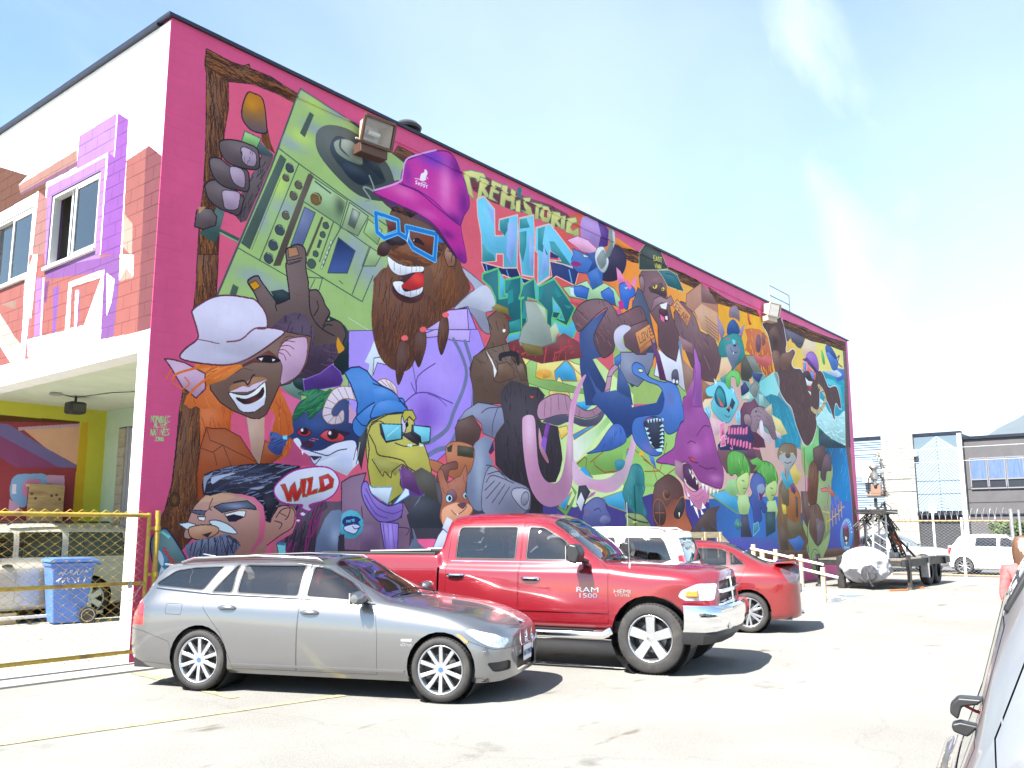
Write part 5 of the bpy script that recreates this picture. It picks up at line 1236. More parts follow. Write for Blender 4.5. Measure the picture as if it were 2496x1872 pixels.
P|140.112.124|1|1952,385 41,-23 67,-4 45,23 30,37 10,27 -36,8 -37,-30 -58,-11 -30,30 -37,-5
L|60.40.56|1|1|2.2|1952,385 41,-23 67,-4 45,23 30,37 10,27 -36,8 -37,-30 -58,-11 -30,30 -37,-5
F|100.76.92|20|34|0.99,0.15|1.7|0.35
P|146.116.126|1|1901,398 32,-8 23,19 -21,21 -30,-8
L|60.40.56|1|1|2.0|1901,398 32,-8 23,19 -21,21 -30,-8
P|226.206.220|1|2014,409 21,-7 15,34 59,20 -42,12 -51,-24
P|50.36.50|0|2000,376 -1,1 -2,1 -2,1 -2,1 -3,0 -3,0 -2,0 -1,-1 0,-1 0,-1 2,-1 2,-1 3,0 2,-1 3,0 2,1 1,1
P|228.212.140|0|2112,375 69,10 53,41 -89,19 -10,-33
P|220.190.206|0|2134,423 41,8 5,17 -35,-3
P|150.196.190|0|2018,318 33,-1 3,33 -34,4
P|214.190.150|0|2059,363 58,-25 -12,43
P|44.40.90|0|1715,503 97,-68 113,-11 46,39 -54,40 -188,12
P|226.120.160|0|1736,438 30,-8 1,36 17,12 -53,7
L|240.200.216|0|1|2.0|1736,438 30,-8 1,36 17,12 -53,7
P|44.40.90|0|1753,453 2,14 -9,2
P|226.120.160|0|1788,444 16,-5 -4,24 -16,5
L|90.40.90|0|1|2.1|1788,444 16,-5 -4,24 -16,5
P|226.120.160|0|1807,445 16,-5 -4,21 -16,5
L|90.40.90|0|1|2.1|1807,445 16,-5 -4,21 -16,5
P|226.120.160|0|1827,440 15,1 -3,19 -16,5
L|90.40.90|0|1|2.1|1827,440 15,1 -3,19 -16,5
P|226.120.160|0|1846,442 17,-9 -4,25 -16,5
L|90.40.90|0|1|2.1|1846,442 17,-9 -4,25 -16,5
P|226.120.160|0|1867,437 16,-3 -4,23 -16,4
L|90.40.90|0|1|2.1|1867,437 16,-3 -4,23 -16,4
P|226.120.160|0|1887,438 16,-2 -3,19 -17,5
L|90.40.90|0|1|2.1|1887,438 16,-2 -3,19 -17,5
P|226.120.160|0|1908,433 17,-5 -5,25 -17,5
L|90.40.90|0|1|2.2|1908,433 17,-5 -5,25 -17,5
P|226.120.160|0|1739,478 24,-9 4,30 -34,6
L|240.200.216|0|1|2.0|1739,478 24,-9 4,30 -34,6
P|226.120.160|0|1779,475 15,-5 -5,21 -15,5
L|90.40.90|0|1|2.0|1779,475 15,-5 -5,21 -15,5
P|226.120.160|0|1799,478 16,-7 -5,21 -16,4
L|90.40.90|0|1|2.1|1799,478 16,-7 -5,21 -16,4
P|226.120.160|0|1820,475 16,-3 -5,21 -16,4
L|90.40.90|0|1|2.1|1820,475 16,-3 -5,21 -16,4
P|226.120.160|0|1841,479 16,-7 -5,22 -16,4
L|90.40.90|0|1|2.1|1841,479 16,-7 -5,22 -16,4
P|226.120.160|0|1863,475 16,-2 -5,21 -17,5
L|90.40.90|0|1|2.1|1863,475 16,-2 -5,21 -17,5
P|226.120.160|0|1884,479 17,-5 -6,21 -16,5
L|90.40.90|0|1|2.1|1884,479 17,-5 -6,21 -16,5
P|226.120.160|0|1906,475 17,0 -6,21 -17,5
L|90.40.90|0|1|2.2|1906,475 17,0 -6,21 -17,5
P|226.120.160|0|1928,479 17,-3 -5,21 -18,5
L|90.40.90|0|1|2.2|1928,479 17,-3 -5,21 -18,5
L|226.120.160|1|0|4.6|1806,493 6,13 -15,-2
L|226.120.160|1|0|5.0|1959,493 43,0
P|100.60.84|0|1789,511 178,-12 14,28 -132,1
P|84.58.58|1|2072,84 37,-18 68,-34 44,-2 27,19 11,28 10,38 -11,26 22,2 41,-18 22,12 -37,39 21,15 56,-5 39,10 156,-31 49,29 32,22 77,-13 32,33 11,46 -21,5 -35,-16 -24,36 4,25 -18,-1 -38,-42 -81,-49 -18,60 -41,42 3,31 -42,52 -53,29 -47,-9 -54,-55 -31,-53 -49,-18 -47,-33 -2,-43 -37,-38 -21,-61 -17,-35
L|220.220.230|1|1|3.5|2072,84 37,-18 68,-34 44,-2 27,19 11,28 10,38 -11,26 22,2 41,-18 22,12 -37,39 21,15 56,-5 39,10 156,-31 49,29 32,22 77,-13 32,33 11,46 -21,5 -35,-16 -24,36 4,25 -18,-1 -38,-42 -81,-49 -18,60 -41,42 3,31 -42,52 -53,29 -47,-9 -54,-55 -31,-53 -49,-18 -47,-33 -2,-43 -37,-38 -21,-61 -17,-35
F|56.38.44|110|28|0.31,0.95|2.5|0.6
F|124.88.76|60|25|0.31,0.95|2.0|0.6
P|120.82.68|1|2138,165 59,-9 0,53 -31,19 -18,-23
P|120.82.68|1|2210,166 70,-23 48,-13 -21,39 -51,38 -44,0
P|100.66.56|1|2125,101 54,-30 26,19 3,35 -40,30 -27,-13
S|60.40.44|0.9|2172,125|30|21
P|150.100.190|1|2457,122 45,-15 41,8 21,29 -13,28 -58,-11 -47,-18
L|80.44.120|1|1|2.1|2457,122 45,-15 41,8 21,29 -13,28 -58,-11 -47,-18
P|76.40.110|0|2404,149 51,-14 40,13 56,24 -27,7 -64,-20
P|226.110.110|0|2408,155 37,-3 46,22 41,7 -12,27 -34,-2 -79,-20
P|90.140.220|0|2419,159 25,0 -9,29 -19,-7
P|90.140.220|0|2473,179 41,7 -11,21 -24,-6
L|236.226.230|1|0|2.0|2415,157 33,-1 -9,31
P|50.36.44|1|2405,198 51,-13 30,21 -36,17
P|232.232.240|0|2423,211 28,9 42,-2 -20,18 -37,2
P|170.50.60|0|2439,243 43,-8 -12,20
P|226.228.236|0|2441,256 29,2 -2,13
L|190.170.130|1|0|16.9|2551,226 41,14 22,30 -41,33 -55,22 -49,-7
L|120.100.80|1|0|3.2|2540,240 28,-13
L|120.100.80|1|0|3.2|2565,247 41,-8
L|120.100.80|1|0|3.2|2589,263 36,-4
L|120.100.80|1|0|3.2|2585,286 36,-4
L|120.100.80|1|0|3.2|2555,305 25,10
L|120.100.80|1|0|3.1|2511,316 14,14
L|120.100.80|1|0|3.1|2482,310 2,15
P|110.190.110|0|2343,466 133,-26 35,14 -46,58 -61,16
P|110.190.110|0|2444,459 76,-14 -18,18
P|150.170.110|1|2358,460 1,84 121,53 67,52 31,89 -25,54 -52,39 -32,61 -65,3 -22,-42 -34,-51 -21,-89 81,-119 76,-19 43,-81 108,8 -11,62 -115,43 -57,-14
P|146.166.112|0|2484,575 141,-16 -50,193 -128,51 -69,-104
L|40.44.44|1|0|4.3|2375,464 -10,184 -5,167
P|92.64.62|1|2473,457 94,-18 12,22 -16,45 -43,30 -55,-24 -9,-38
L|50.34.40|1|1|2.3|2473,457 94,-18 12,22 -16,45 -43,30 -55,-24 -9,-38
P|96.72.80|1|2568,478 56,-9 7,56 -49,8 -21,34 -38,-4 -4,-22
L|50.34.44|1|1|2.3|2568,478 56,-9 7,56 -49,8 -21,34 -38,-4 -4,-22
P|112.66.44|1|2394,595 17,-67 55,-25 30,45 -17,60 -23,48 -44,6 -31,-28
L|44.28.32|1|1|2.2|2394,595 17,-67 55,-25 30,45 -17,60 -23,48 -44,6 -31,-28
F|70.40.36|20|32|-0.16,0.99|2.2|0.35
P|104.70.58|1|2390,663 81,-10 40,32 16,40 -13,32 -35,29 -38,7 -45,-29 -17,-26 13,-39
L|44.30.36|1|1|2.2|2390,663 81,-10 40,32 16,40 -13,32 -35,29 -38,7 -45,-29 -17,-26 13,-39
F|70.50.54|26|34|0.08,1.00|2.2|0.35
P|110.92.100|0|2449,699 79,15 -16,51 -63,25
F|80.64.74|16|29|0.08,1.00|1.8|0.35
P|140.160.104|0|2468,849 -1,16 -7,13 -10,9 -14,6 -15,-1 -14,-5 -12,-10 -9,-13 -3,-14 1,-15 6,-13 11,-10 13,-6 15,0 15,5 12,10 9,13
L|50.60.50|0|1|2.1|2468,849 -1,16 -7,13 -10,9 -14,6 -15,-1 -14,-5 -12,-10 -9,-13 -3,-14 1,-15 6,-13 11,-10 13,-6 15,0 15,5 12,10 9,13
L|50.60.50|1|0|2.1|2423,816 8,39 -18,25
P|214.110.60|0|2506,599 51,-7 30,1 0,22 -28,56 26,-67 -62,5
L|120.80.160|0|1|2.3|2506,599 51,-7 30,1 0,22 -28,56 26,-67 -62,5
P|214.110.60|0|2589,582 44,21 21,16 -25,6 -29,-13
L|120.80.160|0|1|2.4|2589,582 44,21 21,16 -25,6 -29,-13
L|170.110.140|0|0|6.4|2537,660 24,43
L|170.110.140|0|0|6.5|2569,654 24,43
L|170.110.140|0|0|6.6|2610,642 24,44
L|170.110.140|0|0|6.6|2645,625 24,44
L|170.110.140|0|0|6.7|2678,618 25,45
L|206.170.80|0|0|6.4|2547,692 -1,52
L|206.170.80|0|0|4.6|2544,714 31,-6
L|206.170.80|0|0|6.4|2579,687 -1,51
L|206.170.80|0|0|4.6|2575,708 32,-5
L|206.170.80|0|0|6.5|2612,675 -1,52
L|206.170.80|0|0|4.7|2608,697 33,-6
L|206.170.80|0|0|6.6|2646,666 -2,53
L|206.170.80|0|0|4.7|2642,689 33,-6
L|206.170.80|0|0|6.7|2681,652 -2,53
L|206.170.80|0|0|4.8|2676,674 34,-6
L|206.170.80|0|0|6.8|2711,640 -1,53
L|206.170.80|0|0|4.9|2707,663 35,-7
L|206.180.90|1|0|4.6|2512,677 76,4
P|90.150.206|0|2817,759 -10,21 -18,18 -22,13 -25,6 -23,0 -20,-8 -14,-14 -7,-18 2,-20 10,-21 17,-17 22,-14 24,-7 24,0 21,7 15,14 6,19
P|96.52.52|1|2716,724 43,-6 19,34 -14,29 -28,16 -27,-31
P|150.110.180|0|2723,713 41,5 13,17 -71,0
P|110.50.84|0|2713,741 44,-11 25,5 -20,15
P|232.230.240|0|2730,763 24,6 -11,11 -15,-5
P|232.230.240|0|2730,786 25,-1 -15,12
L|226.232.240|0|0|3.9|2724,720 -2,-5
L|226.232.240|0|0|3.9|2738,712 1,-5
L|226.232.240|0|0|3.9|2753,709 4,-6
L|226.232.240|0|0|3.9|2768,710 6,-6
L|226.232.240|0|0|4.0|2781,715 8,-5
L|226.232.240|0|0|4.0|2791,724 10,-4
L|226.232.240|0|0|4.0|2797,736 12,-3
L|226.232.240|0|0|4.0|2800,750 12,-1
L|226.232.240|0|0|3.8|2718,802 1,6
L|226.232.240|0|0|3.9|2728,803 1,5
L|226.232.240|0|0|3.9|2738,803 1,5
L|226.232.240|0|0|3.9|2748,803 1,6
L|226.232.240|0|0|3.9|2758,803 1,6
L|226.232.240|0|0|3.9|2769,803 0,6
P|122.92.62|0|2141,599 70,-48 48,28 60,54 -6,82 53,62 -32,30 -139,-1 -74,-3 -14,-77 26,-107
P|176.104.52|0|2203,612 62,-25 48,36 -2,82 -40,23 -25,-7 -49,-20 -6,-49
L|90.54.40|0|1|2.0|2203,612 62,-25 48,36 -2,82 -40,23 -25,-7 -49,-20 -6,-49
P|116.100.76|0|2175,583 46,33 -6,45 -32,6 -38,-49
L|70.60.50|0|1|2.0|2175,583 46,33 -6,45 -32,6 -38,-49
P|122.98.76|1|2150,487 47,-26 93,-2 17,20 -11,29 -58,37 -12,36 -32,1 1,-55 -49,-15
L|60.50.50|1|1|2.0|2150,487 47,-26 93,-2 17,20 -11,29 -58,37 -12,36 -32,1 1,-55 -49,-15
P|160.164.164|1|2153,507 47,-16 72,-2 25,17 -37,22 -23,22 2,33 -39,4 -1,-45 -29,-19
P|110.84.60|0|2251,496 -2,4 -5,3 -6,3 -8,2 -7,0 -7,-1 -6,-2 -3,-3 -1,-4 2,-4 4,-3 6,-3 8,-2 8,0 7,0 5,3 4,3
L|50.44.50|1|0|2.4|2196,522 25,3 34,-7
P|230.206.90|0|2162,489 25,1 -13,4
P|230.206.90|0|2259,487 23,1 -14,5
P|226.196.96|0|2238,547 49,-25 17,24 40,6 -23,20 -30,21 -46,-8
P|70.170.196|0|2165,561 20,-9 21,35 31,-37 28,34 -56,27 -35,-23
P|100.60.110|0|2234,595 24,-8 23,27 -15,11 -25,-10
P|80.70.70|0|2272,630 23,4 -6,66 -20,0
P|110.98.70|1|2191,701 62,17 55,-13 2,36 -38,25 -63,-11
P|60.110.190|0|2190,772 56,-4 47,-10 38,23 -39,30 -45,-4 -24,-15
P|96.76.62|0|2131,726 55,12 9,68 -68,-1
P|230.206.80|0|2152,658 38,4 2,27 -25,3
L|200.120.60|1|0|3.1|2153,628 4,86
P|110.78.74|0|2322,613 62,-2 8,88 -27,37 -43,-36
L|60.50.50|1|0|3.4|2335,612 12,62 19,56
P|150.196.130|0|1748,627 25,-28 70,-9 -5,47 -47,8
P|84.160.66|1|1775,573 0,-41 37,-21 71,4 37,29 6,28 -36,22 -47,-8 -22,-9 -24,8
L|30.90.50|1|1|2.6|1775,573 0,-41 37,-21 71,4 37,29 6,28 -36,22 -47,-8 -22,-9 -24,8
F|130.196.90|10|31|0.30,0.95|4.2|0.35
F|50.120.56|10|31|0.30,0.95|3.1|0.35
P|186.210.130|1|1843,586 66,-17 5,31 -27,29 -26,14 -22,-13 -13,-26
L|60.110.70|1|1|2.1|1843,586 66,-17 5,31 -27,29 -26,14 -22,-13 -13,-26
L|40.80.60|1|0|2.6|1866,595 16,3
L|40.80.60|1|0|2.1|1872,619 20,-1
P|176.206.140|0|1838,641 64,-6 13,34 -19,28 -56,-3 -12,-33
P|84.160.66|1|1982,588 0,-39 37,-19 72,4 38,28 5,26 -36,21 -48,-8 -22,-9 -25,8
L|30.90.50|1|1|2.8|1982,588 0,-39 37,-19 72,4 38,28 5,26 -36,21 -48,-8 -22,-9 -25,8
F|130.196.90|10|33|0.30,0.95|4.5|0.35
F|50.120.56|10|33|0.30,0.95|3.4|0.35
P|186.210.130|1|2050,601 67,-16 5,30 -28,27 -26,14 -23,-13 -13,-25
L|60.110.70|1|1|2.3|2050,601 67,-16 5,30 -28,27 -26,14 -23,-13 -13,-25
L|40.80.60|1|0|2.9|2073,610 16,3
L|40.80.60|1|0|2.3|2079,633 20,-1
P|176.206.140|0|2044,653 65,-5 13,33 -20,26 -56,-3 -12,-32
P|90.170.70|0|1930,533 52,-13 42,11 -29,24 -44,9 28,-19 -34,-2
P|64.84.156|1|1922,607 28,-33 43,-5 41,19 -4,33 -29,25 40,28 -27,15 -25,-14 5,35 -52,7 -11,-41 -22,-24 27,-21
L|30.40.90|1|1|2.7|1922,607 28,-33 43,-5 41,19 -4,33 -29,25 40,28 -27,15 -25,-14 5,35 -52,7 -11,-41 -22,-24 27,-21
P|130.146.180|1|1972,609 43,-9 16,17 -28,15 -19,18 -7,-17
P|110.40.90|0|1982,629 30,3 -7,18 -17,0
P|60.60.84|0|1848,697 48,-3 5,27 20,41 -80,-1
P|40.70.80|0|2023,685 80,-1 -8,61 -73,17
P|60.130.150|0|1933,724 35,-7 6,21 -44,20
L|130.190.200|0|1|2.7|1933,724 35,-7 6,21 -44,20
P|60.120.130|0|1849,724 -2,6 -5,5 -6,4 -8,2 -8,0 -8,-2 -5,-4 -4,-5 -1,-6 2,-5 5,-5 6,-4 8,-2 8,0 8,2 5,4 4,5
F|110.170.130|8|10|0.30,0.96|3.0|0.35
P|120.50.56|0|772,358 62,-24 54,15 81,-45 60,11 11,35 -153,36 -105,-4
F|170.64.70|20|31|-0.64,0.77|3.9|0.7
P|150.160.150|0|808,349 10,-29 19,-20 -8,-42 38,-6 33,12 5,27 40,17 -6,22 -51,19 -75,9
L|90.110.100|0|1|2.2|808,349 10,-29 19,-20 -8,-42 38,-6 33,12 5,27 40,17 -6,22 -51,19 -75,9
P|180.196.160|0|867,253 33,8 8,29 -8,9 -11,-26
P|180.190.150|0|917,303 23,-18 11,19 -24,28
P|110.92.44|0|813,351 75,-2 5,16 -22,7 -37,2
P|96.66.52|0|708,318 29,-22 35,6 5,35 -15,16 10,11 -20,23 61,-10 20,24 5,39 -175,22 -9,-33 13,-23 37,-28 14,-24
L|50.34.34|0|1|2.0|708,318 29,-22 35,6 5,35 -15,16 10,11 -20,23 61,-10 20,24 5,39 -175,22 -9,-33 13,-23 37,-28 14,-24
F|60.40.38|30|22|0.27,0.96|2.0|0.5
P|132.116.50|0|718,296 19,-13 35,3 3,14 -42,-2
P|120.40.44|0|772,299 15,9 -25,1
P|226.226.224|0|704,385 14,7 17,32 -10,11 -11,-30
L|38.34.40|1|0|12.1|747,397 5,-13 45,-4 8,18
P|230.230.224|0|765,335 -1,1 -1,1 -1,1 -2,1 -1,1 -2,-1 -1,0 -1,-1 0,-2 0,-1 1,-1 1,-1 2,-1 1,0 2,0 1,0 1,1
P|96.72.60|0|700,384 73,-24 11,32 54,37 4,14 -81,10 -14,35 -81,11 0,-27 -11,-31 10,-36
L|50.34.34|0|1|1.5|700,384 73,-24 11,32 54,37 4,14 -81,10 -14,35 -81,11 0,-27 -11,-31 10,-36
F|70.52.46|30|20|0.71,0.71|1.5|0.6
P|226.226.230|0|702,385 19,17 15,21 -7,15 -4,-23
P|110.82.66|0|739,409 30,-10 23,12 -1,19 -44,16 -22,-2 14,-16
L|56.40.36|0|1|1.5|739,409 30,-10 23,12 -1,19 -44,16 -22,-2 14,-16
P|106.80.66|0|795,398 27,-4 16,35 -24,3
L|56.40.36|0|1|1.5|795,398 27,-4 16,35 -24,3
L|36.34.42|1|0|10.3|747,396 5,-8 47,-10 6,19
P|126.132.160|0|620,537 23,-24 37,-20 45,0 29,1 7,35 -25,32 -42,-8 -4,-18 -27,-15
L|50.50.70|0|1|1.4|620,537 23,-24 37,-20 45,0 29,1 7,35 -25,32 -42,-8 -4,-18 -27,-15
L|60.64.90|1|0|2.0|758,494 -47,7 -21,12
L|60.64.90|1|0|2.0|739,498 -14,30 -3,28
P|86.62.58|0|614,549 9,-14 40,-15 27,25 -7,18 -13,17 -33,-4 -20,-3
L|50.36.38|0|1|1.4|614,549 9,-14 40,-15 27,25 -7,18 -13,17 -33,-4 -20,-3
P|110.122.150|1|680,568 28,-11 17,14 -14,20 14,19 -27,31 -4,60 -43,-16 3,-71 13,-34
S|170.184.200|0.6|684,635|17|56
P|44.36.46|0|747,488 3,-26 30,-26 34,1 24,4 36,-2 24,15 -21,25 -8,20 16,14 58,4 12,45 4,25 -9,26 -17,25 -46,5 -1,74 -47,-4 1,-54 -61,-17 -47,-30 -3,-48 -18,29 25,-45 25,-24 -7,-23
F|26.20.30|60|29|0.13,0.99|1.8|0.5
F|70.58.72|30|26|0.13,0.99|1.5|0.5
P|60.40.80|0|711,588 14,-23 4,18 -11,10
P|214.70.56|0|846,461 13,0 -4,4 -8,0
P|134.136.158|1|701,634 24,-19 51,23 64,18 3,38 -7,5 -38,14 -93,-3 -14,-31
L|60.60.80|1|1|1.7|701,634 24,-19 51,23 64,18 3,38 -7,5 -38,14 -93,-3 -14,-31
L|60.60.80|1|0|2.0|704,614 28,3 22,15
L|60.60.80|1|0|2.0|708,632 35,-7 25,15
L|60.60.80|1|0|2.0|704,648 21,-15 65,13
L|60.60.80|1|0|2.0|701,663 28,-19
L|60.60.80|1|0|2.0|705,679 42,-33
L|60.60.80|1|0|2.0|722,687 39,-37
L|60.60.80|1|0|2.0|743,689 33,-35
L|60.60.80|1|0|2.1|794,656 23,25 15,18
P|166.166.184|1|783,668 11,-12 46,3 -1,35 -15,5 -23,-13
L|60.60.80|1|1|1.8|783,668 11,-12 46,3 -1,35 -15,5 -23,-13
P|140.140.160|0|838,677 -2,4 -3,4 -4,3 -5,2 -4,-1 -3,-2 -3,-3 -1,-5 1,-4 2,-5 4,-4 4,-3 4,-1 4,0 4,2 2,3 1,5
L|60.60.80|0|1|1.8|838,677 -2,4 -3,4 -4,3 -5,2 -4,-1 -3,-2 -3,-3 -1,-5 1,-4 2,-5 4,-4 4,-3 4,-1 4,0 4,2 2,3 1,5
P|120.52.150|0|902,511 14,4 -11,26 -8,35 -9,-7 5,-35
P|190.130.150|1|875,526 10,21 8,22 16,26 -9,1 -24,-28
P|140.90.190|0|889,542 14,4 -6,30 -15,-14
P|186.140.164|1|869,490 13,-22 50,-21 48,-3 17,11 36,12 28,3 39,-15 30,-37 17,-43 16,-19 26,-16 5,11 -27,21 -11,35 -22,44 -35,26 -48,12 -54,-2 -53,5 -55,15 -16,-3
L|70.50.70|1|1|2.1|869,490 13,-22 50,-21 48,-3 17,11 36,12 28,3 39,-15 30,-37 17,-43 16,-19 26,-16 5,11 -27,21 -11,35 -22,44 -35,26 -48,12 -54,-2 -53,5 -55,15 -16,-3
L|110.76.100|1|0|1.6|898,466 -4,34
L|110.76.100|1|0|1.6|919,457 -1,38
L|110.76.100|1|0|1.7|945,448 3,33
L|110.76.100|1|0|1.7|971,445 8,33
L|110.76.100|1|0|1.7|1029,470 -5,17
L|110.76.100|1|0|1.8|1075,466 14,12
L|110.76.100|1|0|1.8|1110,446 24,5
L|110.76.100|1|0|1.9|1130,418 26,-11
L|110.76.100|1|0|1.9|1142,381 25,-6
P|84.80.104|1|889,510 55,-18 52,-3 55,2 48,-12 35,-25 -6,20 -30,24 -57,11 -54,-6 -43,12 -34,-2
P|70.120.196|0|1179,330 27,-15 2,17 -14,16 -15,-3
L|30.60.120|0|1|1.9|1179,330 27,-15 2,17 -14,16 -15,-3
P|206.146.182|1|818,519 8,-13 23,-5 12,9 4,34 7,58 20,31 32,8 26,-11 18,-38 10,-52 10,-63 19,-44 33,-38 16,-7 -17,25 -24,46 -15,59 -1,72 -6,51 -23,31 -30,15 -33,4 -32,-9 -27,-24 -16,-35 -11,-51
S|224.190.212|0.8|841,531|20|49
S|224.190.212|0.8|986,545|13|64
P|224.190.212|1|999,585 30,24 41,16 63,-3 51,-21 32,-24 29,-52 7,-41 -20,-38 -35,-30 20,9 31,31 20,27 -2,54 -30,59 -28,31 -36,21 -50,7 -52,-6 -41,-4 -31,-14
S|206.146.182|0.8|1094,642|72|13
S|206.146.182|0.7|1245,511|16|57
P|64.60.56|0|503,639 23,-11 36,13 7,41 12,21 -42,-24 -33,-26
P|40.44.56|0|491,714 42,-37 48,16 19,43 -100,0
P|86.44.100|0|475,628 28,7 9,18 15,26 -46,-14
P|176.108.74|1|589,594 9,-15 32,-5 37,8 0,27 -13,23 -30,14 -31,-7 -37,-7 -10,-18 22,1 24,5
L|70.40.40|1|1|1.3|589,594 9,-15 32,-5 37,8 0,27 -13,23 -30,14 -31,-7 -37,-7 -10,-18 22,1 24,5
P|60.58.44|0|621,581 47,1 -1,21 -46,-2
P|60.58.44|0|592,588 16,-8 -3,15 -11,1
P|110.66.60|1|565,651 9,-24 18,-9 26,-6 3,13 -22,5 -6,20
L|60.36.40|1|1|1.3|565,651 9,-24 18,-9 26,-6 3,13 -22,5 -6,20
P|150.88.66|1|568,636 12,-7 13,23 25,-10 13,-5 13,-20 5,24 -5,24 13,24 10,13 -16,22 -26,8 -31,4 -19,-20 6,-34 -6,-21
L|80.46.46|1|1|1.3|568,636 12,-7 13,23 25,-10 13,-5 13,-20 5,24 -5,24 13,24 10,13 -16,22 -26,8 -31,4 -19,-20 6,-34 -6,-21
F|120.66.56|20|13|0.27,0.96|1.3|0.35
P|204.142.108|1|581,703 31,-13 13,-1 29,2 10,11 -19,17 -20,17 -37,0
P|110.70.80|1|593,669 19,-5 10,13 -10,11 -19,-6
P|160.200.220|0|609,681 -1,3 -1,2 -3,2 -3,1 -3,0 -3,-1 -3,-1 -1,-3 -1,-2 1,-3 1,-2 3,-2 3,-1 3,0 3,1 3,1 1,3
L|50.40.50|0|1|1.3|609,681 -1,3 -1,2 -3,2 -3,1 -3,0 -3,-1 -3,-1 -1,-3 -1,-2 1,-3 1,-2 3,-2 3,-1 3,0 3,1 3,1 1,3
P|160.200.220|0|648,675 -1,2 0,2 -2,1 -1,1 -2,0 -2,-1 -1,-1 -1,-2 -1,-2 1,-2 1,-2 1,-1 2,-1 1,0 2,1 2,1 0,2
L|50.40.50|0|1|1.1|648,675 -1,2 0,2 -2,1 -1,1 -2,0 -2,-1 -1,-1 -1,-2 -1,-2 1,-2 1,-2 1,-1 2,-1 1,0 2,1 2,1 0,2
P|30.30.40|0|606,681 -1,2 0,1 -2,1 -1,1 -2,0 -1,-1 -1,-1 -1,-1 0,-1 0,-2 1,-1 1,-1 1,-1 2,0 1,1 1,1 1,1
P|30.30.40|0|647,676 0,1 -1,1 0,1 -1,0 -1,0 -1,0 -1,-1 0,-1 0,-1 0,-1 0,-1 1,-1 1,0 1,0 0,0 1,1 1,1
P|90.60.74|1|622,692 16,-4 10,3 -10,9 -10,-3
L|80.46.46|1|0|1.6|606,703 13,8 19,-7 10,-9
P|230.226.230|0|619,710 6,-2 -1,4
P|190.196.220|0|582,736 12,-21 12,5 26,25 -32,4
P|184.190.214|0|553,779 19,-31 12,-11 13,8 17,17 -4,23 -49,-2
L|60.60.90|0|1|1.7|553,779 19,-31 12,-11 13,8 17,17 -4,23 -49,-2
P|38.66.130|0|1054,369 42,41 24,11 61,-13 16,4 47,8 10,22 120,-25 32,-37 10,24 -21,50 -110,11 -34,43 -22,13 -61,-28 -40,-24 -52,-24 20,-19
P|62.100.180|1|1053,569 39,-16 55,-47 31,-17 31,6 14,32 -58,24 -50,9
L|30.50.110|1|1|1.8|1053,569 39,-16 55,-47 31,-17 31,6 14,32 -58,24 -50,9
F|40.70.140|10|32|-0.33,0.94|2.2|0.35
P|66.110.186|1|1259,337 22,-12 34,7 21,21 71,6 37,-5 43,7 18,26 11,27 18,14 54,1 -2,23 -21,8 -25,-13 -40,10 -14,20 -45,16 -24,-4 -11,-18 -17,-16 -47,2 -35,20 21,37 21,21 47,9 -30,11 -40,-3 -55,-20 -20,-29 12,-33 56,-14 71,-13 26,-39 -22,-31 -58,-5 -51,-8 -22,-6
L|30.50.110|1|1|2.6|1259,337 22,-12 34,7 21,21 71,6 37,-5 43,7 18,26 11,27 18,14 54,1 -2,23 -21,8 -25,-13 -40,10 -14,20 -45,16 -24,-4 -11,-18 -17,-16 -47,2 -35,20 21,37 21,21 47,9 -30,11 -40,-3 -55,-20 -20,-29 12,-33 56,-14 71,-13 26,-39 -22,-31 -58,-5 -51,-8 -22,-6
S|90.130.210|0.7|1466,404|45|37
S|120.110.180|0.7|1326,537|34|18
S|100.100.150|0.6|1447,397|25|25
P|70.110.190|0|1326,552 28,7 10,28 -28,-16
P|30.34.60|1|1307,477 29,-14 41,-7 23,10 11,29 -9,43 -30,2 -33,-16 -16,-22
P|180.220.226|0|1325,467 11,-3 -5,11
P|180.220.226|0|1339,464 12,-3 -6,12
P|180.220.226|0|1354,461 11,-3 -5,13
P|180.220.226|0|1368,458 12,-2 -5,13
P|180.220.226|0|1383,459 12,-2 -5,9
P|180.220.226|0|1398,455 12,0 -5,9
P|180.220.226|0|1403,469 8,7 -26,3
P|180.220.226|0|1403,480 7,6 -26,4
P|180.220.226|0|1402,490 7,7 -25,3
P|180.220.226|0|1401,501 8,7 -26,2
P|180.220.226|0|1401,512 7,7 -26,1
P|180.220.226|0|1400,523 7,7 -25,0
P|180.220.226|0|1312,486 8,8 12,-7
P|180.220.226|0|1318,497 8,8 11,-7
P|180.220.226|0|1325,508 8,8 9,-6
P|180.220.226|0|1331,519 8,8 8,-6
P|180.220.226|0|1361,538 35,-6 3,10 -27,1
P|226.220.150|0|1312,344 -2,2 -3,1 -4,1 -4,1 -4,-1 -4,0 -2,-2 -1,-1 0,-2 2,-2 3,-1 4,-1 4,0 4,0 4,1 2,1 1,2
L|30.50.110|0|1|2.0|1312,344 -2,2 -3,1 -4,1 -4,1 -4,-1 -4,0 -2,-2 -1,-1 0,-2 2,-2 3,-1 4,-1 4,0 4,0 4,1 2,1 1,2
P|226.226.180|1|1553,439 17,2 -1,9 -13,-2
L|30.50.110|1|1|2.3|1553,439 17,2 -1,9 -13,-2
P|156.72.150|1|1592,279 35,-5 3,53 1,75 33,26 25,44 24,51 32,51 -11,43 -30,8 -70,-10 -40,-8 -38,-30 -38,-16 -51,12 -37,-1 -65,-2 30,-17 62,-25 15,-32 28,-36 20,-15 -2,-56 47,-15 17,-54
L|70.30.84|1|1|2.8|1592,279 35,-5 3,53 1,75 33,26 25,44 24,51 32,51 -11,43 -30,8 -70,-10 -40,-8 -38,-30 -38,-16 -51,12 -37,-1 -65,-2 30,-17 62,-25 15,-32 28,-36 20,-15 -2,-56 47,-15 17,-54
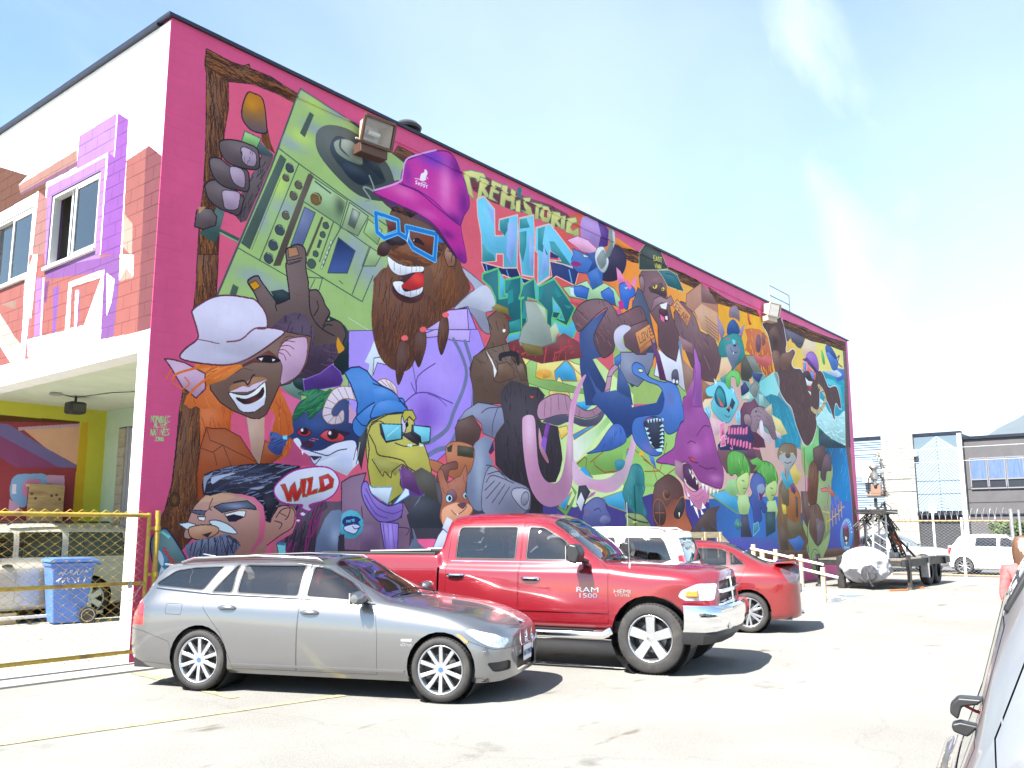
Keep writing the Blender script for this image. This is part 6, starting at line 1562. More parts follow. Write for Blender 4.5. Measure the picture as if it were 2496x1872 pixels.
S|190.110.180|0.8|1580,522|41|22
S|180.90.170|0.7|1658,501|36|33
S|120.50.120|0.7|1543,402|40|32
S|190.120.180|0.7|1692,596|43|13
P|156.72.150|0|1575,334 56,-14 -4,83 -98,10 2,-29
P|150.110.130|0|1462,558 43,7 9,57 -25,-14 -30,-14
P|66.26.66|1|1508,567 42,1 5,22 32,20 -2,25 -39,-8 -25,-11 -18,-24
P|206.130.170|1|1504,586 10,36 51,17 48,-17 33,14 -9,26 -50,26 -44,-27 -30,-20
L|110.50.100|1|1|2.3|1504,586 10,36 51,17 48,-17 33,14 -9,26 -50,26 -44,-27 -30,-20
L|170.90.140|1|0|2.3|1532,637 38,14 49,-17
L|170.90.140|1|0|2.3|1544,652 32,12 42,-14
P|236.230.236|0|1536,578 13,6 -4,9
P|236.230.236|0|1549,590 16,6 -8,9
P|236.230.236|0|1574,604 13,6 -8,10
P|236.230.236|0|1607,613 17,2 -9,19
P|236.230.236|0|1627,618 21,2 -12,20
P|236.230.236|0|1654,623 14,3 -12,20
P|236.230.236|0|1675,628 14,1 -12,16
P|236.230.236|0|1697,628 14,-3 -8,16
P|236.230.236|0|1509,604 12,9 -10,0
P|236.230.236|0|1525,640 12,12 -13,1
P|236.230.236|0|1537,658 18,15 -13,4
P|236.230.236|0|1555,676 20,6 11,28 -19,-18
P|236.230.236|0|1609,666 20,15 -28,4
P|236.230.236|0|1595,682 19,15 -14,3
P|214.70.60|1|1545,547 20,2 6,9 -20,-1
L|90.30.60|1|1|1.8|1545,547 20,2 6,9 -20,-1
L|80.30.80|1|0|3.2|1539,547 25,11 27,2
L|80.30.80|1|0|2.9|1597,566 48,7 35,-5 21,5
L|80.30.80|1|0|2.7|1582,506 -27,-4 -20,8
L|80.30.80|1|0|2.9|1590,484 44,-30 35,0
P|156.84.168|0|1589,238 13,5 27,48 -5,106 -51,6 -2,-19 25,-62
L|80.40.100|1|0|2.4|1589,238 4,78 -19,67
P|84.92.150|1|1036,702 5,-16 42,-19 38,5 9,18 19,21 -5,13 -15,0 -10,19 -66,-1 -22,-25
L|50.44.100|1|1|1.8|1036,702 5,-16 42,-19 38,5 9,18 19,21 -5,13 -15,0 -10,19 -66,-1 -22,-25
P|104.110.156|1|1100,717 20,-11 24,8 -5,10 -29,0
L|50.44.90|1|0|2.1|1078,696 19,-5 9,7
P|110.100.140|0|1062,701 0,3 -3,2 -3,2 -4,1 -5,0 -4,-1 -3,-1 -2,-3 -1,-2 1,-3 2,-2 3,-2 5,-1 4,0 4,1 4,2 2,2
P|36.38.54|0|1019,643 28,-3 18,15 -19,21 -19,23 -18,-15
P|220.220.232|0|1010,679 18,-23 13,18 -14,25
P|186.100.170|0|1046,673 23,-16 19,-4 -9,9
P|44.120.126|1|1202,650 22,-31 23,-34 38,-2 18,24 -4,35 -13,23 20,36 -33,17 -31,-22 -26,-19
L|24.80.90|1|1|1.9|1202,650 22,-31 23,-34 38,-2 18,24 -4,35 -13,23 20,36 -33,17 -31,-22 -26,-19
F|70.156.150|24|14|0.28,0.96|1.9|0.35
S|30.90.100|0.7|1272,631|16|34
P|50.130.150|1|1169,581 26,-8 21,5 -12,17 -26,7
P|120.140.90|1|1210,702 32,-3 42,5 32,19 5,17 -102,0 -4,-22
L|50.66.60|1|1|1.9|1210,702 32,-3 42,5 32,19 5,17 -102,0 -4,-22
L|44.54.50|1|0|3.9|1220,707 42,11 49,5
P|220.214.120|0|1241,721 21,-3 -11,6
P|76.44.44|1|1350,631 30,-18 48,-14 49,13 23,20 5,30 10,36 29,33 -27,28 -134,-1 -44,-43 -3,-49
L|44.28.34|1|1|2.1|1350,631 30,-18 48,-14 49,13 23,20 5,30 10,36 29,33 -27,28 -134,-1 -44,-43 -3,-49
G|150.84.60|90.50.50|1444,729|1427,626|0|1371,758 34,-73 44,-24 55,4 11,36 29,34 -27,24
P|60.40.44|0|1408,694 1,12 -5,11 -7,9 -11,4 -13,1 -12,-3 -11,-7 -9,-9 -4,-12 -1,-12 4,-10 7,-9 11,-5 13,-1 12,3 12,7 8,10
L|150.88.50|0|1|2.5|1408,694 1,12 -5,11 -7,9 -11,4 -13,1 -12,-3 -11,-7 -9,-9 -4,-12 -1,-12 4,-10 7,-9 11,-5 13,-1 12,3 12,7 8,10
P|40.34.46|1|1446,693 34,-33 25,-4 4,27 -27,28 -31,0
L|150.88.50|1|1|3.0|1446,693 34,-33 25,-4 4,27 -27,28 -31,0
P|230.226.220|0|1471,696 9,-2 -4,14
P|150.100.50|0|1432,651 -1,4 -4,5 -5,3 -7,1 -6,1 -6,-2 -5,-3 -3,-4 -1,-4 1,-5 4,-4 5,-3 6,-2 7,0 6,1 5,3 3,4
P|80.46.44|0|1433,648 -1,4 -4,4 -4,3 -6,2 -6,0 -5,-1 -4,-3 -3,-4 -1,-4 2,-5 3,-4 4,-3 6,-2 6,0 5,2 5,2 2,4
L|150.90.60|1|0|2.0|1346,698 52,-1
L|150.90.60|1|0|2.0|1374,665 -1,64
P|76.58.54|0|1592,710 51,-29 71,-8 -23,20 -3,32 11,38 -189,-1
F|60.70.110|14|30|0.77,0.64|4.7|0.35
P|70.60.62|0|1630,744 10,-5 1,11 -10,3"""
FRONT="""P|455.455.455|0|-287,-628 1154,534 73,732 -888,-54
P|135.82.58|0|-32,-22 248,95 129,51 -36,9 114,24 6,61 -398,2
P|206.146.132|0|309,133 221,-4 3,22 -214,-1
P|150.98.134|0|319,150 214,0 2,11 -209,-6
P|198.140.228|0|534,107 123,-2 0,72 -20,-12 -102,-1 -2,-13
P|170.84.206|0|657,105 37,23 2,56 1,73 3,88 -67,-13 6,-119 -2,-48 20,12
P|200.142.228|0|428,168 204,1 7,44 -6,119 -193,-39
L|455.455.455|0|0|2.8|633,170 4,160
L|455.455.455|0|0|2.8|657,107 1,69
P|455.455.455|0|433,161 99,-2 1,8 -96,-1
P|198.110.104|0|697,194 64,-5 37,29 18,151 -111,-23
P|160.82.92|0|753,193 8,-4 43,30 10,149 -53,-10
P|216.192.172|0|699,276 30,24 5,50 -29,-20
P|205.140.135|0|396,166 36,22 11,106 -51,-11
P|455.455.455|0|19,174 218,-6 159,-2 -4,117 -352,-30
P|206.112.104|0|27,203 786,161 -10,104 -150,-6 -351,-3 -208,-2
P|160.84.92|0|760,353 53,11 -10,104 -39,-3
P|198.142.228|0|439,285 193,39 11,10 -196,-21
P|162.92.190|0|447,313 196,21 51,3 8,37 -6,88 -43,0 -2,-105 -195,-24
P|198.132.232|0|417,323 34,5 8,131 -27,-1
P|455.455.455|0|443,328 4,0 11,129 -4,0
P|150.76.150|0|453,337 15,1 -4,35 -9,-1
P|162.92.204|0|485,352 22,0 0,76 -11,2
P|455.455.455|0|539,353 114,1 5,109 -55,-29 -64,-3
P|206.112.104|0|549,362 96,3 -43,67 -47,-2
P|455.455.455|0|564,371 12,1 2,60 -8,0
P|162.92.204|0|576,373 4,0 3,60 -4,-1
P|455.455.455|0|661,361 27,15 -6,34 -11,19
P|455.455.455|0|698,340 41,9 2,33 -21,-18 -19,17
P|214.180.160|0|720,364 21,19 -38,-1
P|455.455.455|0|371,317 26,-38 18,3 -4,114 -8,64 -22,0 -2,-74
P|206.120.130|0|401,389 12,2 -1,67 -12,1
P|455.455.455|0|208,339 73,24 103,76 -1,24 -37,-4 -131,-93
P|226.214.200|0|283,404 -2,-41 57,43 42,25 -46,2
P|190.150.130|0|277,345 67,4 1,16
P|455.455.455|0|405,426 198,8 50,28 -195,0 -46,-5
P|455.440.330|0|94,457 208,2 351,3 150,6 3,18 19,237 -64,0 7,-224 -458,-6 -208,-4"""
CARPORT="""P|186.184.66|0|33,-337 1435,-589 108,2460 -1381,-528
P|84.58.28|0|356,95 372,1 163,-2 0,5 -161,10 -370,20
P|140.60.68|0|360,129 370,-20 161,-11 1,54 0,173 -511,1
P|206.160.132|0|776,122 115,-17 4,86 -71,-34
P|180.150.166|0|765,118 126,-19 0,7 -111,16 -13,4
P|112.100.150|0|351,49 379,64 19,1 27,16 48,27 66,33 1,5 -35,2 -124,-59 -376,-49
P|130.70.112|0|356,89 376,49 124,59 -89,4 -31,-19 -375,-40
P|192.160.40|0|896,95 17,-2 0,58 -1,158 -21,0 1,-157
P|186.184.66|0|910,55 59,-6 19,259 -76,1
P|124.160.206|1|762,228 11,-12 26,-3 29,0 5,19 -20,2 -19,1 2,40 -11,8 -15,-11 -9,-15
P|200.130.170|0|785,235 8,-11 25,-1 5,9 -27,3 -1,27 -11,-8
P|186.146.180|0|830,214 38,-1 3,76 -6,1 -2,-56 -30,-2
P|186.146.180|0|761,266 20,12 2,16 -22,0
P|210.206.226|0|764,236 8,0 1,19 -8,1"""
MURAL_M = painted('mural_paint', MURAL, 29.0, 9.08, 150, 1.1, (0, 1), (0, 0), (180,70,124), 1.04)  # pink ground lightens towards the far end: haze and glare painted in
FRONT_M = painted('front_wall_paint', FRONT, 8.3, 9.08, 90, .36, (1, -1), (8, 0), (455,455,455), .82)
CARPORT_M = painted('carport_paint', CARPORT, 10.0, 5.0, 90, 1.1, (0, 1), (6, 0), (186,184,66), 1.0)
# ------------------------------------------------------------------ ground
def ground_mat(name, base, light, crack, scale=1.0, stains=True):
    m = bpy.data.materials.new(name); m.use_nodes = True; t = m.node_tree; b = t.nodes['Principled BSDF']; b.inputs['Roughness'].default_value = .9; b.inputs['Specular IOR Level'].default_value = .25
    g = N(t, 'ShaderNodeNewGeometry'); P = g.outputs['Position']
    def noise(s, d=6, r=.6):
        n = N(t, 'ShaderNodeTexNoise'); n.inputs['Scale'].default_value = s; n.inputs['Detail'].default_value = d; n.inputs['Roughness'].default_value = r; t.links.new(P, n.inputs['Vector']); return n.outputs['Fac']
    def mix(f, a, bb, lo, hi, mode='MIX'):
        r = N(t, 'ShaderNodeMapRange'); r.inputs['From Min'].default_value = lo; r.inputs['From Max'].default_value = hi; t.links.new(f, r.inputs[0])
        x = N(t, 'ShaderNodeMix', data_type='RGBA', blend_type=mode); t.links.new(r.outputs[0], x.inputs['Factor'])
        for s_, v in (('A', a), ('B', bb)):
            if isinstance(v, tuple): x.inputs[s_].default_value = v+(1,)
            else: t.links.new(v, x.inputs[s_])
        return x.outputs['Result']
    c = mix(noise(.35*scale, 5), base, light, .35, .65)
    c = mix(noise(150*scale, 3, .75), c, tuple(x*1.5 for x in light), .52, .7)
    c = mix(noise(70*scale, 4, .8), c, tuple(x*.55 for x in base), .52, .72)
    c = mix(noise(210*scale, 2), c, tuple(x*.45 for x in base), .6, .78)
    if stains:
        c = mix(noise(.9*scale, 8, .55), c, tuple(x*.5 for x in base), .63, .74)
        mp_ = N(t, 'ShaderNodeMapping'); mp_.inputs['Scale'].default_value = (.5, 1.6, 1); mp_.inputs['Rotation'].default_value = (0, 0, .5); t.links.new(P, mp_.inputs[0])
        n = N(t, 'ShaderNodeTexNoise'); n.inputs['Scale'].default_value = 1.7; n.inputs['Detail'].default_value = 7; t.links.new(mp_.outputs[0], n.inputs['Vector'])
        c = mix(n.outputs['Fac'], c, (base[0]*.62, base[1]*.58, base[2]*.5), .66, .72)
    v = N(t, 'ShaderNodeTexVoronoi', feature='DISTANCE_TO_EDGE'); v.inputs['Scale'].default_value = .22*scale
    nn = N(t, 'ShaderNodeTexNoise'); nn.inputs['Scale'].default_value = 1.4; nn.inputs['Detail'].default_value = 6; t.links.new(P, nn.inputs['Vector'])
    ad = N(t, 'ShaderNodeMix', data_type='RGBA', blend_type='LINEAR_LIGHT'); ad.inputs['Factor'].default_value = .55; t.links.new(P, ad.inputs['A']); t.links.new(nn.outputs['Color'], ad.inputs['B']); t.links.new(ad.outputs['Result'], v.inputs['Vector'])
    r = N(t, 'ShaderNodeMapRange'); r.inputs['From Min'].default_value = .0015; r.inputs['From Max'].default_value = .006; r.inputs['To Min'].default_value = crack; r.inputs['To Max'].default_value = 0; t.links.new(v.outputs['Distance'], r.inputs[0])
    x = N(t, 'ShaderNodeMix', data_type='RGBA'); t.links.new(r.outputs[0], x.inputs['Factor']); t.links.new(c, x.inputs['A']); x.inputs['B'].default_value = tuple(q*.3 for q in base)+(1,); t.links.new(x.outputs['Result'], b.inputs['Base Color'])
    bp = N(t, 'ShaderNodeBump'); bp.inputs['Strength'].default_value = .5; bp.inputs['Distance'].default_value = .012; t.links.new(noise(130*scale, 4, .7), bp.inputs['Height']); t.links.new(bp.outputs[0], b.inputs['Normal'])
    return m
ASPH = ground_mat('asphalt', (.18,.175,.162), (.245,.239,.222), .13)
CONC = ground_mat('concrete', (.30,.29,.26), (.40,.385,.35), .25, 1.6)
ROADM = ground_mat('street_asphalt', (.10,.10,.10), (.15,.15,.15), .5)
def sheet(name, x0, y0, x1, y1, z, m, kind='structure', parent=None, nx=1, ny=1):
    b = MB(); b.add([(x0+(x1-x0)*i/nx, y0+(y1-y0)*j/ny, z) for j in range(ny+1) for i in range(nx+1)], [(j*(nx+1)+i, j*(nx+1)+i+1, (j+1)*(nx+1)+i+1, (j+1)*(nx+1)+i) for j in range(ny) for i in range(nx)])
    o = b.build(name, m, parent)
    if kind and parent is None: o['kind'] = kind
    return o
sheet('ground', -300, -5300, 5300, 2500, -.012, ASPH)
# concrete apron in front of the gate and the carport floor, as poured slabs with open joints
ap = MB(); 
for k in range(7):
    x1 = .33-k*1.75; ap.box((x1-1.745, -.66, -.05), (x1, -.012, .012))
pv = ap.build('pavement', CONC); pv['kind'] = 'structure'
cf = MB()
for i in range(3):
    for j in range(5): cf.box((-3.2+i*2.25, .0+j*1.66, -.06), (-3.2+i*2.25+2.243, .0+j*1.66+1.653, .008))
o = cf.build('carport_floor', CONC); o['kind'] = 'structure'
# painted stall lines
YEL = mat('yellow_line_paint', (.30,.27,.15), .8, noise=.45, nscale=9, dirt=(.2,.19,.16)); WLINE = mat('white_line_paint', (.6,.6,.58), .8, noise=.3, nscale=9, dirt=(.2,.19,.18)); BLUEP = mat('blue_line_paint', (.10,.28,.5), .8, noise=.4, nscale=7, dirt=(.2,.19,.18))
def stripe(name, a, b_, wd, m, label):
    a = Vector(a+(0,)); b_ = Vector(b_+(0,)); d = (b_-a).normalized(); n = Vector((-d.y, d.x, 0))*wd/2; q = MB(); k = 24
    for i in range(k+1):
        p = a.lerp(b_, i/k); e = RNG.uniform(.86, 1.06); q.v += [tuple(p+n*e+Vector((0,0,-.006))), tuple(p-n*RNG.uniform(.86,1.06)+Vector((0,0,-.006)))]
    for i in range(k): q.f.append((2*i, 2*i+1, 2*i+3, 2*i+2)); q.mi.append(0)
    o = q.build(name, m); o['kind'] = 'structure'; return o
stripe('stall_line', (-4.4,-3.1), (.3,-3.86), .11, YEL, ''); stripe('stall_line', (-.30,-.72), (-.50,-3.1), .11, YEL, '')
stripe('stall_line', (2.9,-.8), (3.66,-5.4), .1, WLINE, ''); stripe('stall_line', (8.0,-.6), (7.9,-5.2), .1, WLINE, ''); stripe('stall_line', (17.1,-2.9), (18.1,-3.5), .12, BLUEP, ''); stripe('stall_line', (17.6,-2.5), (17.4,-3.6), .1, BLUEP, '')
# ------------------------------------------------------------------ the mural building
HB = 9.08
WHITEP = mat('white_wall_paint', (.74,.73,.70), .7, noise=.06, nscale=3, bump=.25, bscale=90)
bld = thing('mural_building', 'long flat-roofed block building with a huge hip hop animal mural along its pink side', 'building')
NAVY = mat('flashing_metal', (.028,.032,.05), .4, .5, noise=.2, nscale=4)
MINT = mat('mint_paint', (.46,.60,.46), .7, noise=.06, nscale=3); CEIL = mat('ceiling_paint', (.56,.60,.45), .8, noise=.08, nscale=2); BEIGE = mat('raw_block', (.38,.34,.26), .9, noise=.18, nscale=6, bump=.4)
def blockmesh(w_, h_, d_, name, m, swap=False):
    c = .0012; q = MB()
    def P(x, z, y): return (-y, x, z) if swap else (x, y, z)
    fr = [P(c, c, 0), P(w_-c, c, 0), P(w_-c, h_-c, 0), P(c, h_-c, 0)]; ed = [P(0, 0, c), P(w_, 0, c), P(w_, h_, c), P(0, h_, c)]; bk = [P(0, 0, d_), P(w_, 0, d_), P(w_, h_, d_), P(0, h_, d_)]
    q.add(fr+ed+bk, [(0,1,2,3)]+[(4+i, 4+(i+1) % 4, (i+1) % 4, i) for i in range(4)]+[(8+i, 8+(i+1) % 4, 4+(i+1) % 4, 4+i) for i in range(4)]); return q
BWD, BHT, JT = .4, .2, .006
# mural wall: mortar core and blocks (x along, faces -y)
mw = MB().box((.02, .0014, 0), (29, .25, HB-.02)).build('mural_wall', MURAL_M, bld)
full = blockmesh(BWD-JT, BHT-JT, .03, 'block', MURAL_M); full_me = full.mesh('block', MURAL_M)
rest = MB(); n_single = 0; half_cache = {}
for r in range(45):
    z = r*BHT+.004; h_ = BHT-JT; x = -BWD/2 if r % 2 else 0.
    if z+h_ > HB-.02: h_ = HB-.022-z
    while x < 29:
        a, b_ = max(x, 0.), min(x+BWD-JT, 29.)
        near = a < 2.75
        if b_-a > .05 and h_ > .05:
            y = RNG.uniform(-.0005, .0005)
            if near:
                key = (round(b_-a, 3), round(h_, 3))
                if key not in half_cache: half_cache[key] = blockmesh(b_-a, h_, .012, 'block', MURAL_M).mesh('block', MURAL_M)
                put('block', half_cache[key], mw, (a, y, z)); n_single += 1
            else:
                q = blockmesh(b_-a, h_, .012, 'block', MURAL_M); rest.add([(vx+a, vy+y, vz+z) for vx, vy, vz in q.v], q.f)
        x += BWD
rb = rest.build('block_courses', MURAL_M, mw); rb['kind'] = 'stuff'
# front wall above the carport (faces -x), with two sliding windows
WIN = [(1.83, 3.5, 5.95, 7.2), (4.19, 5.86, 5.95, 7.2), (6.55, 8.2, 5.95, 7.2)]
fw = MB()
ys = [0.013, 1.83, 3.5, 4.19, 5.86, 6.55, 8.2, 14.0]
for i in range(7):
    if i % 2: fw.box((.003, ys[i], 4.42), (.2, ys[i+1], 5.95)); fw.box((.003, ys[i], 7.2), (.2, ys[i+1], HB-.06))
    else: fw.box((.003, ys[i], 4.42), (.2, ys[i+1], HB-.06))
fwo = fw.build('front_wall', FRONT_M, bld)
rest = MB(); cache = {}; cand = []
for r in range(23):
    z = 4.424+r*BHT; h_ = min(BHT-JT, HB-.062-z); y = .014+(-BWD/2 if r % 2 else 0)
    while y < 8.35:
        segs = [(max(y, .014), y+BWD-JT)]
        for (a, b_, lo, hi) in WIN:
            if z+h_ > lo and z < hi:
                ns = []
                for p, q in segs:
                    if q <= a or p >= b_: ns.append((p, q)); continue
                    if p < a: ns.append((p, a-.003))
                    if q > b_: ns.append((b_+.003, q))
                segs = ns
        for p, q in segs:
            if q-p > .03 and h_ > .04: cand.append((p, q, z, h_))
        y += BWD
for p, q, z, h_ in sorted(cand, key=lambda t: t[0]):
    hh = h_
    for (a, b_, lo, hi) in WIN:                      # courses that meet a head or sill are cut to it
        if q > a and p < b_ and z < lo < z+h_: hh = lo-.003-z
    x = RNG.uniform(-.0008, .0008)
    if len(cache) >= 0 and sum(1 for c_ in fwo.children) < 300:
        key = (round(q-p, 3), round(hh, 3))
        if key not in cache: cache[key] = blockmesh(q-p, hh, .03, 'block', FRONT_M).mesh('block', FRONT_M) if False else None
        if cache[key] is None:
            bm_ = blockmesh(q-p, hh, .03, 'block', FRONT_M); s_ = MB(); s_.add([(vy, vx, vz) for vx, vy, vz in bm_.v], bm_.f); cache[key] = s_.mesh('block', FRONT_M)
        put('block', cache[key], fwo, (x, p, z))
    else:
        bm_ = blockmesh(q-p, hh, .03, 'block', FRONT_M); rest.add([(vy+x, vx+p, vz+z) for vx, vy, vz in bm_.v], bm_.f)
if rest.f: o = rest.build('block_courses', FRONT_M, fwo); o['kind'] = 'stuff'
# corner column, beam, carport room, slabs, far walls
MB().box((-.004, .008, 0), (.33, .295, 4.14)).build('column', WHITEP, bld, bevel=.004)
bw = MB().box((-.004, .012, 4.12), (.33, 14, 4.418)).build('beam', WHITEP, bld, bevel=.006)
MB().box((.33, .26, 4.34), (3.9, 14, 4.6)).build('ceiling', CEIL, bld)
MB().box((0, 8.2, 0), (3.5, 8.4, 4.36)).build('carport_wall', CARPORT_M, bld)
gw = MB(); gw.box((3.5, .25, 0), (3.7, 6.2, 4.36)); gw.box((3.5, 7.6, 0), (3.7, 8.2, 4.36)); gw.box((3.5, 6.2, 3.93), (3.7, 7.6, 4.36)); gwo = gw.build('carport_end_wall', MINT, bld)
for k in range(19): MB().box((3.495, 7.31, .01+k*.205), (3.69, 7.6-.004, .01+k*.205+.2)).build('jamb_block', BEIGE, gwo, bevel=.004)
fr = MB(); fr.box((3.52, 7.2, 0), (3.62, 7.3, 3.92)); fr.box((3.54, 6.2, 0), (3.6, 7.2, 3.9)); fr.build('door', mat('grey_door', (.32,.33,.37), .5, noise=.06), bld, bevel=.006)
MB().box((.2, .25, 8.85), (28.9, 14, HB-.06)).build('roof', mat('roof_gravel', (.2,.2,.2), .9, noise=.3, nscale=30), bld)
fb = MB(); fb.box((28.8, .25, 0), (29, 14, 8.85)); fb.box((3.9, 13.8, 0), (28.8, 14, 8.85)); fb.box((3.9, .25, 4.36), (28.8, 13.8, 4.6)); fb.box((.2, 13.8, 4.6), (3.9, 14, 8.85)); fb.box((3.9, .26, 4.6), (4.0, 13.8, 8.85)); fb.build('rear_walls', mat('rear_wall', (.22,.2,.19), .9, noise=.1), bld)
# metal cap along the roof edge in lengths
fl = thing_parent = None
x = -.06
while x < 29.06:
    l = min(3.05, 29.06-x); q = MB().box((x, -.05+RNG.uniform(-.006,.006), HB-.02), (x+l-.004, .3, HB+.028+RNG.uniform(-.006,.008))); q.box((x, -.056, HB-.03), (x+l-.004, -.046, HB+.02)); q.build('flashing', NAVY, bld, bevel=.006); x += l
y = .3
while y < 14:
    l = min(3.05, 14-y); q = MB().box((-.06+RNG.uniform(-.006,.006), y, HB-.06), (.3, y+l-.004, HB+.028+RNG.uniform(-.006,.008))); q.build('flashing', NAVY, bld, bevel=.006); y += l
MB().tube([(1.4+i*.9, -.025-.004*math.sin(i*2.1), HB-.36-.012*math.sin(i*1.3)) for i in range(31)], .012, 6).build('conduit', MURAL_M, bld, smooth=True)
# windows
ALU = mat('window_frame_white', (.62,.62,.62), .45, .1, noise=.05); WG = glass('window_glass', (.55,.6,.62)); DARKIN = mat('dark_room', (.03,.03,.035), .9)
for wi, (a, b_, lo, hi) in enumerate(WIN):
    f = MB(); t_ = .055
    f.box((.02, a+.006, lo+.006), (.14, a+t_, hi-.006)); f.box((.02, b_-t_, lo+.006), (.14, b_-.006, hi-.006)); f.box((.02, a+t_, hi-t_), (.14, b_-t_, hi-.006)); f.box((.02, a+t_, lo+.006), (.14, b_-t_, lo+t_))
    wo_ = f.build('window', ALU, bld, bevel=.004)
    mid = (a+b_)/2
    s1 = MB(); s1.box((.03, mid-.03, lo+t_), (.07, mid+.03, hi-t_)); s1.box((.03, a+t_, lo+t_), (.07, a+t_+.04, hi-t_)); s1.box((.03, a+t_, hi-t_-.04), (.07, mid, hi-t_)); s1.box((.03, a+t_, lo+t_), (.07, mid, lo+t_+.04)); s1.build('sash', ALU, wo_)
    MB().box((.048, a+t_+.04, lo+t_+.04), (.053, mid-.03, hi-t_-.04)).build('pane', WG, wo_)
    if wi == 0: MB().box((.085, mid-.3, lo+t_), (.09, mid+.26, hi-t_)).build('pane', WG, wo_); MB().box((.08, mid+.2, lo+t_), (.11, mid+.26, hi-t_)).build('sash', ALU, wo_)
    else: MB().box((.098, mid+.03, lo+t_), (.103, b_-t_, hi-t_)).build('pane', WG, wo_)
    MB().box((-.05, a-.03, lo-.05), (.05, b_+.03, lo+.004)).build('sill', WHITEP, wo_, bevel=.005)
rm = MB(); rm.box((2.9, .3, 4.6), (3.0, 13.8, 8.85)); rm.box((.25, 3.85, 4.6), (2.9, 3.95, 8.85)); rm.build('inner_partition', mat('inner_wall', (.30,.29,.27), .9), bld)
# painted door on the mural side
dr = MB().box((12.55, -.03, .62), (13.6, .02, 2.75)).build('door', MURAL_M, bld, bevel=.006)
hd = MB(); hd.box((13.42, -.07, 1.58), (13.48, -.03, 1.74)); hd.tube([(13.36,-.08,1.62),(13.45,-.09,1.62)], .014, 8); hd.build('handle', BLACK, dr)
# ------------------------------------------------------------------ vehicles: lofted shells cut into panels
def pchip(xs, ys, x):
    xs = np.array(xs, float); ys = np.array(ys, float); o = np.argsort(xs); xs = xs[o]; ys = ys[o]; h = np.diff(xs); d = np.diff(ys)/h; m = np.zeros(len(xs)); m[0] = d[0]; m[-1] = d[-1]
    for i in range(1, len(xs)-1):
        if d[i-1]*d[i] > 0: w1, w2 = 2*h[i]+h[i-1], h[i]+2*h[i-1]; m[i] = (w1+w2)/(w1/d[i-1]+w2/d[i])
    x = np.clip(x, xs[0], xs[-1]); i = np.clip(np.searchsorted(xs, x)-1, 0, len(h)-1); t = (x-xs[i])/h[i]
    return (1+2*t)*(1-t)**2*ys[i]+t*(1-t)**2*h[i]*m[i]+t*t*(3-2*t)*ys[i+1]+t*t*(t-1)*h[i]*m[i+1]
def inside(p, poly):
    x, y = p; c = False; n = len(poly)
    for i in range(n):
        (x0, y0), (x1, y1) = poly[i], poly[(i+1) % n]
        if (y0 > y) != (y1 > y) and x < (x1-x0)*(y-y0)/(y1-y0)+x0: c = not c
    return c
def circle(cx, cz, r, n=26): return [(cx+r*math.cos(2*math.pi*k/n), cz+r*math.sin(2*math.pi*k/n)) for k in range(n)]
def rnd(poly, r=.05, n=3):
    out = []; m = len(poly)
    for i in range(m):
        p, a, b = Vector(poly[i]), Vector(poly[i-1]), Vector(poly[(i+1) % m]); rr = min(r, (a-p).length*.45, (b-p).length*.45)
        p0 = p+(a-p).normalized()*rr; p1 = p+(b-p).normalized()*rr
        for k in range(n+1): t = k/n; q = p0*(1-t)**2+p*2*t*(1-t)+p1*t*t; out.append((q.x, q.y))
    return out
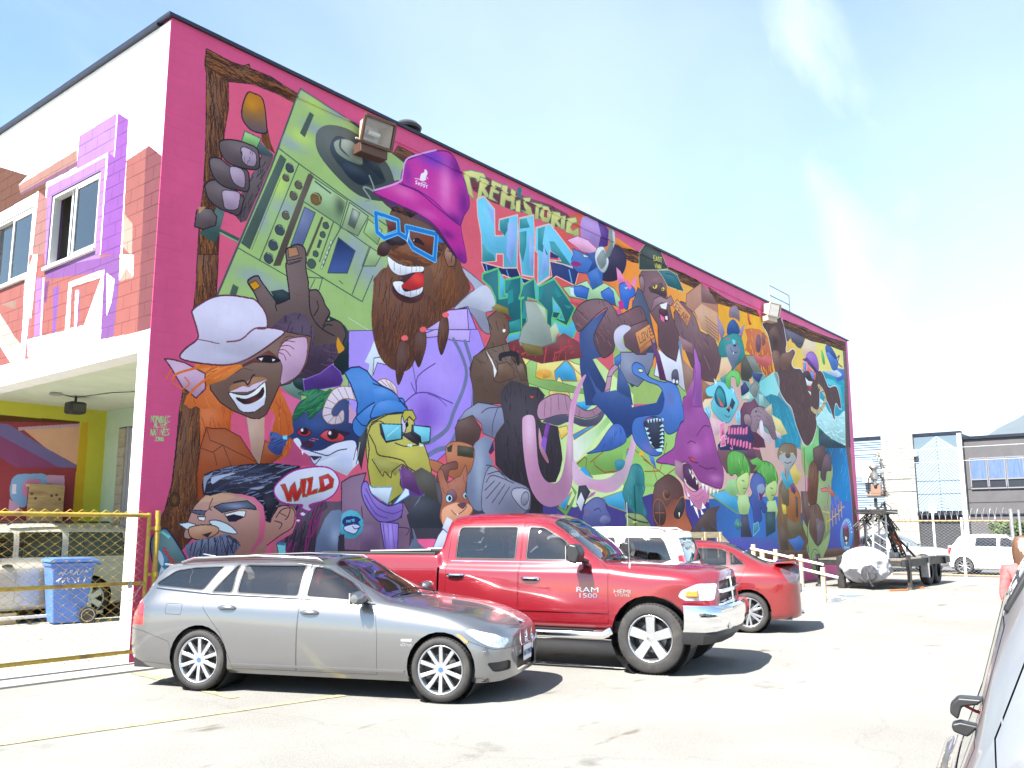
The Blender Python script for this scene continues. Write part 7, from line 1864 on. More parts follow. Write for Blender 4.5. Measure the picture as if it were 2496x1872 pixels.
class Shell:
    """lengthwise lines (each a list of x,y,z knots, sill to centre line) -> one smooth skin, both sides"""
    def __init__(s, lines, xs, nv=5, tension=None):
        X = np.array(xs); C = []
        for l in lines: k = np.array(l, float); C.append(np.stack([pchip(k[:,0], k[:,1], X), pchip(k[:,0], k[:,2], X)], -1))
        C = np.array(C).transpose(1, 0, 2); V = []
        for i, x in enumerate(X):
            p = C[i]; sec = []
            for j in range(len(p)-1):
                a, b = p[j], p[j+1]; pa = p[j-1] if j else a-(b-a)*.3; pb = p[j+2] if j+2 < len(p) else np.array([-p[j][0], p[j][1]])
                ta = (b-pa)*.5; tb = (pb-a)*.5; L = np.linalg.norm(b-a)+1e-6
                ta *= min(1, L/(np.linalg.norm(ta)+1e-6)); tb *= min(1, L/(np.linalg.norm(tb)+1e-6))
                for k in range(nv): t = k/nv; sec.append((2*t**3-3*t*t+1)*a+(t**3-2*t*t+t)*ta+(3*t*t-2*t**3)*b+(t**3-t*t)*tb)
            sec.append(p[-1]); V.append(sec)
        V = np.array(V); nx, m = V.shape[:2]; verts = []; faces = []
        for i in range(nx):
            row = [(X[i], y, z) for y, z in V[i]]+[(X[i], -y, z) for y, z in V[i][-2::-1]]; verts += row
        M = 2*m-1
        for i in range(nx-1):
            for j in range(M-1): faces.append((i*M+j, i*M+j+1, (i+1)*M+j+1, (i+1)*M+j))
        faces.append(tuple(range(M))); faces.append(tuple((nx-1)*M+k for k in range(M))[::-1])
        s.bm = bmesh.new(); vs = [s.bm.verts.new(v) for v in verts]
        for f in faces:
            try: s.bm.faces.new([vs[k] for k in f])
            except ValueError: pass
        bmesh.ops.remove_doubles(s.bm, verts=s.bm.verts, dist=1e-4); bmesh.ops.recalc_face_normals(s.bm, faces=s.bm.faces)
        me = bpy.data.meshes.new('t'); s.bm.to_mesh(me); tmp = bmesh.new(); tmp.from_mesh(me); bmesh.ops.triangulate(tmp, faces=tmp.faces); tmp.normal_update()
        s.tv = [v.co.copy() for v in tmp.verts]; s.tn = [v.normal.copy() for v in tmp.verts]; s.tf = [[v.index for v in f.verts] for f in tmp.faces]; s.bvh = BVHTree.FromPolygons(s.tv, s.tf); tmp.free(); bpy.data.meshes.remove(me)
        s.lay = s.bm.faces.layers.int.new('part'); s.names = ['body']
    def cut(s, name, poly, ax=(0, 2), test=None, frm=(0,), frame=None, ring=.018):
        """cut an outline into the skin (seen along the third axis) and hand the faces inside to a new part"""
        bm = s.bm; n = len(poly); k3 = 3-ax[0]-ax[1]
        lo = [min(p[i] for p in poly)-.001 for i in (0, 1)]; hi = [max(p[i] for p in poly)+.001 for i in (0, 1)]
        def near(f, l, h):
            for i in (0, 1):
                c = [v.co[ax[i]] for v in f.verts]
                if max(c) < l[i] or min(c) > h[i]: return False
            return True
        ok = lambda f: f[s.lay] in frm and (test is None or test(f.calc_center_median(), f.normal))
        fs = [f for f in bm.faces if ok(f) and near(f, lo, hi)]
        for i in range(n):
            a, b = poly[i], poly[(i+1) % n]; l = [min(a[q], b[q])-1e-4 for q in (0, 1)]; h = [max(a[q], b[q])+1e-4 for q in (0, 1)]
            co = Vector((0,0,0)); co[ax[0]], co[ax[1]] = a; no = Vector((0,0,0)); no[ax[0]], no[ax[1]] = -(b[1]-a[1]), b[0]-a[0]
            if no.length < 1e-7: continue
            fs = [f for f in fs if f.is_valid]; sel = [f for f in fs if near(f, l, h)]
            if not sel: continue
            rest = [f for f in fs if f not in set(sel)]
            g = list({e for f in sel for e in f.edges})+list({v for f in sel for v in f.verts})+sel
            r = bmesh.ops.bisect_plane(bm, geom=g, dist=1e-5, plane_co=co, plane_no=no); fs = rest+[q for q in r['geom'] if isinstance(q, bmesh.types.BMFace)]
        idx = len(s.names); s.names.append(name); got = []
        for f in [f for f in bm.faces if f.is_valid and ok(f) and near(f, lo, hi)]:
            c = f.calc_center_median()
            if inside((c[ax[0]], c[ax[1]]), poly): f[s.lay] = idx; got.append(f)
        if frame and got:
            fi = len(s.names); s.names.append(frame)
            r = bmesh.ops.inset_region(bm, faces=got, thickness=ring, use_even_offset=True)
            for f in r['faces']: f[s.lay] = fi
        return idx
    def gap(s, idx, wd=.0035):
        got = [f for f in s.bm.faces if f[s.lay] == idx]
        if not got: return
        r = bmesh.ops.inset_region(s.bm, faces=got, thickness=wd, use_even_offset=True); bmesh.ops.delete(s.bm, geom=r['faces'], context='FACES')
    def normal(s, p):
        co, _, i, _ = s.bvh.find_nearest(p)
        if co is None: return Vector((0,0,1))
        n = Vector((0,0,0))
        for k in s.tf[i]: n += s.tn[k]/max((s.tv[k]-co).length, 1e-3)
        return n.normalized()
    def side(s, x, z, sg=1):
        """point on the skin at a side-view place"""
        h = s.bvh.ray_cast(Vector((x, 2*sg, z)), Vector((0, -sg, 0))); return h[0], (h[1] if h[0] is not None else None)
    def emit(s, parent, mats, default, push={}, split=True):
        out = {}; groups = {}
        for f in s.bm.faces:
            k = f[s.lay]; c = f.calc_center_median(); nm = s.names[k]
            if nm == 'void': continue
            sd = (1 if c.y > 0 else -1) if (split and k and nm not in ('windshield', 'rear_window', 'hood', 'roof_glass', 'windshield_seal', 'rear_window_seal', 'front_bumper', 'rear_bumper')) else 0
            groups.setdefault((k, sd), []).append(f)
        for (k, sd), fs in groups.items():
            nm = s.names[k]; vm = {}; V = []; F = []; Nn = []
            for f in fs:
                r = []
                for v in f.verts:
                    if v.index not in vm or True:
                        key = (round(v.co.x, 5), round(v.co.y, 5), round(v.co.z, 5))
                        if key not in vm: n = s.normal(v.co); vm[key] = len(V); V.append(v.co-n*push.get(nm, 0)); Nn.append(n)
                    r.append(vm[key])
                F.append(r)
            me = bpy.data.meshes.new(nm); me.from_pydata([tuple(v) for v in V], [], F); me.validate()
            me.polygons.foreach_set('use_smooth', [True]*len(me.polygons))
            if len(me.vertices) == len(Nn): me.normals_split_custom_set_from_vertices([tuple(n) for n in Nn])
            me.materials.append(mats.get(nm, default)); o = put(nm, me, parent); out.setdefault(nm, []).append(o)
        return out
def xs_of(keys, d=.07):
    k = sorted(keys); out = [k[0]]
    for a, b in zip(k[:-1], k[1:]):
        n = max(1, int(round((b-a)/d))); out += [a+(b-a)*(i+1)/n for i in range(n)]
    return out
def wheel(parent, loc, r, wd, rim_r, spokes, kind, side, rim_mat=ALLOY, cap=None):
    """side = -1: face looks to -y"""
    t = thing_part('wheel', parent, loc)
    h = wd/2; q = MB(); pr = [(rim_r, -h*.86), (rim_r+.012, -h*.98), (rim_r+.03, -h*1.02), (r*.90, -h*.98), (r*.965, -h*.86), (r*.992, -h*.6), (r, -h*.3), (r, h*.3), (r*.992, h*.6), (r*.965, h*.86), (r*.9, h*.98), (rim_r+.02, h), (rim_r, h*.86)]
    q.lathe(pr, 44, 'y'); ty = q.build('tyre', RUBBER, t, smooth=True)
    tr = MB()
    for k in range(56):
        a = 2*math.pi*k/56; c, s_ = math.cos(a), math.sin(a); a2 = a+.05; c2, s2 = math.cos(a2), math.sin(a2)
        for y0, y1 in ((-h*.93, -h*.34), (h*.34, h*.93)):
            q0 = r*.985 if abs(y0) > h*.5 else r*.999; q1 = r*.985 if abs(y1) > h*.5 else r*.999
            tr.add([(c*q0, y0, s_*q0), (c2*q0, y0, s2*q0), (c2*q1, y1, s2*q1), (c*q1, y1, s_*q1), (c*(q0+.0015), y0, s_*(q0+.0015)), (c2*(q0+.0015), y0, s2*(q0+.0015)), (c2*(q1+.0015), y1, s2*(q1+.0015)), (c*(q1+.0015), y1, s_*(q1+.0015))], [(4,5,6,7),(0,1,5,4),(1,2,6,5),(2,3,7,6),(3,0,4,7)])
    tr.build('tread', RUBBER, ty)
    f = side; rm = MB(); yo = f*h*.93; yi = f*h*.45
    rm.lathe([(rim_r*.99, -f*h*.86), (rim_r*.93, -f*h*.7), (rim_r*.90, f*h*.2), (rim_r*.93, f*h*.7), (rim_r*.955, f*h*.9), (rim_r*1.0, f*h*.97), (rim_r*1.012, f*h*.9)], 44, 'y')
    hub = rim_r*.2
    rm.lathe([(0, yo*.84), (hub*.7, yo*.84), (hub, yo*.78), (hub*1.05, yi*.6), (0, yi*.6)], 24, 'y')
    for k in range(spokes if kind != 'double' else spokes*2):
        if kind == 'double': a = 2*math.pi*(k//2)/spokes+math.pi/2+(k % 2*2-1)*.17; w0, w1 = rim_r*.075, rim_r*.075; a_in = 2*math.pi*(k//2)/spokes+math.pi/2+(k % 2*2-1)*.10
        elif kind == 'fat': a = a_in = 2*math.pi*k/spokes+math.pi/2; w0, w1 = rim_r*.17, rim_r*.21
        else: a = a_in = 2*math.pi*k/spokes+math.pi/2; w0, w1 = rim_r*.075, rim_r*.085
        for sgn in (0,):
            d0 = Vector((math.cos(a_in), 0, math.sin(a_in))); d1 = Vector((math.cos(a), 0, math.sin(a))); p0 = d0*hub*.7; p1 = d1*rim_r*.945
            n = Vector((-(p1-p0).z, 0, (p1-p0).x)).normalized(); yy0, yy1 = yo*.82, yo*.93
            V = [p0-n*w0+Vector((0,yy0,0)), p0+n*w0+Vector((0,yy0,0)), p1+n*w1+Vector((0,yy1,0)), p1-n*w1+Vector((0,yy1,0)), p0-n*w0*1.25+Vector((0,yy0-f*.035,0)), p0+n*w0*1.25+Vector((0,yy0-f*.035,0)), p1+n*w1*1.15+Vector((0,yy1-f*.045,0)), p1-n*w1*1.15+Vector((0,yy1-f*.045,0))]
            rm.add(V, [(0,1,2,3),(0,4,5,1),(1,5,6,2),(2,6,7,3),(3,7,4,0),(4,7,6,5)])
    rim = rm.build('rim', rim_mat, t, bevel=.006)
    dk = MB(); dk.lathe([(0, -f*h*.1), (rim_r*.62, -f*h*.1), (rim_r*.64, f*h*.05), (0, f*h*.05)], 28, 'y'); dk.build('brake_disc', mat('brake_steel', (.2,.2,.21), .4, .8), t)
    bk = MB(); bk.lathe([(0, -f*h*.5), (rim_r*.92, -f*h*.5)], 28, 'y'); bk.build('inner_shade', BLACK, t)
    lg = MB()
    for k in range(5):
        a = 2*math.pi*k/5+math.pi/2; p = Vector((math.cos(a), 0, math.sin(a)))*rim_r*.27; lg.cyl(p+Vector((0, yi, 0)), p+Vector((0, yo*.8, 0)), .011, n=8)
    lg.build('lug_nuts', mat('lug_dark', (.12,.12,.13), .4, .8), rim)
    if cap: 
        cp = MB(); cp.lathe([(0, yo*.87), (hub*.5, yo*.87), (hub*.55, yo*.84)], 20, 'y'); cp.build('centre_cap', cap, rim)
    return t
def thing_part(name, parent, loc=(0,0,0), rot=(0,0,0)):
    o = bpy.data.objects.new(name, None); COL.objects.link(o); o.parent = parent; o.location = loc; o.rotation_euler = rot; o.empty_display_size = .1; return o
def strip(sh, pts, wd, off, n=10, sg=1):
    """a thin moulding laid on the skin along side-view points"""
    q = MB(); P = []
    for (x0, z0), (x1, z1) in zip(pts[:-1], pts[1:]):
        for k in range(n): P.append((x0+(x1-x0)*k/n, z0+(z1-z0)*k/n))
    P.append(pts[-1]); rows = []
    for x, z in P:
        a, na = sh.side(x, z-wd/2, sg); b, nb = sh.side(x, z+wd/2, sg)
        if a is None or b is None: continue
        a = a+na*.0; b = b
        nn = sh.normal((a+b)/2)*off; rows.append((a, a+nn, b+nn, b))
    for r in rows: q.v += [tuple(p) for p in r]
    for i in range(len(rows)-1):
        for k in range(3): q.f.append((i*4+k, i*4+k+1, i*4+k+5, i*4+k+4)); q.mi.append(0)
    return q
def handle_(sh, x, z, L, parent, m, sg, drop=0, h=.022):
    p, n = sh.side(x, z, sg)
    if p is None: return
    q = MB(); o = n*.038
    pts = []
    for k in range(9):
        t = k/8; xx = x-L/2+L*t; pp, nn = sh.side(xx, z+drop*(t-.5), sg); pts.append(pp+nn*(.034*math.sin(math.pi*min(1, max(0, (t+.12)/1.24)))-.004))
    q.tube(pts, [h*.6]+[h]*7+[h*.6], 8)
    return q.build('handle', m, parent, smooth=True)
def inset_text(body, text, size, mw, m, parent, name, depth=.002, font_stretch=1.0):
    c = bpy.data.curves.new(name, 'FONT'); c.body = text; c.size = size; c.extrude = depth; c.align_x = 'CENTER'; c.align_y = 'CENTER'
    o = bpy.data.objects.new(name, c); dg = None
    COL.objects.link(o); me = bpy.data.meshes.new_from_object(o.evaluated_get(bpy.context.evaluated_depsgraph_get())); bpy.data.objects.remove(o)
    me.materials.clear(); me.materials.append(m); r = put(name, me, parent); r.matrix_local = mw @ Matrix.Diagonal((font_stretch, 1, 1, 1)); return r
def seats(parent, rows, m, w_=.5, back=.62):
    for x, y, z in rows:
        s = thing_part('seat', parent, (x, y, z)); MB().box((-.25, -w_/2, 0), (.26, w_/2, .14)).build('cushion', m, s, bevel=.04); MB().prism([(-.3,.1),(-.14,.1),(-.26,back),(-.38,back)], -w_/2, w_/2).build('backrest', m, s, bevel=.04); MB().prism([(-.30,back+.03),(-.36,back+.03),(-.40,back+.2),(-.31,back+.2)], -w_*.27, w_*.27).build('headrest', m, s, bevel=.03)
# ------------------------------------------------------------------ silver estate car
SILVER = mat('silver_grey_paint', (.22,.22,.23), .30, .85, coat=1.0, noise=.03, nscale=400)
CARGLASS = glass('car_glass', (.34,.37,.37)); DARKGLASS = glass('dark_car_glass', (.12,.125,.13)); SEATM = mat('seat_dark', (.05,.05,.055), .8); SEATG = mat('seat_grey', (.22,.21,.2), .8)
LENS = mat('clear_lamp', (.52,.55,.6), .1, .35, coat=1.0, noise=.45, nscale=16); REDLENS = mat('red_lens', (.42,.015,.02), .12, coat=1.0, emit=None); AMBER = mat('amber_lens', (.6,.2,.02), .15, coat=1.0); BLACKGLOSS = mat('black_gloss', (.01,.01,.012), .15, coat=1.0)
def sideY(c, n): return abs(n.y) > .35
def make_wagon():
    t = thing('estate_car', 'silver grey estate car parked nose right in front of the mural', 'car')
    F_, B_ = 2.03, -2.35; nose = lambda x: x if x < 1.5 else 1.5+(x-1.5)*.81
    L = [ # sill bottom, sill, mid door, shoulder, belt, roof edge, centre
     [(B_,.50,.30),(-2.28,.72,.24),(-2.0,.80,.20),(-1.4,.82,.19),(1.4,.82,.18),(1.8,.80,.19),(2.05,.66,.2),(F_,.40,.22)],
     [(B_,.56,.38),(-2.28,.80,.34),(-2.0,.87,.30),(-1.4,.885,.27),(1.4,.885,.26),(1.8,.86,.27),(2.05,.73,.28),(F_,.46,.30)],
     [(B_,.58,.52),(-2.28,.83,.53),(-2.0,.895,.55),(-1.4,.908,.56),(1.4,.905,.52),(1.8,.875,.5),(2.05,.75,.48),(F_,.48,.46)],
     [(B_,.58,.66),(-2.28,.81,.78),(-2.0,.875,.83),(-1.4,.895,.835),(-.5,.893,.81),(.6,.89,.775),(1.4,.88,.74),(1.8,.83,.68),(2.05,.70,.60),(F_,.47,.53)],
     [(B_,.56,.76),(-2.25,.72,.96),(-2.0,.80,.985),(-1.4,.825,.985),(-.4,.83,.965),(.62,.82,.93),(1.0,.80,.90),(1.4,.775,.85),(1.8,.70,.765),(2.05,.58,.68),(F_,.42,.60)],
     [(B_,.50,.80),(-2.24,.60,1.02),(-2.02,.60,1.285),(-1.7,.60,1.325),(-1.2,.60,1.35),(-.5,.595,1.358),(-.05,.57,1.32),(.35,.62,1.13),(.78,.68,.965),(1.1,.62,.92),(1.5,.50,.865),(1.85,.40,.785),(2.05,.34,.715),(F_,.26,.645)],
     [(B_,0,.82),(-2.27,0,1.03),(-2.04,0,1.315),(-1.7,0,1.375),(-1.2,0,1.40),(-.6,0,1.412),(-.05,0,1.385),(.35,0,1.20),(.80,0,.995),(1.1,0,.955),(1.5,0,.90),(1.85,0,.815),(2.05,0,.735),(F_,0,.665)]]
    L = [[(a if a in (F_, B_) else nose(a), b, c) for a, b, c in l] for l in L]
    sh = Shell(L, xs_of([B_,-2.33,-2.28,-2.2,-2.1,-2.02,-1.38,-.05,.35,.79,1.38,1.74,1.86,1.945,1.985,2.01,F_]), 6)
    for x in (1.38, -1.38): sh.cut('void', circle(x, .325, .355), test=lambda c, n: abs(c.y) > .4)
    wn = [[(.60,.945),(-.17,.985),(-.17,1.305),(.0,1.28),(.28,1.15)], [(-.25,.985),(-1.0,1.01),(-1.0,1.315),(-.25,1.315)], [(-1.05,1.01),(-1.32,1.015),(-1.10,1.31),(-1.05,1.315)], [(-1.42,1.03),(-2.03,1.07),(-2.08,1.10),(-1.86,1.25),(-1.62,1.285),(-1.24,1.30)]]
    upper = lambda c, n: abs(n.y) > .3 and c.z > .9
    for p in wn: sh.cut('side_window', rnd(p, .04), test=upper, frame='window_seal', ring=.014)
    dk = {'window_seal': BLACKGLOSS}
    for nm, p in (('door', [(.70,.24),(.70,.62),(.66,.90),(.32,1.16),(.02,1.315),(-.20,1.33),(-.21,.24)]), ('door', [(-.215,.24),(-.205,1.335),(-1.10,1.33),(-1.36,1.02),(-1.36,.86),(-1.12,.60),(-.96,.24)])):
        k = sh.cut(nm, p, test=lambda c, n: abs(n.y) > .3, frm=(0,)); sh.gap(k)
    sh.cut('windshield', rnd([(.02,.535),(.74,.635),(.80,.3),(.80,-.3),(.74,-.635),(.02,-.535),(-.02,-.3),(-.02,.3)], .06), ax=(0,1), test=lambda c, n: c.z > .93 and n.z > .25, frame='windshield_seal', ring=.02)
    sh.cut('rear_window', rnd([(-.48,1.04),(.48,1.04),(.46,1.28),(-.46,1.28)], .06), ax=(1,2), test=lambda c, n: c.x < -2.0 and n.x < -.2, frame='rear_window_seal', ring=.02)
    sh.cut('roof_glass', rnd([(-.12,.5),(-.12,-.5),(-1.4,-.53),(-1.4,.53)], .06), ax=(0,1), test=lambda c, n: c.z > 1.3 and n.z > .8)
    k = sh.cut('hood', [(.83,.70),(1.1,.70),(1.5,.60),(1.82,.46),(1.95,.38),(1.985,.2),(1.985,-.2),(1.95,-.38),(1.82,-.46),(1.5,-.6),(1.1,-.7),(.83,-.7)], ax=(0,1), test=lambda c, n: c.z > .6 and n.z > .45); sh.gap(k)
    sh.cut('headlight', rnd([(2.0,.60),(1.89,.66),(1.67,.715),(1.62,.69),(1.76,.60),(1.89,.535),(1.99,.52)], .03), test=lambda c, n: abs(c.y) > .36 and c.x > 1.6)
    sh.cut('side_marker', [(1.54,.66),(1.575,.66),(1.67,.59),(1.65,.575)], test=sideY)
    sh.cut('tail_light', rnd([(-2.37,.66),(-2.1,.66),(-2.13,.86),(-2.25,.95),(-2.37,.9)], .03), test=lambda c, n: abs(c.y) > .5)
    sh.cut('air_intake', rnd([(1.90,.30),(2.01,.30),(2.01,.39),(1.85,.385)], .02), test=lambda c, n: abs(c.y) > .36)
    sh.cut('lower_grille', rnd([(-.34,.26),(.34,.26),(.36,.40),(-.36,.40)], .03), ax=(1,2), test=lambda c, n: c.x > 1.9)
    for nm, p in (('front_bumper', [(2.2,.1),(1.70,.1),(1.69,.30),(1.60,.52),(1.66,.60),(1.9,.515),(2.2,.505)]), ('rear_bumper', [(-2.5,.1),(-1.70,.1),(-1.70,.36),(-1.76,.50),(-2.1,.60),(-2.5,.65)]), ('fuel_flap', rnd([(-1.62,.78),(-1.83,.785),(-1.83,.90),(-1.62,.895)], .02))): sh.gap(sh.cut(nm, p, test=(lambda c, n: abs(n.y) > .2) if nm == 'fuel_flap' else (lambda c, n: n.z > -.6)), .0035)
    mats = {'side_window': CARGLASS, 'windshield': CARGLASS, 'rear_window': DARKGLASS, 'window_seal': BLACK, 'windshield_seal': BLACK, 'rear_window_seal': BLACK, 'roof_glass': BLACKGLOSS, 'headlight': LENS, 'side_marker': AMBER, 'tail_light': REDLENS, 'air_intake': BLACK, 'lower_grille': BLACK}
    out = sh.emit(t, mats, SILVER, {'side_window': .006, 'windshield': .004, 'rear_window': .004, 'headlight': .002, 'air_intake': .02, 'lower_grille': .03})
    # floor, wheel housings, cabin
    MB().box((-2.25,-.8,.2), (1.85,.78,.34)).build('underbody', BLACK, t); 
    for x in (1.38, -1.38):
        for sg in (-1, 1):
            hs = MB(); hs.lathe([(.37, sg*.35), (.37, sg*.86)], 24, 'y', (x, 0, .325)); hs.lathe([(0, sg*.4), (.37, sg*.4)], 24, 'y', (x, 0, .325)); hs.build('wheel_housing', BLACK, t)
    MB().box((-2.0,-.78,.34), (.85,.78,.62)).build('cabin_floor', SEATM, t); MB().prism([(.3,.6),(.85,.6),(.82,.93),(.55,.96),(.36,.9)], -.74, .74).build('dashboard', SEATM, t, bevel=.03)
    seats(t, [(-.15,.37,.5),(-.15,-.37,.5),(-1.05,.37,.5),(-1.05,-.37,.5)], SEATM)
    sw = MB(); sw.tube([(.22+.06*math.sin(a*6.283/20)*.5, .37+.18*math.cos(a*6.283/20), .86+.17*math.sin(a*6.283/20)) for a in range(20)], .014, 6, closed=True); sw.build('steering_wheel', BLACK, t, smooth=True)
    MB().box((.30,-.13,1.17), (.33,.13,1.235)).build('rear_view_mirror', BLACK, t, bevel=.01)
    # lamps behind lenses
    for sg in (-1, 1):
        hl = MB(); hl.box((1.66, sg*.50-.12, .56), (1.88, sg*.50+.12, .65)); hl.build('lamp_bowl', mat('lamp_bowl', (.85,.86,.9), .35, .6), t)
        for x, y in ((1.885,.58),(1.81,.68)): q = MB(); q.lathe([(0,.0),(.055,.0),(.06,.035),(.05,.04)], 18, 'x', (x, sg*y, .615)); q.build('lamp', CHROME, t, smooth=True)
        q = MB(); q.lathe([(0,.015),(.045,.012),(.05,0)], 18, 'x', (1.94, sg*.60, .345)); q.build('fog_light', mat('fog_lens', (.7,.7,.7), .1, .5), t, smooth=True)
    # kidney grilles, plate, badge
    for sg in (-1, 1):
        y = sg*.135; ring = MB(); outl = [(y-.10,.50),(y+.10,.50),(y+.115,.56),(y+.10,.635),(y+.05,.652),(y-.05,.652),(y-.10,.635),(y-.115,.56)]
        ring.tube([(2.04-.02*(z-.5)/.15, a, z) for a, z in outl], .009, 6, closed=True); g = ring.build('grille_ring', CHROME, t, smooth=True); sl_ = MB()
        for k in range(9): sl_.box((2.01, y-.09+k*.0225-.004, .505), (2.03, y-.09+k*.0225+.004, .645))
        sl_.box((1.995, y-.1, .5), (2.005, y+.1, .65)); sl_.build('grille', BLACK, g)
    pl = MB().box((2.04,-.155,.33), (2.05,.155,.485)).build('number_plate', mat('plate_white', (.7,.7,.7), .5), t, bevel=.003)
    inset_text(t, '147 RWX', .085, Matrix.Translation((2.052,0,.40)) @ Matrix(((0,0,1,0),(1,0,0,0),(0,1,0,0),(0,0,0,1))), mat('plate_blue', (.02,.04,.2), .5), pl, 'plate_text')
    bd = MB(); bd.lathe([(0,.008),(.036,.006),(.042,0)], 20, 'z'); bdo = bd.build('badge', mat('badge_blue', (.03,.1,.35), .2), t, (1.975,0,.722), (0,rad(22),0), smooth=True); MB().tube([(.04*math.cos(k*.314), .04*math.sin(k*.314), .004) for k in range(20)], .005, 6, closed=True).build('badge_ring', CHROME, bdo)
    for sg in (-1, 1):
        # mirror
        m_ = thing_part('wing_mirror', t); q = MB(); q.lathe([(.001,-.11),(.05,-.105),(.075,-.06),(.085,0),(.08,.07),(.06,.10),(.001,.105)], 16, 'y'); 
        mo = q.build('mirror_cap', SILVER, m_, (.52, sg*.985, 1.0), smooth=True); mo.scale = (.8, 1, .85)
        MB().box((.455,sg*.985-.085,.94), (.47,sg*.985+.085,1.055)).build('mirror_glass', CHROME, m_); MB().bar((.53,sg*.83,.955), (.53,sg*.92,.97), .06, .035).build('mirror_arm', BLACK, m_, bevel=.008)
        for (x, z, dr) in ((-.08,.835,.0), (-1.06,.865,.0)):
            d = [o for o in out['door'] if (sum(v.co.x for v in o.data.vertices)/len(o.data.vertices) > -.2) == (x > -.5) and (o.data.vertices[0].co.y > 0) == (sg > 0)]
            handle_(sh, x, z, .2, d[0] if d else t, SILVER, sg)
        strip(sh, [(.64,.925),(-.2,.968),(-1.3,.998),(-2.05,1.05)], .012, .006, 8, sg).build('belt_trim', BLACKGLOSS, t)
        strip(sh, [(1.0,.285),(0,.285),(-1.0,.285)], .02, .012, 10, sg).build('sill_trim', SILVER, t, smooth=True)
        q = MB(); q.tube([(-.1,sg*.585,1.352),(-.16,sg*.60,1.385),(-.9,sg*.605,1.408),(-1.7,sg*.60,1.378),(-1.86,sg*.595,1.33)], .011, 8); q.build('roof_rail', mat('rail_silver', (.25,.25,.26), .35, .8), t, smooth=True)
        p, n = sh.side(1.02, .56, sg); bx = MB(); bx.box((.96, p.y-.003*sg if sg > 0 else p.y-.004, .575), (1.08, p.y+.004 if sg > 0 else p.y+.003*sg*-1, .60)); bx.build('badge', CHROME, t, bevel=.004)
        MW = Matrix.Translation((1.02, p.y+sg*.003, .545)) @ (Matrix(((1,0,0,0),(0,0,-1,0),(0,1,0,0),(0,0,0,1))) if sg < 0 else Matrix(((-1,0,0,0),(0,0,1,0),(0,1,0,0),(0,0,0,1))))
        inset_text(t, 'xDrive', .045, MW, CHROME, t, 'badge_text')
        for x in (1.38, -1.38): wheel(t, (x, sg*.79, .315), .317, .225, .235, 10, 'thin', sg, cap=mat('badge_blue2', (.05,.12,.4), .25))
    sf = MB(); sf.prism([(-1.80,1.385),(-1.98,1.415),(-2.0,1.40),(-1.82,1.37)], -.02, .02); sf.build('aerial_fin', SILVER, t, bevel=.01)
    wp = MB(); wp.tube([(.86,.45,.985),(.74,.1,1.04),(.70,-.25,1.06)], .009, 6); wp.tube([(.86,-.1,1.0),(.75,-.4,1.02),(.72,-.6,.995)], .009, 6); wp.build('wipers', BLACK, t)
    MB().prism([(-1.95,1.30),(-2.12,1.315),(-2.12,1.295),(-1.98,1.275)], -.55, .55).build('rear_spoiler', SILVER, t, bevel=.006)
    q = MB()
    for sg in (-1,1): q.cyl((-2.2,.45+sg*.05,.27), (-2.39,.45+sg*.05,.265), .032)
    q.build('exhaust', CHROME, t)
    sh.bm.free(); return t
wag = make_wagon()
# near wheels stand at (-.50,-2.44) and (.60,-4.95); the visible side is the right side (-y)
hd_ = math.atan2(-2.51, 1.10); mid = Vector((.05, -3.695, 0)); nrm = Vector((math.cos(hd_+math.pi/2), math.sin(hd_+math.pi/2), 0))
wag.location = mid+nrm*.86; wag.rotation_euler = (0, 0, hd_)
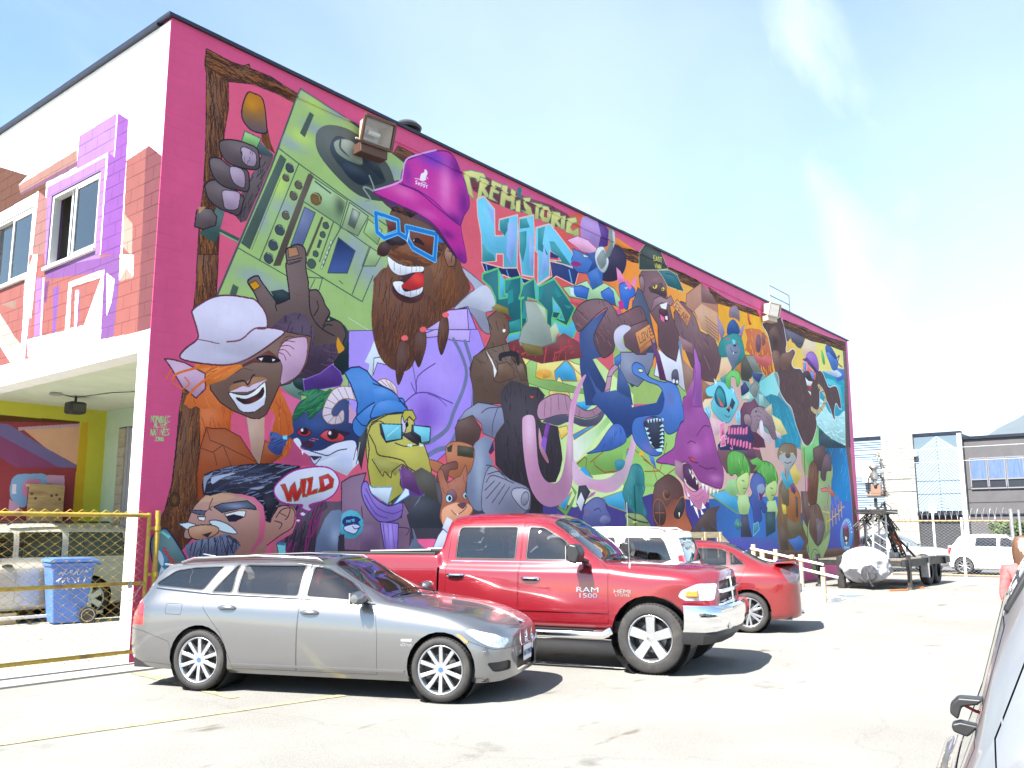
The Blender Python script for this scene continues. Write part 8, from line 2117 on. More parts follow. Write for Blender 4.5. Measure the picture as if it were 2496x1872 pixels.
# ------------------------------------------------------------------ red crew-cab pickup
REDP = mat('red_paint', (.23,.011,.02), .26, .3, coat=1.0, noise=.03, nscale=400)
def make_truck():
    t = thing('pickup_truck', 'shiny red crew cab pickup truck with chrome bumper parked behind the estate car', 'pickup truck')
    F_, B_ = 2.55, -3.02
    L = [
     [(B_,.86,.52),(-2.8,.92,.46),(-1.785,.93,.44),(1.7,.93,.44),(2.3,.90,.46),(2.55,.82,.5),(F_,.66,.56)],
     [(B_,.93,.60),(-2.8,.985,.57),(-1.785,1.0,.55),(1.7,.995,.54),(2.3,.965,.56),(2.55,.88,.58),(F_,.72,.62)],
     [(B_,.95,.85),(-2.8,1.0,.85),(-1.785,1.008,.85),(1.7,1.005,.85),(2.3,.975,.82),(2.55,.89,.80),(F_,.73,.78)],
     [(B_,.95,1.18),(-2.8,.99,1.18),(-1.12,.99,1.18),(-1.0,.99,1.16),(1.2,.985,1.13),(2.0,.965,1.08),(2.4,.92,1.04),(2.6,.83,1.0),(F_,.70,.95)],
     [(B_,.92,1.34),(-2.8,.955,1.345),(-1.10,.955,1.345),(-1.02,.94,1.25),(1.15,.925,1.235),(1.6,.89,1.215),(2.2,.84,1.17),(2.5,.77,1.12),(F_,.62,1.06)],
     [(B_,.86,1.355),(-2.8,.90,1.36),(-1.12,.90,1.36),(-1.06,.80,1.50),(-1.0,.72,1.79),(-.6,.70,1.83),(.2,.685,1.82),(.42,.68,1.77),(.8,.72,1.54),(1.24,.77,1.275),(1.7,.70,1.26),(2.2,.56,1.22),(2.55,.46,1.165),(F_,.40,1.10)],
     [(B_,0,1.355),(-2.8,0,1.36),(-1.12,0,1.36),(-1.07,0,1.55),(-1.0,0,1.86),(-.6,0,1.905),(.1,0,1.90),(.45,0,1.835),(.82,0,1.59),(1.28,0,1.30),(1.7,0,1.275),(2.2,0,1.24),(2.55,0,1.19),(F_,0,1.12)]]
    L = [[(a if a in (F_, B_) or a < 2.2 else 2.2+(a-2.2)*.67, b*(1 if a < 2.25 or i_ > 2 else .92), c) for a, b, c in l] for i_, l in enumerate(L)]
    sh = Shell(L, xs_of([B_,-2.98,-2.9,-1.785,-1.12,-1.09,-1.06,-1.03,-1.0,-.95,.42,1.26,1.785,2.26,2.40,2.46,2.51,2.53,F_], .08), 6)
    for x in (1.785, -1.785): sh.cut('void', circle(x, .43, .475), test=lambda c, n: abs(c.y) > .5)
    k = sh.cut('bed_opening', [(-2.93,.84),(-1.17,.84),(-1.17,-.84),(-2.93,-.84)], ax=(0,1), test=lambda c, n: c.z > 1.3 and n.z > .6); sh.names[k] = 'void'
    upper = lambda c, n: abs(n.y) > .3 and c.z > 1.2
    for p in ([(.96,1.30),(.16,1.305),(.16,1.735),(.36,1.725),(.66,1.56)], [(.02,1.305),(-.84,1.31),(-.84,1.70),(-.80,1.735),(.02,1.735)]): sh.cut('side_window', rnd(p, .045), test=upper, frame='window_seal', ring=.016)
    for nm, p in (('door', [(1.28,.56),(1.28,1.20),(1.18,1.27),(.76,1.57),(.44,1.76),(.10,1.785),(.09,.56)]), ('door', [(.085,.56),(.085,1.79),(-.93,1.77),(-.95,1.3),(-.95,.93),(-1.0,.56)])):
        k = sh.cut(nm, p, test=lambda c, n: abs(n.y) > .3); sh.gap(k, .004)
    k = sh.cut('void', [(-1.045,.3),(-1.045,1.2),(-1.075,1.2),(-1.075,.3)], test=lambda c, n: abs(n.y) > .5)
    sh.cut('windshield', rnd([(.46,.655),(1.18,.745),(1.26,.3),(1.26,-.3),(1.18,-.745),(.46,-.655),(.44,-.3),(.44,.3)], .06), ax=(0,1), test=lambda c, n: c.z > 1.27 and n.z > .2 and c.x > .4, frame='windshield_seal', ring=.022)
    sh.cut('rear_window', rnd([(-.6,1.42),(.6,1.42),(.56,1.75),(-.56,1.75)], .05), ax=(1,2), test=lambda c, n: -1.1 < c.x < -.9 and n.x < -.4)
    k = sh.cut('hood', [(1.30,.80),(1.9,.76),(2.40,.60),(2.50,.46),(2.52,0),(2.50,-.46),(2.40,-.6),(1.9,-.76),(1.30,-.80)], ax=(0,1), test=lambda c, n: c.z > 1.0 and n.z > .5); sh.gap(k, .004)
    sh.cut('headlight', rnd([(2.54,1.05),(2.36,1.055),(2.16,.97),(2.12,.90),(2.20,.85),(2.53,.86)], .03), test=lambda c, n: abs(c.y) > .45)
    sh.cut('tail_light', rnd([(-3.02,.86),(-2.90,.86),(-2.90,1.22),(-3.02,1.22)], .03), test=lambda c, n: abs(c.y) > .7)
    mats = {'side_window': CARGLASS, 'windshield': CARGLASS, 'rear_window': DARKGLASS, 'window_seal': BLACK, 'windshield_seal': BLACK, 'headlight': LENS, 'tail_light': REDLENS}
    out = sh.emit(t, mats, REDP, {'side_window': .008, 'windshield': .004, 'headlight': .002})
    # bed liner
    q = MB(); q.box((-2.92,-.83,.72), (-1.18,.83,.76)); q.box((-2.92,-.84,.76), (-2.90,.84,1.35)); q.box((-1.20,-.84,.76), (-1.18,.84,1.35)); q.box((-2.9,.82,.76), (-1.2,.84,1.35)); q.box((-2.9,-.84,.76), (-1.2,-.82,1.35)); q.build('bed_liner', BLACK, t)
    for sg in (-1, 1): MB().box((-2.98, sg*.87-.055, 1.345), (-1.14, sg*.87+.055, 1.39)).build('bed_rail_cap', BLACK, t, bevel=.012); MB().tube([(-2.2,sg*.83,1.40),(-1.25,sg*.83,1.42)], .018, 8).build('tie_down_rail', MATS['rail_silver'], t)
    MB().box((-2.9,-.85,.44), (2.4,.85,.58)).build('underbody', BLACK, t)
    for x in (1.785, -1.785):
        for sg in (-1, 1): q = MB(); q.lathe([(0, sg*.55), (.49, sg*.55), (.49, sg*.98)], 24, 'y', (x, 0, .43)); q.build('wheel_housing', BLACK, t)
    MB().box((-.95,-.9,.56), (1.25,.9,.80)).build('cabin_floor', SEATM, t); MB().prism([(.75,.8),(1.3,.8),(1.26,1.22),(.95,1.27),(.78,1.15)], -.86, .86).build('dashboard', SEATM, t, bevel=.03)
    seats(t, [(.2,.45,.75),(.2,-.45,.75),(-.6,.45,.75),(-.6,-.45,.75)], SEATM, .55, .66)
    sw = MB(); sw.tube([(.62+.05*math.sin(a*6.283/20), .45+.19*math.cos(a*6.283/20), 1.2+.18*math.sin(a*6.283/20)) for a in range(20)], .015, 6, closed=True); sw.build('steering_wheel', mat('wheel_grey', (.3,.3,.3), .6), t, smooth=True)
    MB().box((.62,-.14,1.6), (.65,.14,1.67)).build('rear_view_mirror', BLACK, t, bevel=.01)
    # chrome bumper, valance
    tp = [(2.20,1.03),(2.44,1.01),(2.60,.90),(2.69,.60),(2.72,0)]
    def bump(z0, z1, prof, inner): 
        pts = [(x, y) for x, y in tp]+[(x, -y) for x, y in tp[-2::-1]]; q = MB(); m = len(pts); P = []
        for z, off in prof:
            for i, (x, y) in enumerate(pts): P.append((x+off*(.3 if abs(y) > .9 else 1), y*(1+off*.3), z))
        r = len(prof); q.v = P; q.f = [(a*m+i, a*m+i+1, (a+1)*m+i+1, (a+1)*m+i) for a in range(r-1) for i in range(m-1)]; q.mi = [0]*len(q.f); return q
    bump(0, 0, [(.80,-.10),(.805,-.02),(.78,.015),(.70,.025),(.60,.02),(.53,-.01),(.50,-.06)], 0).build('front_bumper', CHROME, t, smooth=True)
    bump(0, 0, [(.515,-.06),(.46,-.05),(.36,-.14)], 0).build('valance', BLACK, t, smooth=True)
    for sg in (-1, 1): q = MB(); q.lathe([(0,.02),(.06,.015),(.065,0)], 18, 'x', (2.665, sg*.66, .585)); q.build('fog_light', mat('fog_lens', (.7,.7,.7), .1, .5), t, smooth=True)
    # grille
    gz = MB(); gz.box((2.510,-.64,.80), (2.535,.64,1.08)); gr = gz.build('grille', BLACK, t)
    hx_ = MB()
    for k in range(22):
        y = -.6+k*.057
        hx_.bar((2.550, y, .83), (2.550, y+.03, .95), .008); hx_.bar((2.550, y+.03, .95), (2.550, y, 1.07), .008); hx_.bar((2.550, y+.03, .83), (2.550, y, .95), .008); hx_.bar((2.550, y, .95), (2.550, y+.03, 1.07), .008)
    hx_.build('grille_mesh', DARKMETAL, gr)
    fr = MB(); fr.tube([(2.520,-.68,.79),(2.580,-.4,.785),(2.595,0,.785),(2.580,.4,.785),(2.520,.68,.79),(2.480,.70,.95),(2.440,.60,1.105),(2.500,.3,1.125),(2.510,0,1.13),(2.500,-.3,1.125),(2.440,-.60,1.105),(2.480,-.70,.95)], .032, 8, closed=True); fr.build('grille_surround', CHROME, t, smooth=True)
    cx = MB(); cx.bar((2.565,-.66,.955), (2.595,0,.955), .07, .05); cx.bar((2.595,0,.955), (2.565,.66,.955), .07, .05); cx.bar((2.590,0,.80), (2.550,0,1.11), .06, .07); cx.build('grille_crossbars', CHROME, t, bevel=.012)
    for sg in (-1, 1):
        q = MB(); q.box((2.24, sg*.70-.12, .87), (2.42, sg*.70+.12, 1.03)); q.build('lamp_bowl', MATS['lamp_bowl'], t); q = MB(); q.box((2.2, sg*.90-.03, .89), (2.36, sg*.90+.02, .985)); q.build('indicator', AMBER, t, bevel=.02)
        q = MB(); q.lathe([(0,0),(.06,.01),(.068,.05),(.06,.055)], 18, 'x', (2.40, sg*.72, .96)); q.build('lamp', CHROME, t, smooth=True)
        m_ = thing_part('wing_mirror', t); MB().prism([(.86,1.30),(.98,1.28),(1.02,1.40),(.98,1.50),(.88,1.52),(.84,1.44)], sg*1.05, sg*1.30).build('mirror_cap', BLACK, m_, bevel=.03, seg=3); MB().box((.835,sg*1.175-.11,1.31), (.845,sg*1.175+.11,1.49)).build('mirror_glass', CHROME, m_); MB().bar((.98,sg*.93,1.29), (.95,sg*1.08,1.33), .10, .05).build('mirror_arm', BLACK, m_, bevel=.012)
        for x, z in ((.26,1.075), (-.80,1.10)):
            d = [o for o in out['door'] if (sum(v.co.x for v in o.data.vertices)/len(o.data.vertices) > .1) == (x > 0) and (o.data.vertices[0].co.y > 0) == (sg > 0)]
            handle_(sh, x, z, .24, d[0] if d else t, CHROME, sg, h=.026)
        strip(sh, [(1.0,1.275),(-.9,1.282)], .012, .006, 12, sg).build('belt_trim', CHROME, t); strip(sh, [(1.28,.70),(-.95,.70)], .03, .012, 14, sg).build('door_moulding', REDP, t, smooth=True)
        q = MB(); q.tube([(1.30,sg*.98,.47),(1.22,sg*1.03,.43),(-1.1,sg*1.03,.43),(-1.18,sg*.98,.47)], .055, 10); rbo = q.build('running_board', CHROME, t, smooth=True); MB().box((-1.0,sg*1.03-.04,.478), (1.1,sg*1.03+.04,.49)).build('step_pad', BLACK, rbo)
        R3 = Matrix(((1,0,0,0),(0,0,-1,0),(0,1,0,0),(0,0,0,1))) if sg < 0 else Matrix(((-1,0,0,0),(0,0,1,0),(0,1,0,0),(0,0,0,1)))
        p, n = sh.side(1.0, .90, sg); inset_text(t, 'RAM', .085, Matrix.Translation((1.02, p.y+sg*.004, .955)) @ R3, CHROME, t, 'badge_text', .003, 1.75); inset_text(t, '1500', .08, Matrix.Translation((1.02, p.y+sg*.004, .885)) @ R3, CHROME, t, 'badge_text', .003, 1.6)
        p, n = sh.side(1.42, .93, sg); inset_text(t, 'HEMI', .065, Matrix.Translation((1.46, p.y+sg*.004, .945)) @ R3, CHROME, t, 'badge_text', .003, 1.5); inset_text(t, '5.7 LITRE', .04, Matrix.Translation((1.46, p.y+sg*.004, .90)) @ R3, CHROME, t, 'badge_text', .003, 1.2)
        for x in (1.785, -1.785): wheel(t, (x, sg*.865, .408), .41, .275, .27, 5, 'fat', sg)
    q = MB(); q.lathe([(.018,0),(.014,.05),(.004,.06)], 10, 'z', (1.52,-.86,1.22)); q.tube([(1.52,-.86,1.26),(1.50,-.86,2.02)], .0035, 6); q.build('aerial', mat('aerial_steel', (.6,.6,.6), .3, .8), t)
    q = MB(); q.tube([(1.32,.45,1.29),(1.2,.1,1.35),(1.16,-.3,1.37)], .01, 6); q.tube([(1.32,-.15,1.29),(1.2,-.5,1.33),(1.16,-.72,1.33)], .01, 6); q.build('wipers', BLACK, t)
    MB().box((-3.12,-.95,.50), (-2.98,.95,.68)).build('rear_bumper', CHROME, t, bevel=.03)
    sh.bm.free(); return t
trk = make_truck()
th_ = rad(-74); hv = Vector((math.cos(th_), math.sin(th_), 0)); trk.location = Vector((3.48,-5.69,0))-hv*1.785+Vector((-hv.y, hv.x, 0))*.90; trk.rotation_euler = (0, 0, th_)
# ------------------------------------------------------------------ the other cars
def make_car(name, label, S, paint, rimkind=('double', 5), trim=BLACK, glassm=CARGLASS, group=None):
    """S: dict of sizes; x forward, wheels at +-wb/2"""
    t = thing(name, label, 'car', group=group); wb = S['wb']/2; F_ = wb+S['fo']; B_ = -wb-S['ro']; W = S['w']/2; gz = S.get('clear', .2); bz = S['belt']; H = S['h']; hz = S['hood']
    xc, xr, xe, xt = S['cowl'], S['roof0'], S['roof1'], S['tail']; tz = S['tailz']; rw = S.get('rw', .68)
    box = S.get('boxy', 0)
    def ends(y, z, dz0=0, dz1=0, k0=.62, k1=.6):
        kk = .84 if box else k0; kl = .80 if box else k1
        return [(B_, y*kk, z+dz0), (B_+.08, y*(kk+.93)/2+.03, z+dz0*.6), (B_+.3, y*.97, z+dz0*.3), (-wb, y, z), (wb, y, z), (F_-.35, y*.96, z+dz1*.3), (F_-.1, y*(kl+.9)/2, z+dz1*.7), (F_, y*kl, z+dz1)]
    sho = bz-.13
    p3 = [(B_, W*(.84 if box else .62), min(sho-.02, tz-.12)), (B_+.08, W*.86, min(sho, tz-.06)), (B_+.3, W*.955, sho), (-wb, W*.98, sho), (xc, W*.975, sho-.04), (wb, W*.96, hz-.16), (F_-.35, W*.91, hz-.22), (F_-.1, W*.74, hz-.29), (F_, W*.56, hz-.34)]
    p4 = [(B_, W*(.8 if box else .58), min(bz-.05, tz-.03)), (xt+.0, W*.86, min(bz+.0, tz-.015)), (xe, W*.90, bz), (xc-.1, W*.90, bz-.03), (xc+.25, W*.87, hz-.015), (wb+.1, W*.83, hz-.07), (F_-.35, W*.76, hz-.13), (F_-.1, W*.6, hz-.21), (F_, W*.48, hz-.27)]
    p5 = [(B_, W*(.74 if box else .5), tz-.005), (xt, W*(.76 if box else .66), tz+.0), (xe, W*rw, H-.10), ((xe+xr)/2, W*rw, H-.065), (xr, W*(rw-.03), H-.10), ((xr+xc)/2, W*(rw+.05), (H+hz)/2-.01), (xc, W*(rw+.10), hz+.0), (wb+.1, W*.55, hz-.02), (F_-.35, W*.44, hz-.08), (F_-.1, W*.36, hz-.155), (F_, W*.3, hz-.22)]
    p6 = [(B_, 0, tz+.01), (xt, 0, tz+.02), (xe, 0, H-.05), ((xe+xr)/2, 0, H), (xr, 0, H-.035), ((xr+xc)/2, 0, (H+hz)/2+.04), (xc, 0, hz+.03), (wb+.1, 0, hz+.005), (F_-.35, 0, hz-.055), (F_-.1, 0, hz-.13), (F_, 0, hz-.20)]
    L = [ends(W*.9, gz, .08, .04), ends(W*.97, gz+.08, .06, .04), ends(W, gz+.36, 0, -.04), p3, p4, p5, p6]
    sh = Shell(L, xs_of([B_, B_+.03, B_+.08, B_+.18, B_+.3, xt, xe, -wb, xr, xc, wb, F_-.35, F_-.2, F_-.1, F_-.04, F_], .10), 5); r = S['r']
    for x in (wb, -wb): sh.cut('void', circle(x, r+.01, r+.045, 22), test=lambda c, n: abs(c.y) > .4)
    upper = lambda c, n: abs(n.y) > .25 and c.z > bz-.06
    for p in S['wins']: sh.cut('side_window', rnd(p, S.get('wr', .04)), test=upper, frame='window_seal', ring=.014)
    for p in S.get('doors', []): k = sh.cut('door', p, test=lambda c, n: abs(n.y) > .25); sh.gap(k, .004)
    if 'gate' in S: sh.gap(sh.cut('tailgate', S['gate'], test=lambda c, n: abs(n.y) > .15), .006)
    a = .9*W*rw; sh.cut('windshield', rnd([(xr+.03,a),(xc-.06,a+.1*W),(xc-.01,.3),(xc-.01,-.3),(xc-.06,-a-.1*W),(xr+.03,-a),(xr-.01,-.3),(xr-.01,.3)], .06), ax=(0,1), test=lambda c, n: c.z > hz+.01 and n.z > .2 and c.x > xr-.05, frame='windshield_seal', ring=.02)
    if abs(xt-xe) > .45: sh.cut('rear_window', rnd([(xe-.04,a*.98),(xt+.06,a*.98),(xt+.06,-a*.98),(xe-.04,-a*.98)], .06), ax=(0,1), test=lambda c, n: c.z > tz+.01 and c.x < xe+.02, frame='rear_window_seal', ring=.02)
    else: sh.cut('rear_window', rnd([(-a,tz+.06),(a,tz+.06),(a*.95,H-.14),(-a*.95,H-.14)], .05), ax=(1,2), test=lambda c, n: c.x < xe+.05 and n.x < -.15, frame='rear_window_seal', ring=.02)
    if 'tl' in S: sh.cut('tail_light', rnd(S['tl'], .03), test=lambda c, n: abs(c.y) > W*.45)
    hl = [(F_-.03, hz-.36), (F_-.08, hz-.24), (F_-.42, hz-.15), (F_-.5, hz-.2), (F_-.3, hz-.32)]; sh.cut('headlight', rnd(hl, .03), test=lambda c, n: abs(c.y) > W*.42)
    mats = {'side_window': glassm, 'windshield': CARGLASS, 'rear_window': glassm, 'window_seal': BLACK, 'windshield_seal': BLACK, 'rear_window_seal': BLACK, 'headlight': LENS, 'tail_light': S.get('tlm', REDLENS)}
    out = sh.emit(t, mats, paint, {'side_window': .006, 'windshield': .004, 'rear_window': .004, 'headlight': .001})
    MB().box((B_+.15,-W*.85,gz+.02), (F_-.25,W*.85,gz+.14)).build('underbody', BLACK, t)
    for x in (wb, -wb):
        for sg in (-1, 1): q = MB(); q.lathe([(0, sg*.4), (r+.05, sg*.4), (r+.05, sg*W*.94)], 22, 'y', (x, 0, r+.01)); q.build('wheel_housing', BLACK, t); wheel(t, (x, sg*(W-.115), r), r, .2, r*.72, rimkind[1], rimkind[0], sg)
        q = MB()
    for sg in (-1, 1):
        q = MB(); q.box((F_-.42, sg*W*.58-.1, hz-.30), (F_-.2, sg*W*.58+.1, hz-.22)); q.build('lamp_bowl', MATS['lamp_bowl'], t)
        m_ = thing_part('wing_mirror', t); xm = xc-.22; MB().prism([(xm,bz+.02),(xm+.1,bz+.0),(xm+.13,bz+.08),(xm+.08,bz+.16),(xm+.0,bz+.15)], sg*(W+.02), sg*(W+.2)).build('mirror_cap', S.get('mirror', paint), m_, bevel=.03, seg=3); MB().bar((xm+.06,sg*(W*.86),bz+.03), (xm+.06,sg*(W+.04),bz+.05), .06, .04).build('mirror_arm', BLACK, m_)
        for x, z in S.get('handles', []): 
            d = [o for o in out.get('door', []) if (o.data.vertices[0].co.y > 0) == (sg > 0)]; d.sort(key=lambda o: abs(sum(v.co.x for v in o.data.vertices)/len(o.data.vertices)-x-.4)); handle_(sh, x, z, .18, d[0] if d else t, S.get('handle_m', paint), sg)
    MB().box((xe,-W*.85,gz+.14), (xc,W*.85,gz+.34)).build('cabin_floor', SEATM, t); MB().box((xc-.4,-W*.8,gz+.34), (xc-.05,W*.8,bz-.02)).build('dashboard', SEATM, t, bevel=.03)
    m0 = (xr+xe)/2; seats(t, [(m0+.35,.36,gz+.3),(m0+.35,-.36,gz+.3),(m0-.5,.36,gz+.3),(m0-.5,-.36,gz+.3)], S.get('seat', SEATG))
    MB().box((F_-.02,-.36,gz+.2), (F_+.015,.36,gz+.36)).build('lower_grille', BLACK, t, bevel=.02)
    t['_sh'] = 0
    return t, sh
WHITEC = mat('white_car_paint', (.78,.79,.80), .3, 0, coat=1.0, noise=.02, nscale=5); BEIGEC = mat('sand_car_paint', (.45,.43,.38), .35, .2, coat=.8, noise=.03); GREYC = mat('grey_silver_paint', (.28,.275,.275), .32, .65, coat=1.0, noise=.10, nscale=900); NAVYC = mat('dark_car_paint', (.03,.035,.06), .25, .4, coat=1.0)
# white SUV between pickup and red car
suv, sh = make_car('sport_utility_car', 'white boxy SUV parked nose to the wall beyond the red pickup', dict(wb=2.7, fo=.85, ro=.85, w=1.85, h=1.70, belt=1.10, hood=1.05, clear=.24, r=.36, cowl=.75, roof0=.05, roof1=-1.95, tail=-2.12, tailz=1.12, rw=.76, boxy=1, wr=.05,
  wins=[[(.62,1.16),(-.20,1.17),(-.20,1.57),(.10,1.56)], [(-.28,1.17),(-1.02,1.18),(-1.02,1.575),(-.28,1.575)], [(-1.16,1.18),(-1.92,1.19),(-1.80,1.52),(-1.74,1.57),(-1.16,1.575)]], doors=[[(.72,.34),(.72,1.1),(.1,1.6),(-.235,1.6),(-.235,.34)], [(-.245,.34),(-.245,1.6),(-1.08,1.6),(-1.08,.8),(-.95,.34)]], tl=[(-2.2,.86),(-2.06,.86),(-2.0,1.3),(-2.2,1.3)], handles=[(-.1,.98),(-.95,1.0)]), WHITEC, ('fat', 5), glassm=DARKGLASS)
for sg in (-1, 1): q = MB(); q.tube([(.0,sg*.64,1.66),(-.1,sg*.66,1.715),(-1.7,sg*.66,1.71),(-1.8,sg*.65,1.66)], .018, 8); q.build('roof_rail', MATS['rail_silver'], suv, smooth=True)
h7 = Vector((math.cos(rad(107)), math.sin(rad(107)), 0)); n7 = Vector((-h7.y, h7.x, 0)); suv.location = Vector((6.15,-4.7,0))+h7*2.1-n7*.9; suv.rotation_euler = (0, 0, rad(107)); sh.bm.free()
# red sedan
SED = dict(wb=2.685, fo=.9, ro=.84, w=1.79, h=1.50, belt=1.02, hood=.98, clear=.19, r=.325, cowl=.92, roof0=.15, roof1=-.95, tail=-1.72, tailz=1.10, rw=.66,
  wins=[[(.78,1.05),(-.12,1.06),(-.12,1.37),(.2,1.36)], [(-.2,1.065),(-1.02,1.075),(-1.02,1.34),(-.8,1.37),(-.2,1.385)], [(-1.06,1.08),(-1.32,1.09),(-1.06,1.33)]], doors=[[(.88,.28),(.88,.95),(.2,1.40),(-.155,1.41),(-.155,.28)], [(-.165,.28),(-.165,1.41),(-.9,1.40),(-1.36,1.1),(-1.2,.8),(-.95,.5),(-.9,.28)]], tl=[(-2.19,.78),(-2.02,.80),(-1.86,1.03),(-1.96,1.06),(-2.19,1.02)], handles=[(-.02,.88),(-.95,.90)], seat=SEATG, tlm=mat('smoked_lens', (.09,.06,.075), .1, coat=1.))
red, sh = make_car('sedan_car', 'red sedan with rear spoiler parked nose to the wall', SED, mat('red_sedan_paint', (.21,.009,.012), .3, .25, coat=1.0, noise=.03, nscale=400), ('double', 6))
sp = MB(); sp.prism([(-2.10,1.125),(-1.80,1.115),(-1.78,1.13),(-2.10,1.165),(-2.14,1.155)], -.72, .72); sp.build('rear_spoiler', MATS['red_sedan_paint'], red, bevel=.01); MB().box((-2.21,-.26,.62), (-2.17,.26,.75)).build('number_plate', mat('plate_white', (.7,.7,.7), .5), red); MB().cyl((-2.1,-.55,.24), (-2.22,-.55,.24), .035).build('exhaust', CHROME, red)
h8 = Vector((math.cos(rad(111)), math.sin(rad(111)), 0)); red.location = Vector((8.22,-4.78,0))+h8*1.3425-Vector((-h8.y, h8.x, 0))*.80; red.rotation_euler = (0, 0, rad(111)); sh.bm.free()
# sand coloured SUV inside the carport (side towards us, nose left)
san, sh = make_car('sport_utility_car', 'sand coloured boxy SUV parked in the carport behind the yellow fence', dict(wb=2.69, fo=.9, ro=1.0, w=1.9, h=1.83, belt=1.14, hood=1.12, clear=.25, r=.39, cowl=.85, roof0=.42, roof1=-2.05, tail=-2.22, tailz=1.15, rw=.80, boxy=1, wr=.03,
  wins=[[(.92,1.20),(.1,1.2),(.1,1.66),(.50,1.66)], [(.0,1.2),(-.78,1.2),(-.78,1.67),(.0,1.67)], [(-.9,1.2),(-2.05,1.2),(-1.98,1.66),(-.9,1.67)]], doors=[[(1.0,.36),(1.0,1.1),(.5,1.7),(.05,1.71),(.05,.36)]], tl=[(-2.4,.9),(-2.2,.9),(-2.2,1.3),(-2.4,1.3)], handles=[(.2,1.05)], handle_m=BLACK, mirror=BLACK), BEIGEC, ('fat', 6), glassm=CARGLASS)
for sg in (-1, 1): q = MB(); q.tube([(.2,sg*.74,1.80),(.1,sg*.76,1.86),(-1.7,sg*.76,1.86),(-1.85,sg*.75,1.80)], .02, 8); q.build('roof_rail', BLACK, san, smooth=True)
san.location = (1.12, 7.18, 0); san.rotation_euler = (0, 0, rad(180)); sh.bm.free()
# grey car close to the camera on the right
fg, sh = make_car('hatchback_car', 'grey hatchback corner cut off by the right edge close up', dict(wb=2.7, fo=.9, ro=.85, w=1.84, h=1.645, belt=1.02, hood=1.02, clear=.2, r=.35, cowl=.95, roof0=.3, roof1=-1.78, tail=-2.16, tailz=.70, rw=.72, boxy=1, wr=.06,
  wins=[[(.85,1.08),(.0,1.09),(.0,1.5),(.4,1.49)], [(-.1,1.09),(-.9,1.09),(-.9,1.51),(-.1,1.51)], [(-1.0,1.06),(-1.80,1.0),(-1.62,1.46),(-1.0,1.5)]], gate=[(-2.4,.5),(-1.97,.5),(-1.95,1.0),(-1.70,1.58),(-2.4,1.7)], doors=[[(.95,.3),(.95,1.0),(.35,1.55),(-.04,1.56),(-.04,.3)], [(-.05,.3),(-.05,1.56),(-.95,1.56),(-.95,.3)]], handles=[(.1,.95),(-.85,.96)]), GREYC, ('fat', 5), glassm=DARKGLASS)
FGP = (fg, sh)
# place: the tail stands about three metres from the camera, near side facing it
fg_h = rad(-80); fv = Vector((math.cos(fg_h), math.sin(fg_h), 0)); fg.rotation_euler = (0, 0, fg_h)
fg.location = Vector((-2.64, -10.40, 0))+fv*2.12+Vector((-fv.y, fv.x, 0))*.72
sh = FGP[1]
q = MB(); q.prism([(-1.90,1.40),(-1.87,1.375),(-1.79,1.49),(-1.74,1.555),(-1.76,1.575),(-1.82,1.535)], -.62, -.56); q.build('rear_wiper', BLACK, fg, bevel=.012)
q = MB(); q.prism([(-2.09,1.045),(-2.086,1.075),(-2.06,1.10),(-1.98,1.10),(-2.0,1.08),(-2.05,1.07),(-2.065,1.025)], -.66, -.58); q.prism([(-2.085,.985),(-2.088,1.01),(-2.06,1.02),(-2.0,1.01),(-2.04,.97)], -.66, -.60); q.build('tailgate_handle', BLACK, fg, bevel=.008)
q = MB(); q.tube([(-2.050,-.55,1.06),(-2.010,-.55,1.04),(-1.960,-.55,1.05)], .006, 6); q.build('loose_wire', mat('red_wire', (.4,.03,.03), .5), fg)
sh.bm.free()
# ------------------------------------------------------------------ yellow gate fence
YPAINT = mat('yellow_steel_paint', (.40,.27,.035), .5, .1, noise=.25, nscale=12, dirt=(.2,.12,.05)); WIRE = mat('yellow_wire', (.42,.29,.05), .5, .4, noise=.25, nscale=9); GALV = mat('galvanised', (.42,.42,.43), .45, .7, noise=.2, nscale=10); RUSTY = mat('rusty_rail', (.42,.27,.14), .7, .2, noise=.35, nscale=8, dirt=(.3,.28,.25)); WHITEPIPE = mat('white_pipe', (.74,.73,.72), .4, noise=.08)
def chain(x0, x1, z0, z1, d, r, f):
    """woven diamond mesh: each wire zigzags up and hooks its neighbour"""
    q = MB(); n = int((x1-x0)/d); m = int((z1-z0)/.052)
    for i in range(n):
        for ph in (0,):
            pts = []
            for k in range(m+1): pts.append(f(x0+i*d+(d/2 if (k+i) % 2 else -d/2)*1.04+d/2, (.004 if k % 2 else -.004), z0+(z1-z0)*k/m))
            q.tube(pts, r, 4, cap=False)
    return q
fc = thing('chain_link_gate', 'yellow painted chain link gate across the carport yard', 'gate', (0, -.10, 0))
for z, r_ in ((1.89, .028), (1.02, .026), (.165, .026)): MB().tube([(-4.6,0,z),(.1,0,z-.004)], r_, 10).build('rail', YPAINT, fc, smooth=True)
MB().tube([(.10,0,.12),(.10,0,1.92)], .026, 10).build('stile', YPAINT, fc, smooth=True)
MB().tube([(.21,-.02,.0),(.21,-.02,1.95)], .034, 10).build('post', YPAINT, fc, smooth=True); MB().tube([(-2.6,0,.0),(-2.6,0,1.95)], .034, 10).build('post', YPAINT, fc, smooth=True)
for z in (.3, 1.12, 1.72): q = MB(); q.lathe([(.045,-.03),(.045,.03)], 12, 'z', (.21,-.02,z)); q.bar((.10,0,z), (.2,-.01,z), .03, .04); q.build('hinge', YPAINT, fc)
mo = chain(-4.6, .1, .10, 1.95, .075, .0042, lambda x, y, z: (x, y+.03, z)).build('wire_mesh', WIRE, fc); mo['kind'] = 'stuff'
